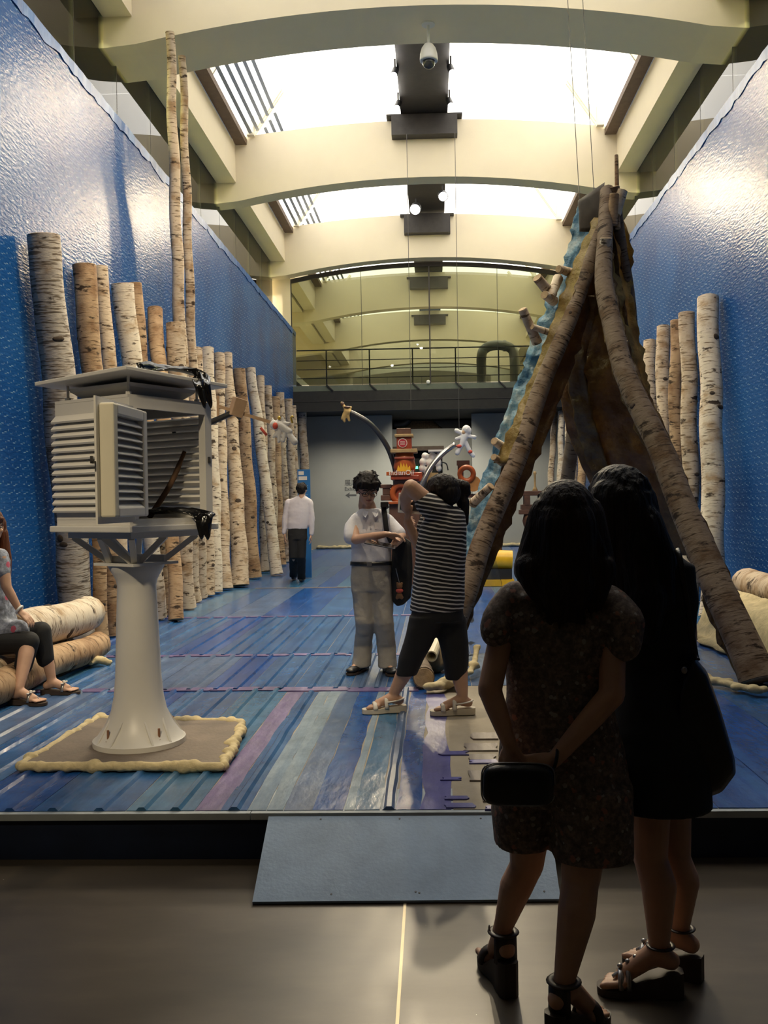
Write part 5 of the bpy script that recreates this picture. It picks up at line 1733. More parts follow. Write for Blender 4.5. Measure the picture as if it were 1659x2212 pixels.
arm('curved_arm', [(855, 1022, -0.27), (850, 1000, -0.27), (838, 968, -0.2), (818, 936, -0.1), (795, 912, 0), (768, 896, 0), (757, 891, 0)], 0.045, 'dark curved tube arching left from the red tower, with a bronze toy head')
C2 = plane(748, 888, DM)
toy('bronze_toy', C2, U, 'small bronze coloured toy figure on the end of the dark curved tube', {'mat': 'gold_matt',
    'limbs': [((6, 2), (0, 0), 7, 6), ((0, 0), (-8, 16), 5, 4), ((2, 4), (6, 20), 4, 3), ((-2, -6), (-10, -18), 4, 3), ((6, -4), (10, -8), 4, 3), ((-6, 6), (-4, 22), 3, 3)],
    'bits': [('hat', (2, -8), 8, 3, 'machine_brown'), ('hat_tail', (-8, -15), 4, 5, 'machine_brown')],
    'rods': [('golden_rod', [(4, 4), (7, 22)], 2, 'gold')]})
arm('curved_arm', [(905, 1060, 0.27), (916, 1036, 0.25), (930, 1010, 0.2), (948, 988, 0.15), (966, 972, 0.1), (984, 960, 0.1)], 0.045, 'steel tube bending up from the red tower to the white plush figure', 'steel', DM)
C3 = plane(1002, 938, DM - 0.1)
toy('plush_astronaut', C3, U, 'white plush figure with red patches at the end of the steel tube', {'mat': 'plush_white',
    'limbs': [((6, -10), (8, -8), 10, 9), ((2, 4), (-2, 18), 8, 7), ((2, 4), (-16, 10), 4, 4), ((6, 4), (24, 6), 4, 4), ((-4, -2), (-16, -8), 4, 5), ((-2, 18), (-10, 32), 6, 5), ((4, 18), (12, 36), 5, 5), ((-10, 32), (-14, 40), 5, 6), ((12, 36), (20, 46), 5, 5)],
    'bits': [('red_patch', (-10, 26, 0.02), 6, 4, 'plush_red'), ('red_patch', (14, 38, 0.02), 5, 4, 'plush_red'), ('face', (0, -4, 0.03), 4, 5, 'raw_pine')],
    'rods': [('small_stick', [(16, 4), (26, 12)], 1.5, 'plush_white')]})
arm('curved_arm', [(1082, 1262, 0), (1080, 1150, 0), (1084, 1030, 0), (1095, 998, 0), (1110, 985, 0), (1130, 970, 0), (1150, 961, 0)], 0.035, 'short dark arm behind the tipi pole ending in a wooden head', 'machine_brown', DM)
C4 = plane(1158, 957, DM)
toy('wooden_toy', C4, U, 'small orange brown wooden head on the short dark arm', {'mat': 'orange_foam', 'limbs': [((-6, 0), (0, -2), 5, 5), ((0, -2), (12, 2), 4, 4)], 'bits': [('knob', (-6, 6), 4, 4, 'machine_brown'), ('knob', (8, -7), 3, 4, 'machine_brown')], 'rods': []})
# white plaster capital in the middle
pw_ = empty('white_capital', (mx(935), DM + 0.4, zf), 'white carved capital with lumpy figures beside the red tower', 'sculpture')
b = MB()
for k, (x, y, r) in enumerate(((918, 985, 8), (934, 986, 9), (950, 984, 8), (914, 998, 9), (930, 1000, 10), (946, 1000, 9), (912, 1012, 8), (926, 1016, 9), (922, 1024, 7), (948, 1012, 7))):
    b.ell(at(x, y, DM + 0.35), r * U, r * U * 1.1, r * U, None, 10, 8)
remesh(b, 'carved_body', 0.016, 'white_paint', pw_, 2)
MB().box((at(910, 0, DM).x, DM + 0.2, mz(974)), (at(955, 0, DM).x, DM + 0.5, mz(970))).build('abacus', 'white_paint', pw_)
MB().lathe([(0.1, zf), (0.1, mz(1020))], (mx(934), DM + 0.38, 0), 14).build('column', 'machine_tan', pw_)
MB().tube(curve_pts([at(953, 998, DM + 0.3), at(964, 1002, DM + 0.3), at(968, 1016, DM + 0.3)], 8), 0.012, 6).build('bent_wire', 'black_metal', pw_)
# orange ring and brown wheel on a stand
rs = empty('ring_stand', (mx(1010), DM + 0.3, zf), 'red ring above a round brown plate on a brown wooden stand', 'sculpture')
torus('red_ring', 1008, 1024, 0.115, 0.045, 'machine_orange', rs, DM + 0.25)
MB().lathe([(0.135, 0.0), (0.135, 0.05)], at(1022, 1045, DM + 0.3), 22, M=Rx).build('round_plate', 'orange_foam', rs)
for nm, x0, x1, y0, y1 in (('ring_cap', 988, 1016, 994, 1004), ('back_post', 990, 1002, 1004, 1068), ('table_top', 996, 1032, 1068, 1076)):
    MB().box((mx(x0), DM + 0.32, mz(y1)), (mx(x1), DM + 0.5, mz(y0))).build(nm, 'machine_brown', rs)
for x in (1000, 1028):
    MB().box((mx(x) - 0.02, DM + 0.34, zf), (mx(x) + 0.02, DM + 0.48, mz(1076))).build('stand_leg', 'machine_brown', rs)
# turned press beyond the tipi
tv = empty('screw_press', (mx(1155), DM, zf), 'dark brown wooden screw press standing beyond the tipi', 'press')
for nm, x0, x1, y0, y1 in (('top_plate', 1123, 1182, 1064, 1074), ('left_upright', 1130, 1143, 1074, 1096), ('clamp', 1124, 1160, 1093, 1104), ('lower_plate', 1120, 1166, 1104, 1114), ('right_upright', 1166, 1180, 1074, 1104)):
    MB().box((mx(x0), DM - 0.1, mz(y1)), (mx(x1), DM + 0.12, mz(y0))).build(nm, 'machine_brown', tv, bevel=0.008)
MB().lathe([(0.05, mz(1064)), (0.03, mz(1058)), (0.018, mz(1054)), (0.018, mz(1030)), (0.03, mz(1026)), (0.02, mz(1022))], (mx(1155), DM, 0), 12).build('screw_handle', 'machine_tan', tv, smooth=True)
MB().lathe([(0.22, zf), (0.22, mz(1240)), (0.07, mz(1200)), (0.06, mz(1150)), (0.10, mz(1138)), (0.12, mz(1128)), (0.09, mz(1114))], (mx(1142), DM, 0), 16).build('turned_foot', 'machine_brown', tv, smooth=True)
# yellow drum on a dark cradle
yd = empty('yellow_drum', (mx(1090), DM - 0.6, zf), 'glossy yellow drum lying on a black and yellow cradle', 'drum')
DY = DM - 0.3
c0, c1 = at(1058, 1208, DY), at(1106, 1210, DY)
MB().tube([c0, c1], 0.16, 24).build('drum', 'drum_yellow', yd, smooth=False).data.set_sharp_from_angle(angle=radians(40))
autosmooth(yd.children[0], 40)
zb_ = at(1090, 1250, DY).z
MB().box((at(1035, 1210, DY).x, DY - 0.2, ZS + 0.01), (at(1108, 1210, DY).x, DY + 0.25, max(ZS + 0.06, zb_))).build('yellow_sill', 'drum_yellow', yd)
MB().box((at(1040, 1210, DY).x, DY - 0.15, max(ZS + 0.061, zb_ + 0.001)), (at(1104, 1210, DY).x, DY + 0.2, c0.z - 0.155)).build('black_cradle', 'black_metal', yd)
MB().box((at(1040, 1210, DY).x, DY - 0.1, c0.z - 0.154), (c0.x - 0.003, DY + 0.15, c0.z + 0.12)).build('black_end', 'black_metal', yd)
# exit lamp in the dark doorway
q = at(899, 1010, RY + 0.89)
t = empty('exit_light', q, 'small glowing green light in the dark doorway', 'light')
MB().box((q.x - 0.06, q.y - 0.03, q.z - 0.04), (q.x + 0.06, q.y, q.z + 0.04)).build('light_box', 'exit_green', t)
# wall lettering and arrow, blue notice board
zt = at(745, 1062, BACK_Y).z
q = at(744, 1048, BACK_Y - 0.006)
mat('wall_letter', (0.09, 0.09, 0.085), 0.7, noise_=0.05)
wt = empty('wall_sign', at(760, 1060, BACK_Y - 0.004), 'dark grey lettering with a left arrow on the grey back wall', 'sign')
text('lettering', '展厅', 0.20, q, 'wall_letter', wt, 0.002)
text('lettering', 'Exhibition', 0.16, at(744, 1060, BACK_Y - 0.006), 'wall_letter', wt, 0.002)
a = at(746, 1070, BACK_Y - 0.006)
MB().prism([(a.x, a.z), (a.x + 0.14, a.z + 0.09), (a.x + 0.12, a.z + 0.025), (a.x + 0.34, a.z + 0.025), (a.x + 0.34, a.z - 0.025), (a.x + 0.12, a.z - 0.025), (a.x + 0.14, a.z - 0.09)], a.y, a.y + 0.004).build('arrow', 'wall_letter', wt)
Dp = 17.3
nb = empty('notice_board', at(655, 1220, Dp), 'blue notice board with white heading standing by the birch row', 'notice board')
mat('notice_blue', (0.02, 0.16, 0.42), 0.45, noise_=0.05)
x0, x1 = at(643, 1060, Dp).x, at(670, 1060, Dp).x
zt_, zb2 = at(655, 1014, Dp).z, ZS + 0.012
nb.location.z = zb2; ORG[nb] = V(nb.location)
MB().box((x0, Dp, zb2), (x1, Dp + 0.05, zt_)).build('board_panel', 'notice_blue', nb)
for k, (w, h, y) in enumerate(((0.10, 0.07, 1022), (0.16, 0.07, 1033))):
    z = at(655, y, Dp).z
    text('heading', ('THE', 'PROJECT')[k] if False else '', 0.08, V((x0, Dp, z)), 'letter_white', nb) if False else None
    MB().box((x0 + 0.02, Dp - 0.003, z - h / 2), (x0 + 0.02 + w, Dp - 0.0005, z + h / 2)).build('heading_line', 'letter_white', nb)
for k in range(14):
    z = at(655, 1044 + k * 5, Dp).z
    MB().box((x0 + 0.02, Dp - 0.003, z - 0.006), (x0 + 0.02 + (0.17 if k % 4 else 0.12), Dp - 0.0005, z + 0.006)).build('text_line', mat('text_pale', (0.25, 0.42, 0.6), 0.5, noise_=0.02) if k == 0 else 'text_pale', nb)
# ------------------------------------------------------------------ people
mat('skin', (0.52, 0.31, 0.21), 0.55, noise_=0.06, scale=12)
mat('skin_warm', (0.50, 0.29, 0.19), 0.5, noise_=0.06, scale=12)
mat('eye_white', (0.75, 0.73, 0.70), 0.25, noise_=0.02)
mat('eye_dark', (0.015, 0.012, 0.01), 0.15, noise_=0.02)
mat('lip', (0.36, 0.13, 0.11), 0.5, noise_=0.05)
mat('leather_black', (0.010, 0.010, 0.011), 0.4, noise_=0.2, bump=(60, 0.15))
mat('cloth_black', (0.008, 0.008, 0.009), 0.8, noise_=0.2, bump=(200, 0.1))
mat('shirt_white', (0.66, 0.66, 0.72), 0.8, noise_=0.03, bump=(14, 0.35, 0.02))
mat('shirt_pinkish', (0.62, 0.57, 0.60), 0.8, noise_=0.03, bump=(10, 0.3, 0.02))
mat('trouser_grey', (0.33, 0.31, 0.28), 0.85, noise_=0.08, bump=(9, 0.5, 0.03))
mat('sandal_white', (0.62, 0.58, 0.52), 0.6, noise_=0.08)
mat('sole_pale', (0.58, 0.52, 0.42), 0.7, noise_=0.08)
mat('sole_dark', (0.05, 0.032, 0.022), 0.6, noise_=0.2)
mat('strap_brown', (0.03, 0.018, 0.012), 0.45, noise_=0.2)
mat('strap_metal', (0.34, 0.33, 0.33), 0.3, metal=0.7, noise_=0.2)
mat('frame_dark', (0.02, 0.015, 0.012), 0.3, noise_=0.1)
mat('paper_white', (0.7, 0.69, 0.66), 0.5, noise_=0.02)
mat('tablet_dark', (0.03, 0.03, 0.035), 0.2, noise_=0.1)
mat('bracelet_white', (0.72, 0.72, 0.70), 0.3, noise_=0.03)
mat('nail', (0.6, 0.4, 0.33), 0.3, noise_=0.02)


def m_hair(name, c0, c1):
    m = bpy.data.materials.new(name); m.use_nodes = True
    nt = m.node_tree; b = nt.nodes['Principled BSDF']
    v = mapping(nt, (60, 60, 4))
    n1 = N(nt, 'ShaderNodeTexNoise', Scale=1.0, Detail=5.0); nt.links.new(v, n1.inputs['Vector'])
    r = ramp(nt, [(0.3, c0), (0.7, c1)]); nt.links.new(n1.outputs['Fac'], r.inputs['Fac'])
    nt.links.new(r.outputs[0], b.inputs['Base Color'])
    b.inputs['Roughness'].default_value = 0.6
    b.inputs['Specular IOR Level'].default_value = 0.25
    bp = N(nt, 'ShaderNodeBump', Strength=1.0, Distance=0.02); nt.links.new(n1.outputs['Fac'], bp.inputs['Height']); nt.links.new(bp.outputs[0], b.inputs['Normal'])
    MT[name] = m


m_hair('hair_black', (0.006, 0.005, 0.005), (0.022, 0.016, 0.013))
m_hair('hair_brown', (0.010, 0.006, 0.004), (0.035, 0.020, 0.013))
m_hair('hair_red', (0.05, 0.014, 0.006), (0.14, 0.045, 0.018))


def m_print(name, base, spots, scale=26.0):
    """small all-over flower print"""
    m = bpy.data.materials.new(name); m.use_nodes = True
    nt = m.node_tree; b = nt.nodes['Principled BSDF']
    v = mapping(nt, (1, 1, 1))
    n1 = N(nt, 'ShaderNodeTexNoise', Scale=scale * 1.3, Detail=4.0, Roughness=0.7); nt.links.new(v, n1.inputs['Vector'])
    r = ramp(nt, [(0.35, base), (0.5, tuple(min(1, x * 1.9) for x in base)), (0.62, tuple(min(1, x * 3.2) for x in base))]); nt.links.new(n1.outputs['Fac'], r.inputs['Fac'])
    c = r.outputs[0]
    for i, s in enumerate(spots):
        vo = N(nt, 'ShaderNodeTexVoronoi', Scale=scale * (0.5 + 0.2 * i)); nt.links.new(v, vo.inputs['Vector'])
        n2 = N(nt, 'ShaderNodeTexNoise', Scale=scale * 1.1); nt.links.new(v, n2.inputs['Vector'])
        ad = N(nt, 'ShaderNodeMath', operation='MULTIPLY_ADD'); ad.inputs[1].default_value = 0.7; nt.links.new(n2.outputs['Fac'], ad.inputs[0]); nt.links.new(vo.outputs['Distance'], ad.inputs[2])
        lt = N(nt, 'ShaderNodeMath', operation='LESS_THAN'); lt.inputs[1].default_value = 0.52; nt.links.new(ad.outputs[0], lt.inputs[0])
        c = mix(nt, lt.outputs[0], c, s)
    nt.links.new(c, b.inputs['Base Color']); b.inputs['Roughness'].default_value = 0.85
    n3 = N(nt, 'ShaderNodeTexNoise', Scale=9.0, Detail=3.0); nt.links.new(v, n3.inputs['Vector'])
    bp = N(nt, 'ShaderNodeBump', Strength=0.4, Distance=0.03); nt.links.new(n3.outputs['Fac'], bp.inputs['Height']); nt.links.new(bp.outputs[0], b.inputs['Normal'])
    MT[name] = m


m_print('print_dusky', (0.075, 0.056, 0.046), [(0.34, 0.16, 0.12), (0.34, 0.31, 0.28)], 42.0)
m_print('print_grey', (0.13, 0.14, 0.17), [(0.50, 0.10, 0.16)], 16.0)


def m_stripe(name, period, tilt=0.0):
    m = bpy.data.materials.new(name); m.use_nodes = True
    nt = m.node_tree; b = nt.nodes['Principled BSDF']
    tc = N(nt, 'ShaderNodeTexCoord')
    sp_ = N(nt, 'ShaderNodeSeparateXYZ'); nt.links.new(tc.outputs['Object'], sp_.inputs[0])
    nz = N(nt, 'ShaderNodeTexNoise', Scale=6.0); nt.links.new(tc.outputs['Object'], nz.inputs['Vector'])
    a = N(nt, 'ShaderNodeMath', operation='MULTIPLY_ADD'); a.inputs[1].default_value = tilt; nt.links.new(sp_.outputs['X'], a.inputs[0]); nt.links.new(sp_.outputs['Z'], a.inputs[2])
    a2 = N(nt, 'ShaderNodeMath', operation='MULTIPLY_ADD'); a2.inputs[1].default_value = 0.03; nt.links.new(nz.outputs['Fac'], a2.inputs[0]); nt.links.new(a.outputs[0], a2.inputs[2])
    d = N(nt, 'ShaderNodeMath', operation='DIVIDE'); d.inputs[1].default_value = period; nt.links.new(a2.outputs[0], d.inputs[0])
    f = N(nt, 'ShaderNodeMath', operation='FRACT'); nt.links.new(d.outputs[0], f.inputs[0])
    lt = N(nt, 'ShaderNodeMath', operation='LESS_THAN'); lt.inputs[1].default_value = 0.36; nt.links.new(f.outputs[0], lt.inputs[0])
    nt.links.new(mix(nt, lt.outputs[0], (0.012, 0.012, 0.016), (0.58, 0.56, 0.54)), b.inputs['Base Color'])
    b.inputs['Roughness'].default_value = 0.85
    MT[name] = m


m_stripe('stripes', 0.0265, 0.16)


def basis(fwd, up=V((0, 0, 1))):
    f = V(fwd).normalized()
    r = f.cross(V(up)).normalized()
    u = r.cross(f).normalized()
    return r, f, u


def RM(r, f, u): return Matrix((r, f, u)).transposed().to_4x4()


def head(b, c, fwd, up, s=1.0):
    r, f, u = basis(fwd, up)
    M = RM(r, f, u)
    P = lambda x, y, z: c + (r * x + f * y + u * z) * s
    b.ell(P(0, -0.012, 0.03), 0.074 * s, 0.092 * s, 0.086 * s, M, 20, 14)
    b.ell(P(0, 0.022, -0.04), 0.059 * s, 0.066 * s, 0.072 * s, M, 18, 12)
    b.ell(P(0, 0.058, -0.092), 0.026 * s, 0.024 * s, 0.018 * s, M, 10, 8)
    b.cap(P(0, 0.082, 0.004), P(0, 0.101, -0.028), 0.008 * s, 0.013 * s, 10)
    b.ell(P(0, 0.068, 0.016), 0.05 * s, 0.018 * s, 0.012 * s, M, 12, 8)
    b.ell(P(0, 0.083, -0.058), 0.022 * s, 0.010 * s, 0.012 * s, M, 10, 8)
    for k in (-1, 1):
        b.ell(P(0.077 * k, -0.008, -0.012), 0.010 * s, 0.020 * s, 0.032 * s, M, 10, 8)
        b.ell(P(0.034 * k, 0.070, -0.028), 0.022 * s, 0.016 * s, 0.022 * s, M, 10, 8)
    b.cap(P(0, -0.02, -0.05), P(0, -0.032, -0.15), 0.052 * s, 0.056 * s, 14)
    return P, M


def face(P, M, s, root, glasses=False, smile=False):
    for k in (-1, 1):
        e = MB().ell(P(0.031 * k, 0.079, -0.002), 0.0115 * s, 0.006 * s, 0.0055 * s, M, 10, 8).build('eye', 'eye_white', root, smooth=True)
        MB().ell(P(0.031 * k, 0.0855, -0.003), 0.0052 * s, 0.0025 * s, 0.0052 * s, M, 8, 6).build('iris', 'eye_dark', e, smooth=True)
        MB().tube([P(0.014 * k, 0.089, 0.018), P(0.032 * k, 0.089, 0.024), P(0.05 * k, 0.075, 0.018)], 0.004 * s, 6).build('eyebrow', 'hair_black', root)
    MB().tube([P(-0.022, 0.085, -0.057), P(0, 0.094, -0.060 - (0.006 if smile else 0)), P(0.022, 0.085, -0.057)], [0.003 * s, 0.0065 * s, 0.003 * s], 8).build('mouth', 'lip', root, smooth=True)
    if glasses:
        g = None
        for k in (-1, 1):
            ring = [P(0.034 * k + 0.024 * cos(a), 0.102, -0.004 + 0.017 * sin(a)) for a in (2 * pi * j / 16 for j in range(17))]
            o = MB().tube(ring, 0.0022, 6).build('glasses_rim', 'frame_dark', root)
            MB().tube([P(0.057 * k, 0.10, 0), P(0.078 * k, 0.0, 0.0)], 0.002, 5).build('glasses_temple', 'frame_dark', root)
        MB().tube([P(-0.012, 0.103, 0.0), P(0.012, 0.103, 0.0)], 0.002, 5).build('glasses_bridge', 'frame_dark', root)


def hand(b, wrist, d, pn, side, curl=0.35, s=1.0, thumb_in=0.6):
    """palm, four fingers and a thumb; d = pointing direction, pn = direction the palm faces, side=+1: thumb on the left of d seen from the back"""
    d = V(d).normalized(); pn = (V(pn) - d * V(pn).dot(d)).normalized()
    lat = d.cross(pn) * side
    P = lambda a, l, n: wrist + (d * a + lat * l + pn * n) * s
    b.cap(P(-0.01, 0, 0), P(0.02, 0, 0), 0.026 * s, 0.028 * s, 12, 0.75, pn)
    for l in (-0.030, -0.010, 0.010, 0.030):
        b.cap(P(0.012, l * 0.6, 0), P(0.078, l * 1.02, 0), 0.014 * s, 0.0125 * s, 10, 0.9, pn)
    nails = []
    for k, (l, L, w) in enumerate(((0.033, 0.072, 0.0086), (0.0115, 0.080, 0.0088), (-0.0115, 0.074, 0.0085), (-0.0335, 0.058, 0.0076))):
        p = P(0.080, l, 0)
        fan = l * 1.5
        ang = 0.0
        for j, part in enumerate((0.46, 0.31, 0.23)):
            ang += curl * (0.7, 1.0, 0.8)[j]
            q = p + (d * cos(ang) + pn * sin(ang) + lat * fan).normalized() * (L * part * s)
            b.cap(p, q, w * (1.03 - 0.06 * j) * s, w * (0.97 - 0.08 * j) * s, 10)
            p = q
        nails.append(p)
    a0 = P(0.018, 0.026, 0.006)
    a1 = a0 + (d * 0.62 + lat * 0.62 + pn * 0.30 * thumb_in).normalized() * 0.040 * s
    a2 = a1 + (d * 0.86 + lat * 0.22 + pn * 0.5 * thumb_in).normalized() * 0.031 * s
    a3 = a2 + (d * 0.9 - lat * 0.05 + pn * 0.5 * thumb_in).normalized() * 0.024 * s
    b.cap(a0, a1, 0.0145 * s, 0.0115 * s, 10); b.cap(a1, a2, 0.0112 * s, 0.0100 * s, 10); b.cap(a2, a3, 0.010 * s, 0.0085 * s, 10)
    return P


def arm_(b, sh, el, wr, r=(0.046, 0.040, 0.036, 0.025)):
    b.cap(sh, el, r[0], r[1], 14)
    m = el.lerp(wr, 0.35)
    b.cap(el, m, r[1] * 0.97, r[2], 14)
    b.cap(m, wr, r[2], r[3], 14)


def leg_(b, hip, kn, an, r=(0.085, 0.055, 0.052, 0.034), back=V((0, 0, 0))):
    b.cap(hip, kn, r[0], r[1], 16)
    c = kn.lerp(an, 0.32) + back
    b.cap(kn, c, r[1] * 0.95, r[2], 16)
    b.cap(c, an, r[2], r[3], 16)


def foot(b, g, d, heel=0.0, plat=0.0, s=1.0, toes=True):
    """g = point on the ground under the ankle, d = direction of the toes"""
    d = V((d[0], d[1], 0)).normalized(); lat = V((-d.y, d.x, 0))
    Z = V((0, 0, 1))
    P = lambda a, l, z: g + d * (a * s) + lat * (l * s) + Z * z
    an = P(0, 0, heel + plat + 0.085 * s)
    b.cap(P(-0.035, 0, heel + plat + 0.032 * s), P(0.02, 0, heel + plat + 0.05 * s), 0.031 * s, 0.034 * s, 12)
    b.cap(an, P(0.0, 0, heel + plat + 0.045 * s), 0.034 * s, 0.036 * s, 12)
    b.cap(P(0.01, 0, heel + plat + 0.055 * s), P(0.115, -0.004, plat + 0.028 * s + heel * 0.10), 0.036 * s, 0.027 * s, 12)
    b.cap(P(0.105, -0.022, plat + 0.022 * s), P(0.115, 0.026, plat + 0.020 * s), 0.022 * s, 0.020 * s, 10)
    if toes:
        for k, (l, L, r) in enumerate(((0.030, 0.050, 0.0125), (0.012, 0.046, 0.0095), (-0.006, 0.041, 0.009), (-0.023, 0.035, 0.0085), (-0.038, 0.027, 0.008))):
            b.cap(P(0.125, l * 0.95, plat + 0.017 * s), P(0.132 + L, l * 1.1, plat + 0.012 * s), r * 1.05 * s, r * s, 8)
    return an


def sole(root, g, d, heel, plat, mt, s=1.0, name='sole'):
    d = V((d[0], d[1], 0)).normalized(); lat = V((-d.y, d.x, 0))
    prof = [(-0.075, 0.018, 1.0), (-0.06, 0.031, 1.0), (-0.02, 0.034, 0.95), (0.04, 0.030, 0.6), (0.09, 0.040, 0.15), (0.125, 0.045, 0.02), (0.165, 0.042, 0.0), (0.19, 0.030, 0.0), (0.20, 0.014, 0.0)]
    rings = []
    for a, w, k in prof:
        zt = plat + heel * k
        q = g + d * (a * s)
        rings.append([q + lat * (w * s) + V((0, 0, 0.002)), q - lat * (w * s) + V((0, 0, 0.002)), q - lat * (w * s * 1.02) + V((0, 0, max(zt, 0.012))), q + lat * (w * s * 1.02) + V((0, 0, max(zt, 0.012)))])
    o = MB().loft(rings).build(name, mt, root)
    return autosmooth(o, 45)


def strap(root, g, d, pts, w, mt, name='strap'):
    d = V((d[0], d[1], 0)).normalized(); lat = V((-d.y, d.x, 0))
    P_ = [g + d * a + lat * l + V((0, 0, z)) for a, l, z in pts]
    return MB().tube(curve_pts(P_, 14), w, 8, flat=0.45).build(name, mt, root, smooth=True)


def arch(a, z0, z1, w, n=5, a1=None):
    """points of a strap crossing over the foot at distance a along it"""
    a1 = a if a1 is None else a1
    return [(lerp(a, a1, t), w * cos(pi * (1 - t)), z0 + (z1 - z0) * sin(pi * t)) for t in (k / (n - 1) for k in range(n))]


def ring(c, rx, ry, r=V((1, 0, 0)), f=V((0, 1, 0)), n=28, p=2.3):
    out = []
    for k in range(n):
        a = 2 * pi * k / n
        ca, sa = cos(a), sin(a)
        out.append(c + r * (rx * math.copysign(abs(ca) ** (2 / p), ca)) + f * (ry * math.copysign(abs(sa) ** (2 / p), sa)))
    return out


def wrinkle(amp, fr=(6, 6, 9), seed=0):
    def f(p):
        n = noise.noise(V((p.x * fr[0] + seed, p.y * fr[1], p.z * fr[2]))) + 0.5 * noise.noise(V((p.x * fr[0] * 2.1, p.y * fr[1] * 2.1 + seed, p.z * fr[2] * 2.3)))
        return p + V((n, n * 0.7, 0)) * amp
    return f


def strands(amp, seed=0, fz=3.0, fx=22.0):
    def f(p):
        n = noise.noise(V((p.x * fx + seed, p.y * fx, p.z * fz))) + 0.6 * noise.noise(V((p.x * fx * 2.2, p.y * fx * 2.2 + seed, p.z * fz)))
        return p + V((n, n, n * 0.2)) * amp
    return f


def tufts(b, P, n, seed, ln=0.045, r=0.013, low=-0.25, lift=0.25, front=0.95):
    """short locks lying over the crown"""
    rn = random.Random(seed)
    for _ in range(n):
        a = rn.uniform(-pi, pi); z = rn.uniform(low, 1.0)
        q = sqrt(max(0, 1 - z * z))
        x, y = sin(a) * q, cos(a) * q
        if y > 0.35 and z < 0.42: continue
        if abs(x) > 0.75 and z < -0.1: continue
        p0 = (0.088 * x, -0.016 + 0.105 * y, 0.042 + 0.088 * z)
        t = V((x * 0.6 + rn.uniform(-0.4, 0.4), y * 0.6 + rn.uniform(-0.3, 0.3) + (0.5 if y > 0.2 else -0.1), -0.8 + z * 0.5))
        t = t - V((x, y, z)) * (t.dot(V((x, y, z))) - lift)
        t.normalize()
        L = ln * rn.uniform(0.7, 1.3)
        b.cap(P(*p0), P(p0[0] + t.x * L, p0[1] + t.y * L, p0[2] + t.z * L), r, r * 0.35, 7)


def locks(b, starts, ends, n, seed, r0=0.016, r1=0.006, sag=0.02):
    """long strands between two rows of points"""
    rn = random.Random(seed)
    def pick(row, t):
        k = min(int(t * (len(row) - 1)), len(row) - 2)
        return row[k].lerp(row[k + 1], t * (len(row) - 1) - k)
    for i in range(n):
        t = (i + rn.random()) / n
        a = pick(starts, t); c = pick(ends, min(1, max(0, t + rn.uniform(-0.08, 0.08)))) + V((0, 0, rn.uniform(-0.04, 0.03)))
        m = a.lerp(c, 0.55) + V((rn.uniform(-1, 1), -abs(rn.uniform(0, 1)), 0)) * sag
        pts = curve_pts([a, m, c], 10)
        b.tube(pts, [lerp(r0, r1, (k / (len(pts) - 1)) ** 1.5) for k in range(len(pts))], 7)


# ---- woman in the dusky flower print romper, hands clasped behind her back
D = 2.95
def J(x, y, dd=0.0): return at(x, y, D + dd)
gl = on_z(1088, 2134, 0.0); gl.y -= 0.0
gr = on_z(1222, 2255, 0.0)
w1 = empty('person', ((gl.x + gr.x) / 2, (gl.y + gr.y) / 2, 0), 'woman with long dark hair in a flowered romper, hands clasped behind her back', 'person')
dl_, dr_ = V((-0.25, 1.0, 0)), V((0.75, 0.75, 0))
b = MB()
hc = J(1222, 1132, -0.02)
P, M = head(b, hc, V((0.35, 1, 0.0)), V((0.10, 0, 1)), 0.98)
nb_ = J(1212, 1262)
b.cap(J(1212, 1240), J(1212, 1300), 0.06, 0.075, 14)
b.loft([ring(J(1208, 1268), 0.10, 0.055), ring(J(1206, 1300), 0.165, 0.075), ring(J(1206, 1370), 0.155, 0.085), ring(J(1208, 1450), 0.125, 0.08), ring(J(1210, 1520), 0.125, 0.085), ring(J(1212, 1620), 0.165, 0.105), ring(J(1212, 1700), 0.165, 0.11)])
hipL, hipR = J(1150, 1700, 0.05), J(1272, 1700, -0.05)
anL = foot(b, gl, dl_, 0.085, 0.030); anR = foot(b, gr, dr_, 0.085, 0.030)
leg_(b, hipL, at(1138, 1868, gl.y - 0.02), anL, (0.082, 0.056, 0.054, 0.031), V((-0.012, -0.015, 0)))
leg_(b, hipR, at(1254, 1900, gr.y + 0.10), anR, (0.085, 0.060, 0.058, 0.033), V((0.0, -0.02, 0)))
elL, wrL = J(1058, 1490, -0.10), J(1098, 1602, -0.17)
elR, wrR = J(1322, 1500, -0.12), J(1198, 1640, -0.19)
arm_(b, J(1096, 1312), elL, wrL, (0.040, 0.038, 0.034, 0.023)); arm_(b, J(1322, 1318), elR, wrR, (0.044, 0.040, 0.036, 0.024))
hand(b, wrL + V((0.004, 0, -0.012)), V((0.30, -0.02, -1)), V((0.5, 0.85, 0.0)), -1, 0.45, 0.95)
hand(b, wrR + V((-0.012, 0, -0.005)), V((-0.95, -0.02, -0.28)), V((0.0, 0.9, -0.4)), 1, 0.40, 0.95)
remesh(b, 'body', 0.0052, 'skin_warm', w1, 3)
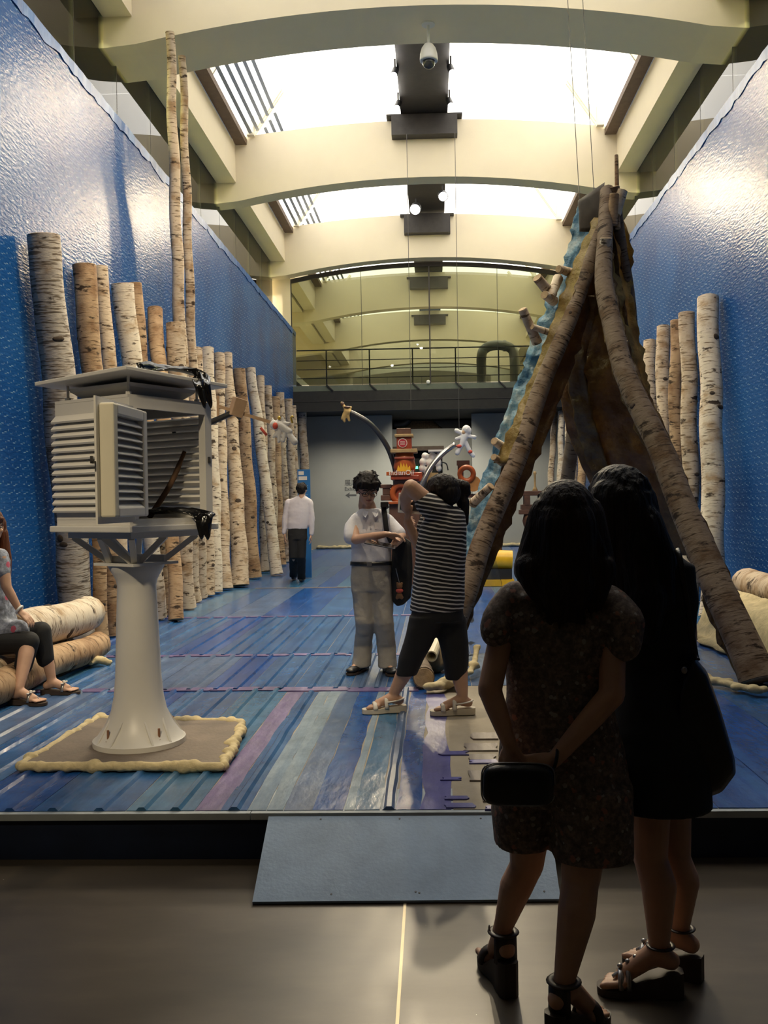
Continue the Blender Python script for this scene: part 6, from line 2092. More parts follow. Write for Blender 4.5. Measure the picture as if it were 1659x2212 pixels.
# hair: crown plus long loose lengths over the back
b = MB()
b.ell(P(0, -0.02, 0.045), 0.092, 0.108, 0.098, M, 18, 12)
b.ell(P(0.0, -0.055, -0.02), 0.098, 0.075, 0.10, M, 16, 10)
for (x0, y0, x1, y1, r0, r1, dd) in ((1180, 1110, 1146, 1230, 0.055, 0.055, -0.06), (1146, 1230, 1176, 1300, 0.052, 0.03, -0.10), (1205, 1130, 1195, 1260, 0.07, 0.065, -0.09), (1195, 1260, 1205, 1322, 0.06, 0.03, -0.12), (1240, 1130, 1245, 1260, 0.07, 0.065, -0.09), (1245, 1260, 1240, 1325, 0.06, 0.028, -0.12),
                                  (1268, 1110, 1298, 1230, 0.055, 0.05, -0.05), (1298, 1230, 1288, 1305, 0.05, 0.025, -0.09), (1160, 1180, 1136, 1226, 0.04, 0.028, -0.05), (1222, 1280, 1218, 1334, 0.05, 0.02, -0.12)):
    b.cap(J(x0, y0, dd), J(x1, y1, dd - 0.01), r0, r1, 12)
locks(b, [P(-0.09, -0.03, 0.02), P(-0.06, -0.10, 0.03), P(0, -0.12, 0.04), P(0.06, -0.10, 0.03), P(0.09, -0.03, 0.02)], [J(1128, 1232, -0.07), J(1165, 1310, -0.12), J(1212, 1336, -0.14), J(1265, 1330, -0.13), J(1312, 1270, -0.09)], 46, 3)
tufts(b, P, 60, 2, 0.05, 0.012, -0.1, -0.05)
remesh(b, 'hair', 0.006, 'hair_brown', w1, 1, disp=strands(0.003, 2))
# romper: bodice with loose sleeves, waist, two wide shorts legs
b = MB()
b.loft([ring(J(1208, 1262, 0.01), 0.105, 0.075), ring(J(1207, 1285, 0.005), 0.18, 0.09), ring(J(1208, 1340), 0.19, 0.108), ring(J(1208, 1420), 0.175, 0.112), ring(J(1206, 1500), 0.162, 0.112), ring(J(1210, 1570), 0.185, 0.125), ring(J(1214, 1650), 0.205, 0.14), ring(J(1216, 1720), 0.205, 0.145)])
b.loft([ring(J(1132, 1690, 0.04), 0.098, 0.125), ring(J(1130, 1750, 0.05), 0.100, 0.125), ring(J(1128, 1818, 0.06), 0.093, 0.115)])
b.loft([ring(J(1276, 1690, -0.04), 0.125, 0.125), ring(J(1278, 1760, -0.05), 0.130, 0.125), ring(J(1279, 1846, -0.05), 0.128, 0.120)])
b.cap(J(1112, 1292), J(1080, 1330, -0.03), 0.056, 0.054, 16); b.cap(J(1080, 1330, -0.03), J(1073, 1362, -0.06), 0.054, 0.053, 14)
b.cap(J(1316, 1306), J(1346, 1345, -0.05), 0.064, 0.070, 16); b.cap(J(1346, 1345, -0.05), J(1346, 1388, -0.08), 0.070, 0.060, 14); b.cap(J(1350, 1362, -0.05), J(1372, 1372, -0.05), 0.03, 0.012, 10)
remesh(b, 'romper', 0.008, 'print_dusky', w1, 3, disp=wrinkle(0.006, seed=3))
sole(w1, gl, dl_, 0.085, 0.030, 'strap_brown'); sole(w1, gr, dr_, 0.085, 0.030, 'strap_brown')
for g_, d_ in ((gl, dl_), (gr, dr_)):
    hb = MB()
    strap(w1, g_, d_, [(0.03 * cos(a) * 1.35 - 0.005, 0.040 * sin(a), 0.03 + 0.085 + 0.075) for a in (2 * pi * k / 10 for k in range(11))], 0.013, 'strap_brown', 'ankle_strap')
    strap(w1, g_, d_, arch(0.115, 0.035, 0.085, 0.047), 0.020, 'strap_brown', 'toe_strap')
    # closed heel counter
    dv = V((d_[0], d_[1], 0)).normalized(); lv = V((-dv.y, dv.x, 0))
    rings = []
    for z, r_ in ((0.10, 0.043), (0.15, 0.042), (0.185, 0.041)):
        rings.append([g_ + dv * (-0.012 - r_ * cos(a) * 1.0) + lv * (r_ * sin(a)) + V((0, 0, z)) for a in (lerp(-1.25, 1.25, k / 8) for k in range(9))] + [g_ + dv * (-0.012 - (r_ - 0.005) * cos(a)) + lv * ((r_ - 0.005) * sin(a)) + V((0, 0, z)) for a in (lerp(1.25, -1.25, k / 8) for k in range(9))])
    MB().loft(rings).build('heel_counter', 'strap_brown', w1, smooth=True)
MB().ell(gl + V((-0.045, 0.0, 0.20)), 0.004, 0.006, 0.012, None, 8, 6).build('buckle', 'strap_metal', w1)
MB().tube([wrR + V((0.02 * 0 + 0.03 * cos(a) * 0.25, 0.031 * sin(a), 0.031 * cos(a))) for a in (2 * pi * k / 12 for k in range(13))], 0.005, 6).build('bracelet', 'leather_black', w1)
# clutch held behind her
cc = J(1119, 1694, -0.23)
b = MB()
rings = []
for k, (t, sx, sz) in enumerate(((-0.034, 0.80, 0.78), (-0.026, 0.96, 0.95), (0.0, 1, 1), (0.026, 0.96, 0.95), (0.034, 0.80, 0.78))):
    rings.append(ring(cc + V((0, t, 0)), 0.105 * sx, 0.060 * sz, V((1, 0, -0.02)), V((0.02, 0, 1)), 28, 4.5))
cl = MB().loft(rings).build('clutch_bag', 'leather_black', smooth=True)
tag(cl, 'rounded black clutch bag held behind the back of the flower print romper', 'bag')
MB().tube(ring(cc + V((0, 0.0, 0)), 0.1075, 0.0625, V((1, 0, -0.02)), V((0.02, 0, 1)), 28, 4.5) , 0.0025, 6).build('zip', 'strap_metal', cl)

# ---- woman in the black dress with a black shoulder bag
D = 3.14
gf = on_z(1425, 2150, 0.0); gb = on_z(1470, 2108, 0.0)
w2 = empty('person', ((gf.x + gb.x) / 2, (gf.y + gb.y) / 2, 0), 'woman with long black hair in a short black dress, shoulder bag at her side', 'person')
df, db = V((-1, 0.12, 0)), V((-0.85, 0.5, 0))
b = MB()
hc = J(1335, 1090, 0.04)
P, M = head(b, hc, V((-0.55, 1, 0.02)), V((-0.16, 0, 1)), 1.0)
b.cap(J(1350, 1150, 0.02), J(1385, 1220, 0.0), 0.055, 0.07, 14)
b.loft([ring(J(1392, 1205), 0.09, 0.06), ring(J(1400, 1240), 0.14, 0.08), ring(J(1402, 1330), 0.135, 0.09), ring(J(1404, 1420), 0.11, 0.085), ring(J(1408, 1520), 0.13, 0.10), ring(J(1416, 1630), 0.135, 0.11)])
anF = foot(b, gf, df, 0.06, 0.025); anB = foot(b, gb, db, 0.06, 0.025)
leg_(b, J(1404, 1640, -0.05), at(1404, 1850, gf.y + 0.04), anF, (0.078, 0.058, 0.058, 0.034), V((0.015, -0.02, 0)))
leg_(b, J(1440, 1640, 0.08), at(1456, 1850, gb.y), anB, (0.085, 0.056, 0.055, 0.033), V((0.02, -0.015, 0)))
arm_(b, J(1468, 1238), J(1482, 1370, 0.06), J(1486, 1440, 0.26), (0.045, 0.038, 0.034, 0.024))
hand(b, J(1486, 1443, 0.27), V((0.02, 0.9, -0.5)), V((-1, 0.2, 0)), 1, 0.5, 0.95)
arm_(b, J(1336, 1245, 0.08), J(1330, 1370, 0.22), J(1400, 1400, 0.36), (0.045, 0.038, 0.034, 0.024))
hand(b, J(1402, 1400, 0.36), V((1, 0.3, 0.1)), V((0, -0.9, 0.2)), -1, 0.5, 0.95)
remesh(b, 'body', 0.0055, 'skin_warm', w2, 3)
b = MB()
b.ell(P(0, -0.015, 0.042), 0.094, 0.110, 0.096, M, 18, 12)
for (x0, y0, x1, y1, r0, r1, dd) in ((1318, 1080, 1310, 1190, 0.075, 0.07, -0.02), (1350, 1090, 1372, 1180, 0.085, 0.085, -0.03), (1385, 1130, 1418, 1210, 0.07, 0.07, -0.05), (1372, 1180, 1398, 1290, 0.08, 0.07, -0.06), (1398, 1290, 1400, 1370, 0.07, 0.04, -0.09), (1418, 1210, 1434, 1300, 0.06, 0.04, -0.07), (1310, 1190, 1320, 1290, 0.07, 0.05, 0.0)):
    b.cap(J(x0, y0, dd), J(x1, y1, dd - 0.01), r0, r1, 12)
locks(b, [P(-0.09, -0.03, 0.02), P(-0.05, -0.10, 0.03), P(0.02, -0.12, 0.04), P(0.07, -0.09, 0.03), P(0.09, 0.0, 0.02)], [J(1320, 1290, -0.02), J(1370, 1370, -0.10), J(1400, 1380, -0.12), J(1430, 1320, -0.11), J(1458, 1230, -0.09)], 46, 5)
tufts(b, P, 60, 4, 0.05, 0.012, -0.1, -0.05)
remesh(b, 'hair', 0.0065, 'hair_black', w2, 1, disp=strands(0.003, 5))
b = MB()
b.loft([ring(J(1398, 1196), 0.085, 0.07), ring(J(1403, 1222), 0.150, 0.085), ring(J(1408, 1300), 0.155, 0.10), ring(J(1406, 1380), 0.142, 0.105), ring(J(1404, 1440), 0.130, 0.10), ring(J(1412, 1540, -0.02), 0.160, 0.14), ring(J(1418, 1640, -0.05), 0.172, 0.165), ring(J(1422, 1736, -0.07), 0.170, 0.17)])
b.cap(J(1452, 1235), J(1474, 1300, -0.01), 0.060, 0.056, 14); b.cap(J(1345, 1240, 0.05), J(1330, 1300, 0.06), 0.060, 0.055, 14)
remesh(b, 'dress', 0.009, 'cloth_black', w2, 3, disp=wrinkle(0.004, seed=9))
for g_, d_ in ((gf, df), (gb, db)):
    sole(w2, g_, d_, 0.06, 0.025, 'sole_dark')
    strap(w2, g_, d_, [(0.040 * cos(a) - 0.004, 0.040 * sin(a), 0.085 + 0.08) for a in (2 * pi * k / 10 for k in range(11))], 0.008, 'strap_brown', 'ankle_strap')
    strap(w2, g_, d_, arch(0.125, 0.03, 0.08, 0.046), 0.009, 'strap_metal', 'toe_strap')
    strap(w2, g_, d_, arch(0.10, 0.03, 0.09, 0.044), 0.008, 'strap_metal', 'toe_strap')
    strap(w2, g_, d_, [(0.15, 0.005, 0.055), (0.11, 0.0, 0.088), (0.06, 0.0, 0.125), (0.03, 0, 0.16)], 0.009, 'strap_metal', 'centre_strap')
    dv = V((d_[0], d_[1], 0)).normalized()
    for k in range(4):
        MB().ell(g_ + dv * (0.05 + 0.025 * k) + V((0, 0, 0.138 - 0.016 * k)), 0.010, 0.010, 0.008, None, 8, 6).build('bead', 'strap_metal', w2, smooth=True)
# shoulder bag
b = MB()
out = [(1496, 1412), (1528, 1450), (1556, 1530), (1588, 1640), (1590, 1672), (1560, 1712), (1510, 1730), (1462, 1732), (1446, 1690), (1452, 1580), (1470, 1470)]
rings = []
for k, (t, s_) in enumerate(((-0.075, 0.80), (-0.06, 0.94), (0, 1.0), (0.06, 0.94), (0.075, 0.80))):
    cxy = (1515, 1600)
    rings.append([at(lerp(cxy[0], x, s_), lerp(cxy[1], y, s_), 3.06 + t) for x, y in out])
b.loft(rings)
bag_ = remesh(b, 'shoulder_bag', 0.009, 'leather_black', None, 6)
tag(bag_, 'large slouchy black shoulder bag hanging beside the black dress', 'bag')
MB().tube(curve_pts([at(1500, 1425, 3.02), at(1488, 1330, 2.99), at(1470, 1215, 2.99), at(1462, 1188, 3.06), at(1474, 1230, 3.17), at(1500, 1400, 3.13), at(1506, 1425, 3.09)], 30), 0.010, 8, flat=0.5).build('bag_strap', 'leather_black', bag_, smooth=True)
MB().ell(at(1478, 1448, 2.97), 0.010, 0.006, 0.012, None, 10, 8).build('metal_ring', 'strap_metal', bag_, smooth=True)

# ---- man in the white shirt looking down at a tablet
D = 7.5
ZT0 = ZS + 0.006
g1 = on_z(782, 1450, ZT0); g2 = on_z(838, 1452, ZT0)
m1 = empty('person', ((g1.x + g2.x) / 2, D, ZT0), 'man in white short sleeved shirt and grey trousers looking down at a tablet', 'person')
d1, d2 = V((-0.45, -0.9, 0)), V((0.25, -1, 0))
b = MB()
hc = J(793, 1058, -0.03)
P, M = head(b, hc, V((0.28, -1, -0.38)), V((0.10, -0.30, 1)), 1.03)
FP, FM = P, M
b.cap(J(797, 1092), J(800, 1120), 0.055, 0.07, 12)
b.loft([ring(J(800, 1105), 0.10, 0.055), ring(J(802, 1122), 0.17, 0.085), ring(J(802, 1165), 0.165, 0.095), ring(J(803, 1210), 0.15, 0.09), ring(J(803, 1240), 0.155, 0.09)])
an1 = foot(b, g1, d1, 0.01, 0.015, 1.05, False); an2 = foot(b, g2, d2, 0.01, 0.015, 1.05, False)
leg_(b, J(785, 1255), at(789, 1345, D + 0.01), an1, (0.06, 0.036, 0.036, 0.030)); leg_(b, J(822, 1255), at(830, 1345, D + 0.01), an2, (0.06, 0.036, 0.036, 0.030))
eA, wA = J(768, 1166, -0.12), J(832, 1154, -0.30)
eB, wB = J(868, 1158, -0.08), J(848, 1180, -0.28)
arm_(b, J(766, 1122), eA, wA, (0.036, 0.038, 0.038, 0.026)); arm_(b, J(840, 1122), eB, wB, (0.036, 0.038, 0.038, 0.026))
hand(b, wA + V((0.01, 0, 0)), V((1, -0.12, -0.10)), V((0, -0.3, -1)), 1, 0.4, 1.05)
hand(b, wB + V((-0.012, 0, 0)), V((-1, -0.25, 0.1)), V((0, 0.1, 1)), 1, 0.35, 1.05)
remesh(b, 'body', 0.007, 'skin', m1, 3)
face(FP, FM, 1.03, m1, glasses=True)
b = MB()
b.ell(P(0, -0.018, 0.055), 0.092, 0.108, 0.082, M, 18, 12)
b.ell(P(0.01, 0.06, 0.080), 0.075, 0.045, 0.028, M, 12, 8)
b.ell(P(0, -0.06, 0.0), 0.085, 0.06, 0.075, M, 14, 10)
for k in (-1, 1): b.cap(P(0.078 * k, 0.01, 0.05), P(0.083 * k, 0.0, -0.005), 0.022, 0.012, 10)
for x in (-0.06, -0.035, -0.01, 0.02, 0.05): b.cap(P(x, 0.082, 0.082), P(x + 0.020, 0.098, 0.036), 0.018, 0.006, 8)
b.ell(P(0.0, -0.01, 0.085), 0.082, 0.09, 0.07, M, 14, 10)
tufts(b, P, 170, 6, 0.048, 0.015, -0.6, 0.2)
remesh(b, 'hair', 0.007, 'hair_black', m1, 1)
b = MB()
b.loft([ring(J(799, 1098), 0.075, 0.06), ring(J(800, 1106), 0.115, 0.072), ring(J(801, 1116), 0.158, 0.085), ring(J(801, 1150), 0.168, 0.110), ring(J(802, 1185), 0.160, 0.110), ring(J(802, 1214), 0.166, 0.112)])
for q0, q1, q2 in (((770, 1120, 0), (758, 1138, -0.04), (757, 1160, -0.08)), ((836, 1121, 0), (850, 1138, -0.03), (861, 1152, -0.06))):
    b.cap(J(*q0), J(*q1), 0.048, 0.054, 14); b.cap(J(*q1), J(*q2), 0.054, 0.060, 14)
sh_ = remesh(b, 'shirt', 0.010, 'shirt_white', m1, 3, disp=wrinkle(0.005, seed=4))
for k in (-1, 1):
    c0 = P(0.03 * k, 0.03, -0.14)
    MB().add([J(800 + 4 * k, 1106, -0.105), J(800 + 16 * k, 1100, -0.06), J(800 + 17 * k, 1112, -0.10), J(800 + 10 * k, 1118, -0.118), J(800 + 4 * k, 1106, -0.112), J(800 + 16 * k, 1100, -0.067), J(800 + 17 * k, 1112, -0.107), J(800 + 10 * k, 1118, -0.125)],
             [(0, 1, 2, 3), (7, 6, 5, 4), (0, 4, 5, 1), (1, 5, 6, 2), (2, 6, 7, 3), (3, 7, 4, 0)]).build('collar', 'shirt_white', sh_)
MB().box((J(811, 1128).x, D - 0.1225, J(811, 1142).z), (J(828, 1128).x, D - 0.119, J(811, 1128).z)).build('chest_pocket', 'shirt_white', sh_)
for k in range(4): MB().ell(J(800, 1122 + k * 17, -0.118), 0.005, 0.004, 0.005, None, 8, 6).build('button', 'paper_white', sh_)
b = MB()
b.loft([ring(J(803, 1210), 0.165, 0.105), ring(J(803, 1240), 0.172, 0.115), ring(J(804, 1275), 0.170, 0.12)])
for gx, kx, gy in ((785, 789, g1), (824, 829, g2)):
    b.loft([ring(J(gx, 1250), 0.094, 0.105), ring(J(gx + 1, 1290), 0.094, 0.10), ring(J(kx, 1345, -0.02), 0.080, 0.085), ring(V((lerp(J(kx, 1400).x, gy.x, 0.7), gy.y + 0.0, J(kx, 1400).z)), 0.076, 0.082), ring(V((gy.x, gy.y - 0.02, ZT0 + 0.045)), 0.080, 0.110)])
remesh(b, 'trousers', 0.010, 'trouser_grey', m1, 3, disp=wrinkle(0.007, (7, 7, 12), 8))
MB().loft([ring(J(803, 1212), 0.174, 0.116), ring(J(803, 1220), 0.176, 0.118)]).build('belt', 'leather_black', m1, smooth=True)
MB().box((J(800, 1213).x - 0.02, D - 0.124, J(803, 1220).z), (J(800, 1213).x + 0.02, D - 0.117, J(803, 1212).z)).build('belt_buckle', 'strap_metal', m1)
for g_, d_ in ((g1, d1), (g2, d2)):
    dv = V((d_[0], d_[1], 0)).normalized(); lv = V((-dv.y, dv.x, 0))
    b = MB()
    for a, w, h in ((-0.06, 0.030, 0.05), (0.0, 0.036, 0.055), (0.06, 0.036, 0.045), (0.12, 0.044, 0.036), (0.17, 0.038, 0.028)):
        b.ell(g_ + dv * a + V((0, 0, 0.018 + h * 0.62)), w * 1.25, w * 1.25, h * 0.75, None, 12, 8)
    shoe = remesh(b, 'shoe', 0.008, 'leather_black', m1, 4)
    sole(m1, g_, d_, 0.012, 0.018, 'sole_dark', 1.06, 'shoe_sole')
# tablet, shoulder bag and bear charm
tb = J(822, 1176, -0.36)
Mt = RM(*basis(V((0.35, -0.75, 0.25)), V((0.15, 0.6, 0.8))))
o = MB().obox(tb, 0.24, 0.17, 0.009, Matrix.Rotation(0.20, 4, 'Y') @ Matrix.Rotation(0.12, 4, 'X')).build('tablet', 'tablet_dark', bevel=0.003)
tag(o, 'thin dark tablet held by the man in the white shirt', 'tablet')
MB().obox(tb + V((-0.001, -0.003, 0.0055)), 0.21, 0.14, 0.002, Matrix.Rotation(0.20, 4, 'Y') @ Matrix.Rotation(0.12, 4, 'X')).build('screen', 'eye_dark', o)
b = MB()
rings = []
poly = [(848, 1170), (872, 1160), (888, 1170), (892, 1230), (888, 1290), (872, 1306), (858, 1310), (848, 1300), (845, 1240)]
for t, s_ in ((-0.05, 0.85), (-0.03, 1), (0.04, 1), (0.06, 0.85)):
    rings.append([at(lerp(868, x, s_), lerp(1238, y, s_), D - 0.03 + t) for x, y in poly])
b.loft(rings)
sb = remesh(b, 'satchel', 0.012, 'cloth_black', None, 4, disp=wrinkle(0.004, seed=6))
tag(sb, 'black satchel hanging at the side of the man in the white shirt', 'bag')
MB().tube(curve_pts([J(836, 1098, 0.02), J(828, 1090, -0.05), J(831, 1110, -0.125), J(836, 1150, -0.15), J(850, 1180, -0.1)], 18), 0.022, 8, flat=0.3, up=V((0, 1, 0.2))).build('satchel_strap', 'cloth_black', sb, smooth=True)
MB().box((J(824, 1085).x, D - 0.14, J(824, 1096).z), (J(840, 1085).x, D - 0.03, J(824, 1084).z)).build('strap_pad', 'cloth_black', sb, bevel=0.006)
ch = empty('bear_charm', J(863, 1300, -0.13), 'small brown bear charm with a red shirt dangling from the satchel', 'charm')
b = MB(); u_ = D / F_PX
for x, y, r in ((863, 1266, 7), (858, 1260, 3), (868, 1260, 3), (863, 1286, 7), (858, 1291, 4), (868, 1291, 4)): b.ell(J(x, y, -0.125), r * u_, r * u_, r * u_, None, 10, 8)
remesh(b, 'body', 0.006, mat('bear_brown', (0.22, 0.11, 0.05), 0.9, noise_=0.1), ch, 2)
MB().ell(J(863, 1276, -0.128), 8 * u_, 7.5 * u_, 5 * u_, None, 12, 8).build('red_shirt', 'plush_red', ch, smooth=True)
MB().tube([J(855, 1228, -0.09), J(859, 1245, -0.12), J(863, 1260, -0.125)], 0.003, 5).build('cord', 'strap_metal', ch)

# ---- woman in the striped shirt taking a picture
D = 6.1
g1 = on_z(852, 1538, ZT0); g2 = on_z(1000, 1543, ZT0)
w3 = empty('person', ((g1.x + g2.x) / 2, D, ZT0), 'woman in a black and white striped shirt and black capri trousers, arms raised', 'person')
d1, d2 = V((-1, -0.18, 0)), V((-1, -0.05, 0))
b = MB()
hc = J(952, 1068)
P, M = head(b, hc, V((-0.9, 0.55, 0.02)), V((-0.1, 0, 1)), 1.0)
b.cap(J(958, 1085), J(962, 1110), 0.055, 0.07, 12)
b.loft([ring(J(962, 1098), 0.10, 0.07), ring(J(960, 1120), 0.14, 0.12), ring(J(955, 1170), 0.14, 0.13), ring(J(948, 1240), 0.145, 0.13), ring(J(945, 1310), 0.15, 0.13)])
an1 = foot(b, g1, d1, 0.015, 0.03, 1.0); an2 = foot(b, g2, d2, 0.015, 0.03, 1.0)
leg_(b, J(922, 1340, -0.03), at(888, 1425, D - 0.02), an1, (0.095, 0.062, 0.058, 0.036)); leg_(b, J(968, 1340, 0.05), at(988, 1430, D + 0.03), an2, (0.095, 0.062, 0.060, 0.036))
eA, wA = J(888, 1052, -0.12), J(876, 1098, 0.10)
b.cap(J(948, 1108, -0.06), eA, 0.066, 0.050, 14); b.cap(eA, J(876, 1074, -0.02), 0.048, 0.042, 14); b.cap(J(876, 1074, -0.02), wA, 0.042, 0.030, 14)
eB, wB = J(906, 1178, 0.14), J(880, 1128, 0.12)
b.cap(J(925, 1118, 0.10), eB, 0.052, 0.043, 14); b.cap(eB, wB, 0.043, 0.028, 14)
hand(b, wA + V((0, 0.01, 0)), V((0.12, 0.5, -0.6)), V((1, -0.1, 0.2)), 1, 0.45, 0.95)
hand(b, wB + V((0, 0, 0.01)), V((-0.05, 0.05, 1)), V((1, 0.2, 0)), -1, 0.45, 0.95)
remesh(b, 'body', 0.0065, 'skin', w3, 3)
b = MB()
b.ell(P(0, -0.02, 0.045), 0.094, 0.112, 0.092, M, 18, 12)
b.ell(P(0, -0.065, 0.01), 0.088, 0.075, 0.085, M, 14, 10)
for a, c, r0, r1 in (((968, 1045), (1002, 1052), 0.05, 0.045), ((1002, 1052), (1008, 1064), 0.045, 0.03), ((985, 1062), (1000, 1085), 0.05, 0.04), ((1000, 1085), (1006, 1130), 0.045, 0.02)):
    b.cap(J(*a, 0.06), J(*c, 0.06), r0, r1, 12)
tufts(b, P, 90, 8, 0.05, 0.013, -0.3, -0.05)
locks(b, [J(975, 1040, 0.05), J(985, 1060, 0.04)], [J(1012, 1062, 0.06), J(1008, 1120, 0.06)], 14, 9, 0.018, 0.006)
remesh(b, 'hair', 0.007, 'hair_black', w3, 1)
b = MB()
b.loft([ring(J(963, 1094), 0.075, 0.07), ring(J(962, 1108), 0.125, 0.125), ring(J(957, 1140), 0.158, 0.145), ring(J(953, 1190), 0.168, 0.152), ring(J(949, 1240), 0.170, 0.152), ring(J(946, 1290), 0.178, 0.158), ring(J(944, 1318), 0.178, 0.158)])
b.cap(J(955, 1112, -0.05), J(936, 1098, -0.08), 0.085, 0.086, 16); b.cap(J(936, 1098, -0.08), J(922, 1088, -0.09), 0.086, 0.080, 16); b.cap(J(935, 1112, 0.08), J(920, 1140, 0.11), 0.068, 0.066, 14)
remesh(b, 'striped_shirt', 0.009, 'stripes', w3, 4, disp=wrinkle(0.005, seed=14))
b = MB()
b.loft([ring(J(945, 1300), 0.168, 0.15), ring(J(945, 1340), 0.172, 0.15)])
b.loft([ring(J(922, 1330, -0.03), 0.115, 0.125), ring(J(905, 1385, -0.02), 0.10, 0.11), ring(J(888, 1425, -0.01), 0.085, 0.095), ring(J(877, 1458, -0.01), 0.068, 0.08)])
b.loft([ring(J(968, 1330, 0.04), 0.115, 0.125), ring(J(980, 1385, 0.03), 0.10, 0.11), ring(J(985, 1430, 0.02), 0.085, 0.095), ring(J(984, 1466, 0.02), 0.068, 0.08)])
remesh(b, 'capri_trousers', 0.009, 'cloth_black', w3, 3, disp=wrinkle(0.004, seed=15))
for g_, d_ in ((g1, d1), (g2, d2)):
    sole(w3, g_, d_, 0.015, 0.03, 'sole_pale', 1.08)
    strap(w3, g_, d_, arch(0.13, 0.03, 0.07, 0.050), 0.016, 'sandal_white', 'toe_strap')
    strap(w3, g_, d_, arch(0.055, 0.035, 0.105, 0.045), 0.014, 'sandal_white', 'instep_strap')
    strap(w3, g_, d_, [(0.05, 0.040, 0.075), (-0.02, 0.044, 0.085), (-0.062, 0.0, 0.09), (-0.02, -0.044, 0.085), (0.05, -0.04, 0.075)], 0.011, 'sandal_white', 'heel_strap')
# tablet she holds up
tq = J(888, 1088, 0.16)
Mx = Matrix.Rotation(-0.5, 4, 'Z') @ Matrix.Rotation(0.08, 4, 'Y')
o = MB().obox(tq, 0.20, 0.012, 0.135, Mx).build('tablet', 'paper_white', bevel=0.004)
tag(o, 'white framed tablet held up by the woman in the striped shirt', 'tablet')
MB().obox(tq + V((-0.004, -0.008, 0.004)), 0.16, 0.003, 0.10, Mx).build('screen', 'tablet_dark', o)

# ---- man walking away by the birch row
D = 16.1
g1 = on_z(634, 1252, ZT0); g2 = on_z(651, 1257, ZT0)
m2 = empty('person', ((g1.x + g2.x) / 2, D, ZT0), 'man in pale long sleeved shirt and black trousers walking away by the birch row', 'person')
b = MB()
P, M = head(b, J(652, 1059), V((0.1, 1, 0)), V((0, 0, 1)), 1.0)
b.loft([ring(J(649, 1074), 0.10, 0.06), ring(J(647, 1082), 0.18, 0.09), ring(J(645, 1110), 0.17, 0.10), ring(J(643, 1140), 0.15, 0.1)])
an1 = foot(b, g1, V((-0.1, 1, 0)), 0.01, 0.015, 1.08, False); an2 = foot(b, g2, V((0.1, 1, 0)), 0.01, 0.015, 1.08, False)
leg_(b, J(634, 1155), J(634, 1205), an1, (0.06, 0.045, 0.042, 0.033)); leg_(b, J(651, 1155), J(652, 1205), an2, (0.06, 0.045, 0.042, 0.033))
arm_(b, J(622, 1088), J(616, 1122), J(615, 1152), (0.05, 0.042, 0.038, 0.027)); arm_(b, J(668, 1088), J(672, 1122), J(672, 1155), (0.05, 0.042, 0.038, 0.027))
hand(b, J(615, 1153), V((0, 0.1, -1)), V((1, 0, 0)), 1, 0.3, 1.05); hand(b, J(672, 1156), V((0, 0.1, -1)), V((-1, 0, 0)), -1, 0.3, 1.05)
remesh(b, 'body', 0.009, 'skin', m2, 3)
b = MB(); b.ell(P(0, -0.02, 0.045), 0.086, 0.105, 0.082, M, 16, 10); b.ell(P(0, -0.06, -0.01), 0.078, 0.055, 0.065, M, 12, 8)
tufts(b, P, 90, 12, 0.035, 0.014, -0.5, 0.15)
remesh(b, 'hair', 0.010, 'hair_black', m2, 1)
b = MB()
b.loft([ring(J(650, 1072), 0.085, 0.07), ring(J(648, 1079), 0.195, 0.095), ring(J(646, 1105), 0.200, 0.12), ring(J(644, 1130), 0.185, 0.12), ring(J(643, 1143), 0.17, 0.11)])
for pts in (((624, 1086), (616, 1120), (614, 1150)), ((668, 1086), (673, 1120), (673, 1153))):
    b.cap(J(*pts[0]), J(*pts[1]), 0.070, 0.058, 12); b.cap(J(*pts[1]), J(*pts[2]), 0.058, 0.042, 12)
s2 = remesh(b, 'shirt', 0.012, 'shirt_pinkish', m2, 3, disp=wrinkle(0.006, seed=22))
MB().loft([ring(J(651, 1069), 0.066, 0.062), ring(J(650.5, 1073), 0.075, 0.068)]).build('collar', 'shirt_pinkish', s2, smooth=True)
b = MB()
b.loft([ring(J(643, 1139), 0.165, 0.108), ring(J(643, 1165), 0.17, 0.12)])
for x, g_ in ((634, g1), (651, g2)):
    b.loft([ring(J(x, 1155), 0.092, 0.11), ring(J(x, 1205), 0.078, 0.09), ring(V((g_.x, g_.y, ZT0 + 0.045)), 0.072, 0.085)])
remesh(b, 'trousers', 0.012, 'cloth_black', m2, 3, disp=wrinkle(0.006, seed=23))
for g_ in (g1, g2):
    b = MB()
    for a, w, h in ((-0.06, 0.032, 0.05), (0.02, 0.038, 0.055), (0.10, 0.040, 0.04), (0.17, 0.036, 0.03)): b.ell(g_ + V((0, a, h * 0.6 + 0.004)), w * 1.1, w * 1.1, h * 0.6, None, 10, 8)
    remesh(b, 'shoe', 0.010, 'leather_black', m2, 3)

# ---- woman seated on the logs
D = 6.75
g1 = on_z(42, 1522, ZT0); g2 = on_z(112, 1500, ZT0)
w4 = empty('person', (J(0, 1400).x, D, ZT0), 'smiling woman with long reddish hair in a floral top seated on the stacked logs', 'person')
d1, d2 = V((1, -0.15, 0)), V((1, 0.05, 0))
b = MB()
hc = J(-17, 1138)
P, M = head(b, hc, V((0.75, -0.7, 0.0)), V((0.03, 0, 1)), 0.98)
FP, FM = P, M
b.cap(J(-20, 1160), J(-24, 1190), 0.05, 0.06, 12)
b.loft([ring(J(-24, 1185), 0.09, 0.07), ring(J(-24, 1205), 0.12, 0.13), ring(J(-22, 1260), 0.12, 0.13), ring(J(-22, 1330), 0.12, 0.13), ring(J(-20, 1385), 0.13, 0.15)])
an1 = foot(b, g1, d1, 0.015, 0.02, 1.0); an2 = foot(b, g2, d2, 0.015, 0.02, 1.0)
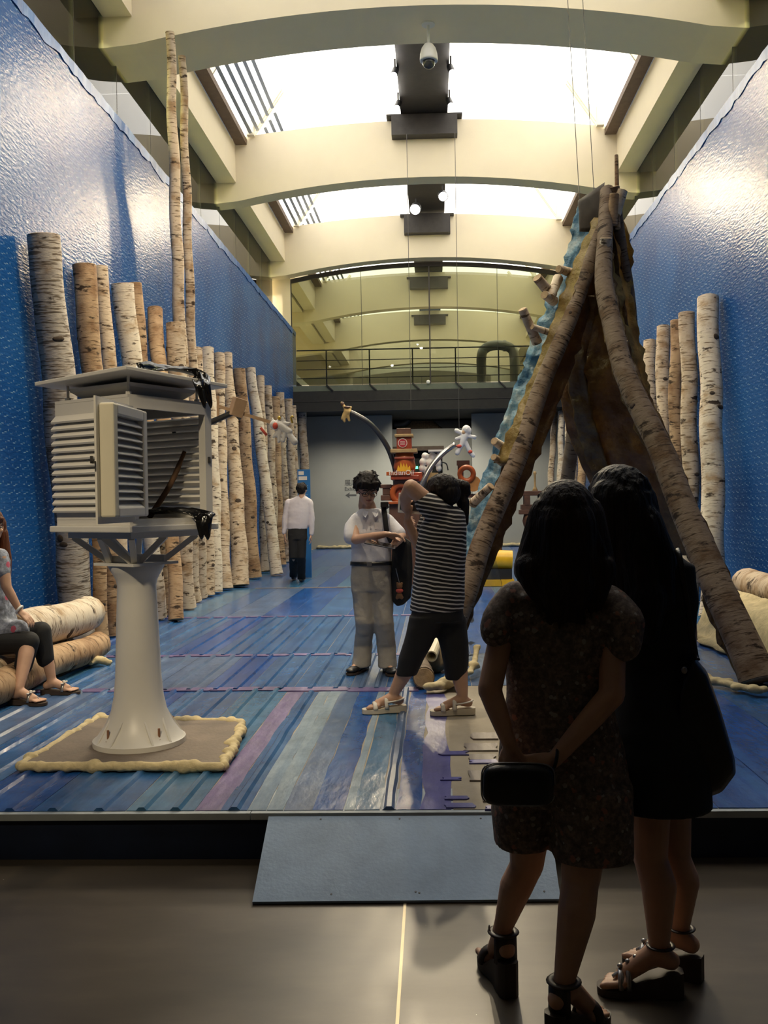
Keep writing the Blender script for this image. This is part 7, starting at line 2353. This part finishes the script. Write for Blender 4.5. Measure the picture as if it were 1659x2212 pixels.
leg_(b, J(-12, 1385, -0.08), J(62, 1385, -0.10), an1, (0.085, 0.058, 0.055, 0.033)); leg_(b, J(-8, 1385, 0.08), J(88, 1362, 0.06), an2, (0.085, 0.058, 0.055, 0.033))
arm_(b, J(4, 1205, -0.13), J(14, 1268, -0.16), J(42, 1318, -0.12), (0.045, 0.036, 0.034, 0.023))
hand(b, J(44, 1322, -0.12), V((0.75, 0.15, -0.75)), V((-0.5, 0.3, -0.7)), 1, 0.35, 0.93)
arm_(b, J(-45, 1205, 0.14), J(-35, 1275, 0.2), J(20, 1340, 0.12), (0.045, 0.036, 0.034, 0.023))
hand(b, J(22, 1342, 0.12), V((1, -0.2, -0.3)), V((0, 0, -1)), -1, 0.3, 0.93)
remesh(b, 'body', 0.0065, 'skin', w4, 3)
face(FP, FM, 0.98, w4, smile=True)
b = MB()
b.ell(P(0, -0.025, 0.045), 0.090, 0.108, 0.092, M, 18, 12)
b.ell(P(0.0, 0.05, 0.06), 0.07, 0.045, 0.03, M, 12, 8)
for pts in (((0, 1128), (6, 1180), (12, 1255)), ((-30, 1130), (-45, 1190), (-48, 1260)), ((4, 1150), (14, 1210), (18, 1250))):
    q = [J(x, y, 0.09) for x, y in pts]
    b.cap(q[0], q[1], 0.045, 0.04, 10); b.cap(q[1], q[2], 0.04, 0.02, 10)
locks(b, [P(0.085, -0.01, 0.03), P(0.07, -0.08, 0.03), P(0, -0.11, 0.03), P(-0.08, -0.05, 0.03)], [J(20, 1255, 0.05), J(10, 1268, 0.12), J(-20, 1265, 0.16), J(-46, 1250, 0.1)], 30, 13)
tufts(b, P, 60, 14, 0.04, 0.012, 0.0, -0.1)
remesh(b, 'hair', 0.007, 'hair_red', w4, 1)
b = MB()
b.loft([ring(J(-22, 1192), 0.11, 0.115), ring(J(-22, 1215), 0.135, 0.15), ring(J(-20, 1270), 0.135, 0.148), ring(J(-16, 1330), 0.150, 0.165), ring(J(-10, 1378), 0.19, 0.19), ring(J(-8, 1400), 0.19, 0.19)])
b.cap(J(0, 1202, -0.12), J(6, 1236, -0.14), 0.060, 0.058, 14); b.cap(J(-42, 1202, 0.14), J(-40, 1236, 0.16), 0.060, 0.058, 14)
b.cap(J(-5, 1372, -0.06), J(38, 1362, -0.05), 0.105, 0.085, 14)
remesh(b, 'floral_top', 0.009, 'print_grey', w4, 3, disp=wrinkle(0.006, seed=33))
b = MB()
b.cap(J(-8, 1388, -0.09), J(62, 1386, -0.10), 0.098, 0.076, 16); b.cap(J(62, 1386, -0.10), J(50, 1440, -0.11), 0.076, 0.064, 16)
b.cap(J(-8, 1388, 0.08), J(88, 1364, 0.06), 0.098, 0.076, 16); b.cap(J(88, 1364, 0.06), J(98, 1424, 0.06), 0.076, 0.064, 16)
remesh(b, 'capri_trousers', 0.009, 'cloth_black', w4, 3)
for g_, d_ in ((g1, d1), (g2, d2)):
    sole(w4, g_, d_, 0.02, 0.02, 'sole_dark', 1.05)
    strap(w4, g_, d_, arch(0.09, 0.025, 0.085, 0.043), 0.012, 'strap_metal', 'instep_strap')
    strap(w4, g_, d_, [(0.15, 0.012, 0.03), (0.13, 0.008, 0.06), (0.09, 0.0, 0.085)], 0.009, 'strap_metal', 'toe_strap')
    dv = V((d_[0], d_[1], 0)).normalized(); lv = V((-dv.y, dv.x, 0))
    for k in range(5):
        MB().ell(g_ + dv * (0.09 + 0.012 * (k % 2)) + lv * (0.018 * (k - 2)) + V((0, 0, 0.098 - 0.006 * abs(k - 2))), 0.012, 0.012, 0.006, None, 8, 6).build('flower_ornament', 'sandal_white', w4, smooth=True)
wq = J(42, 1317, -0.12)
MB().tube([wq + (V((0.55, 0, 0.8)) * cos(a) + V((0, 1, 0)) * sin(a)) * 0.031 for a in (2 * pi * k / 14 for k in range(15))], 0.009, 8).build('bangle', 'bracelet_white', w4, smooth=True)
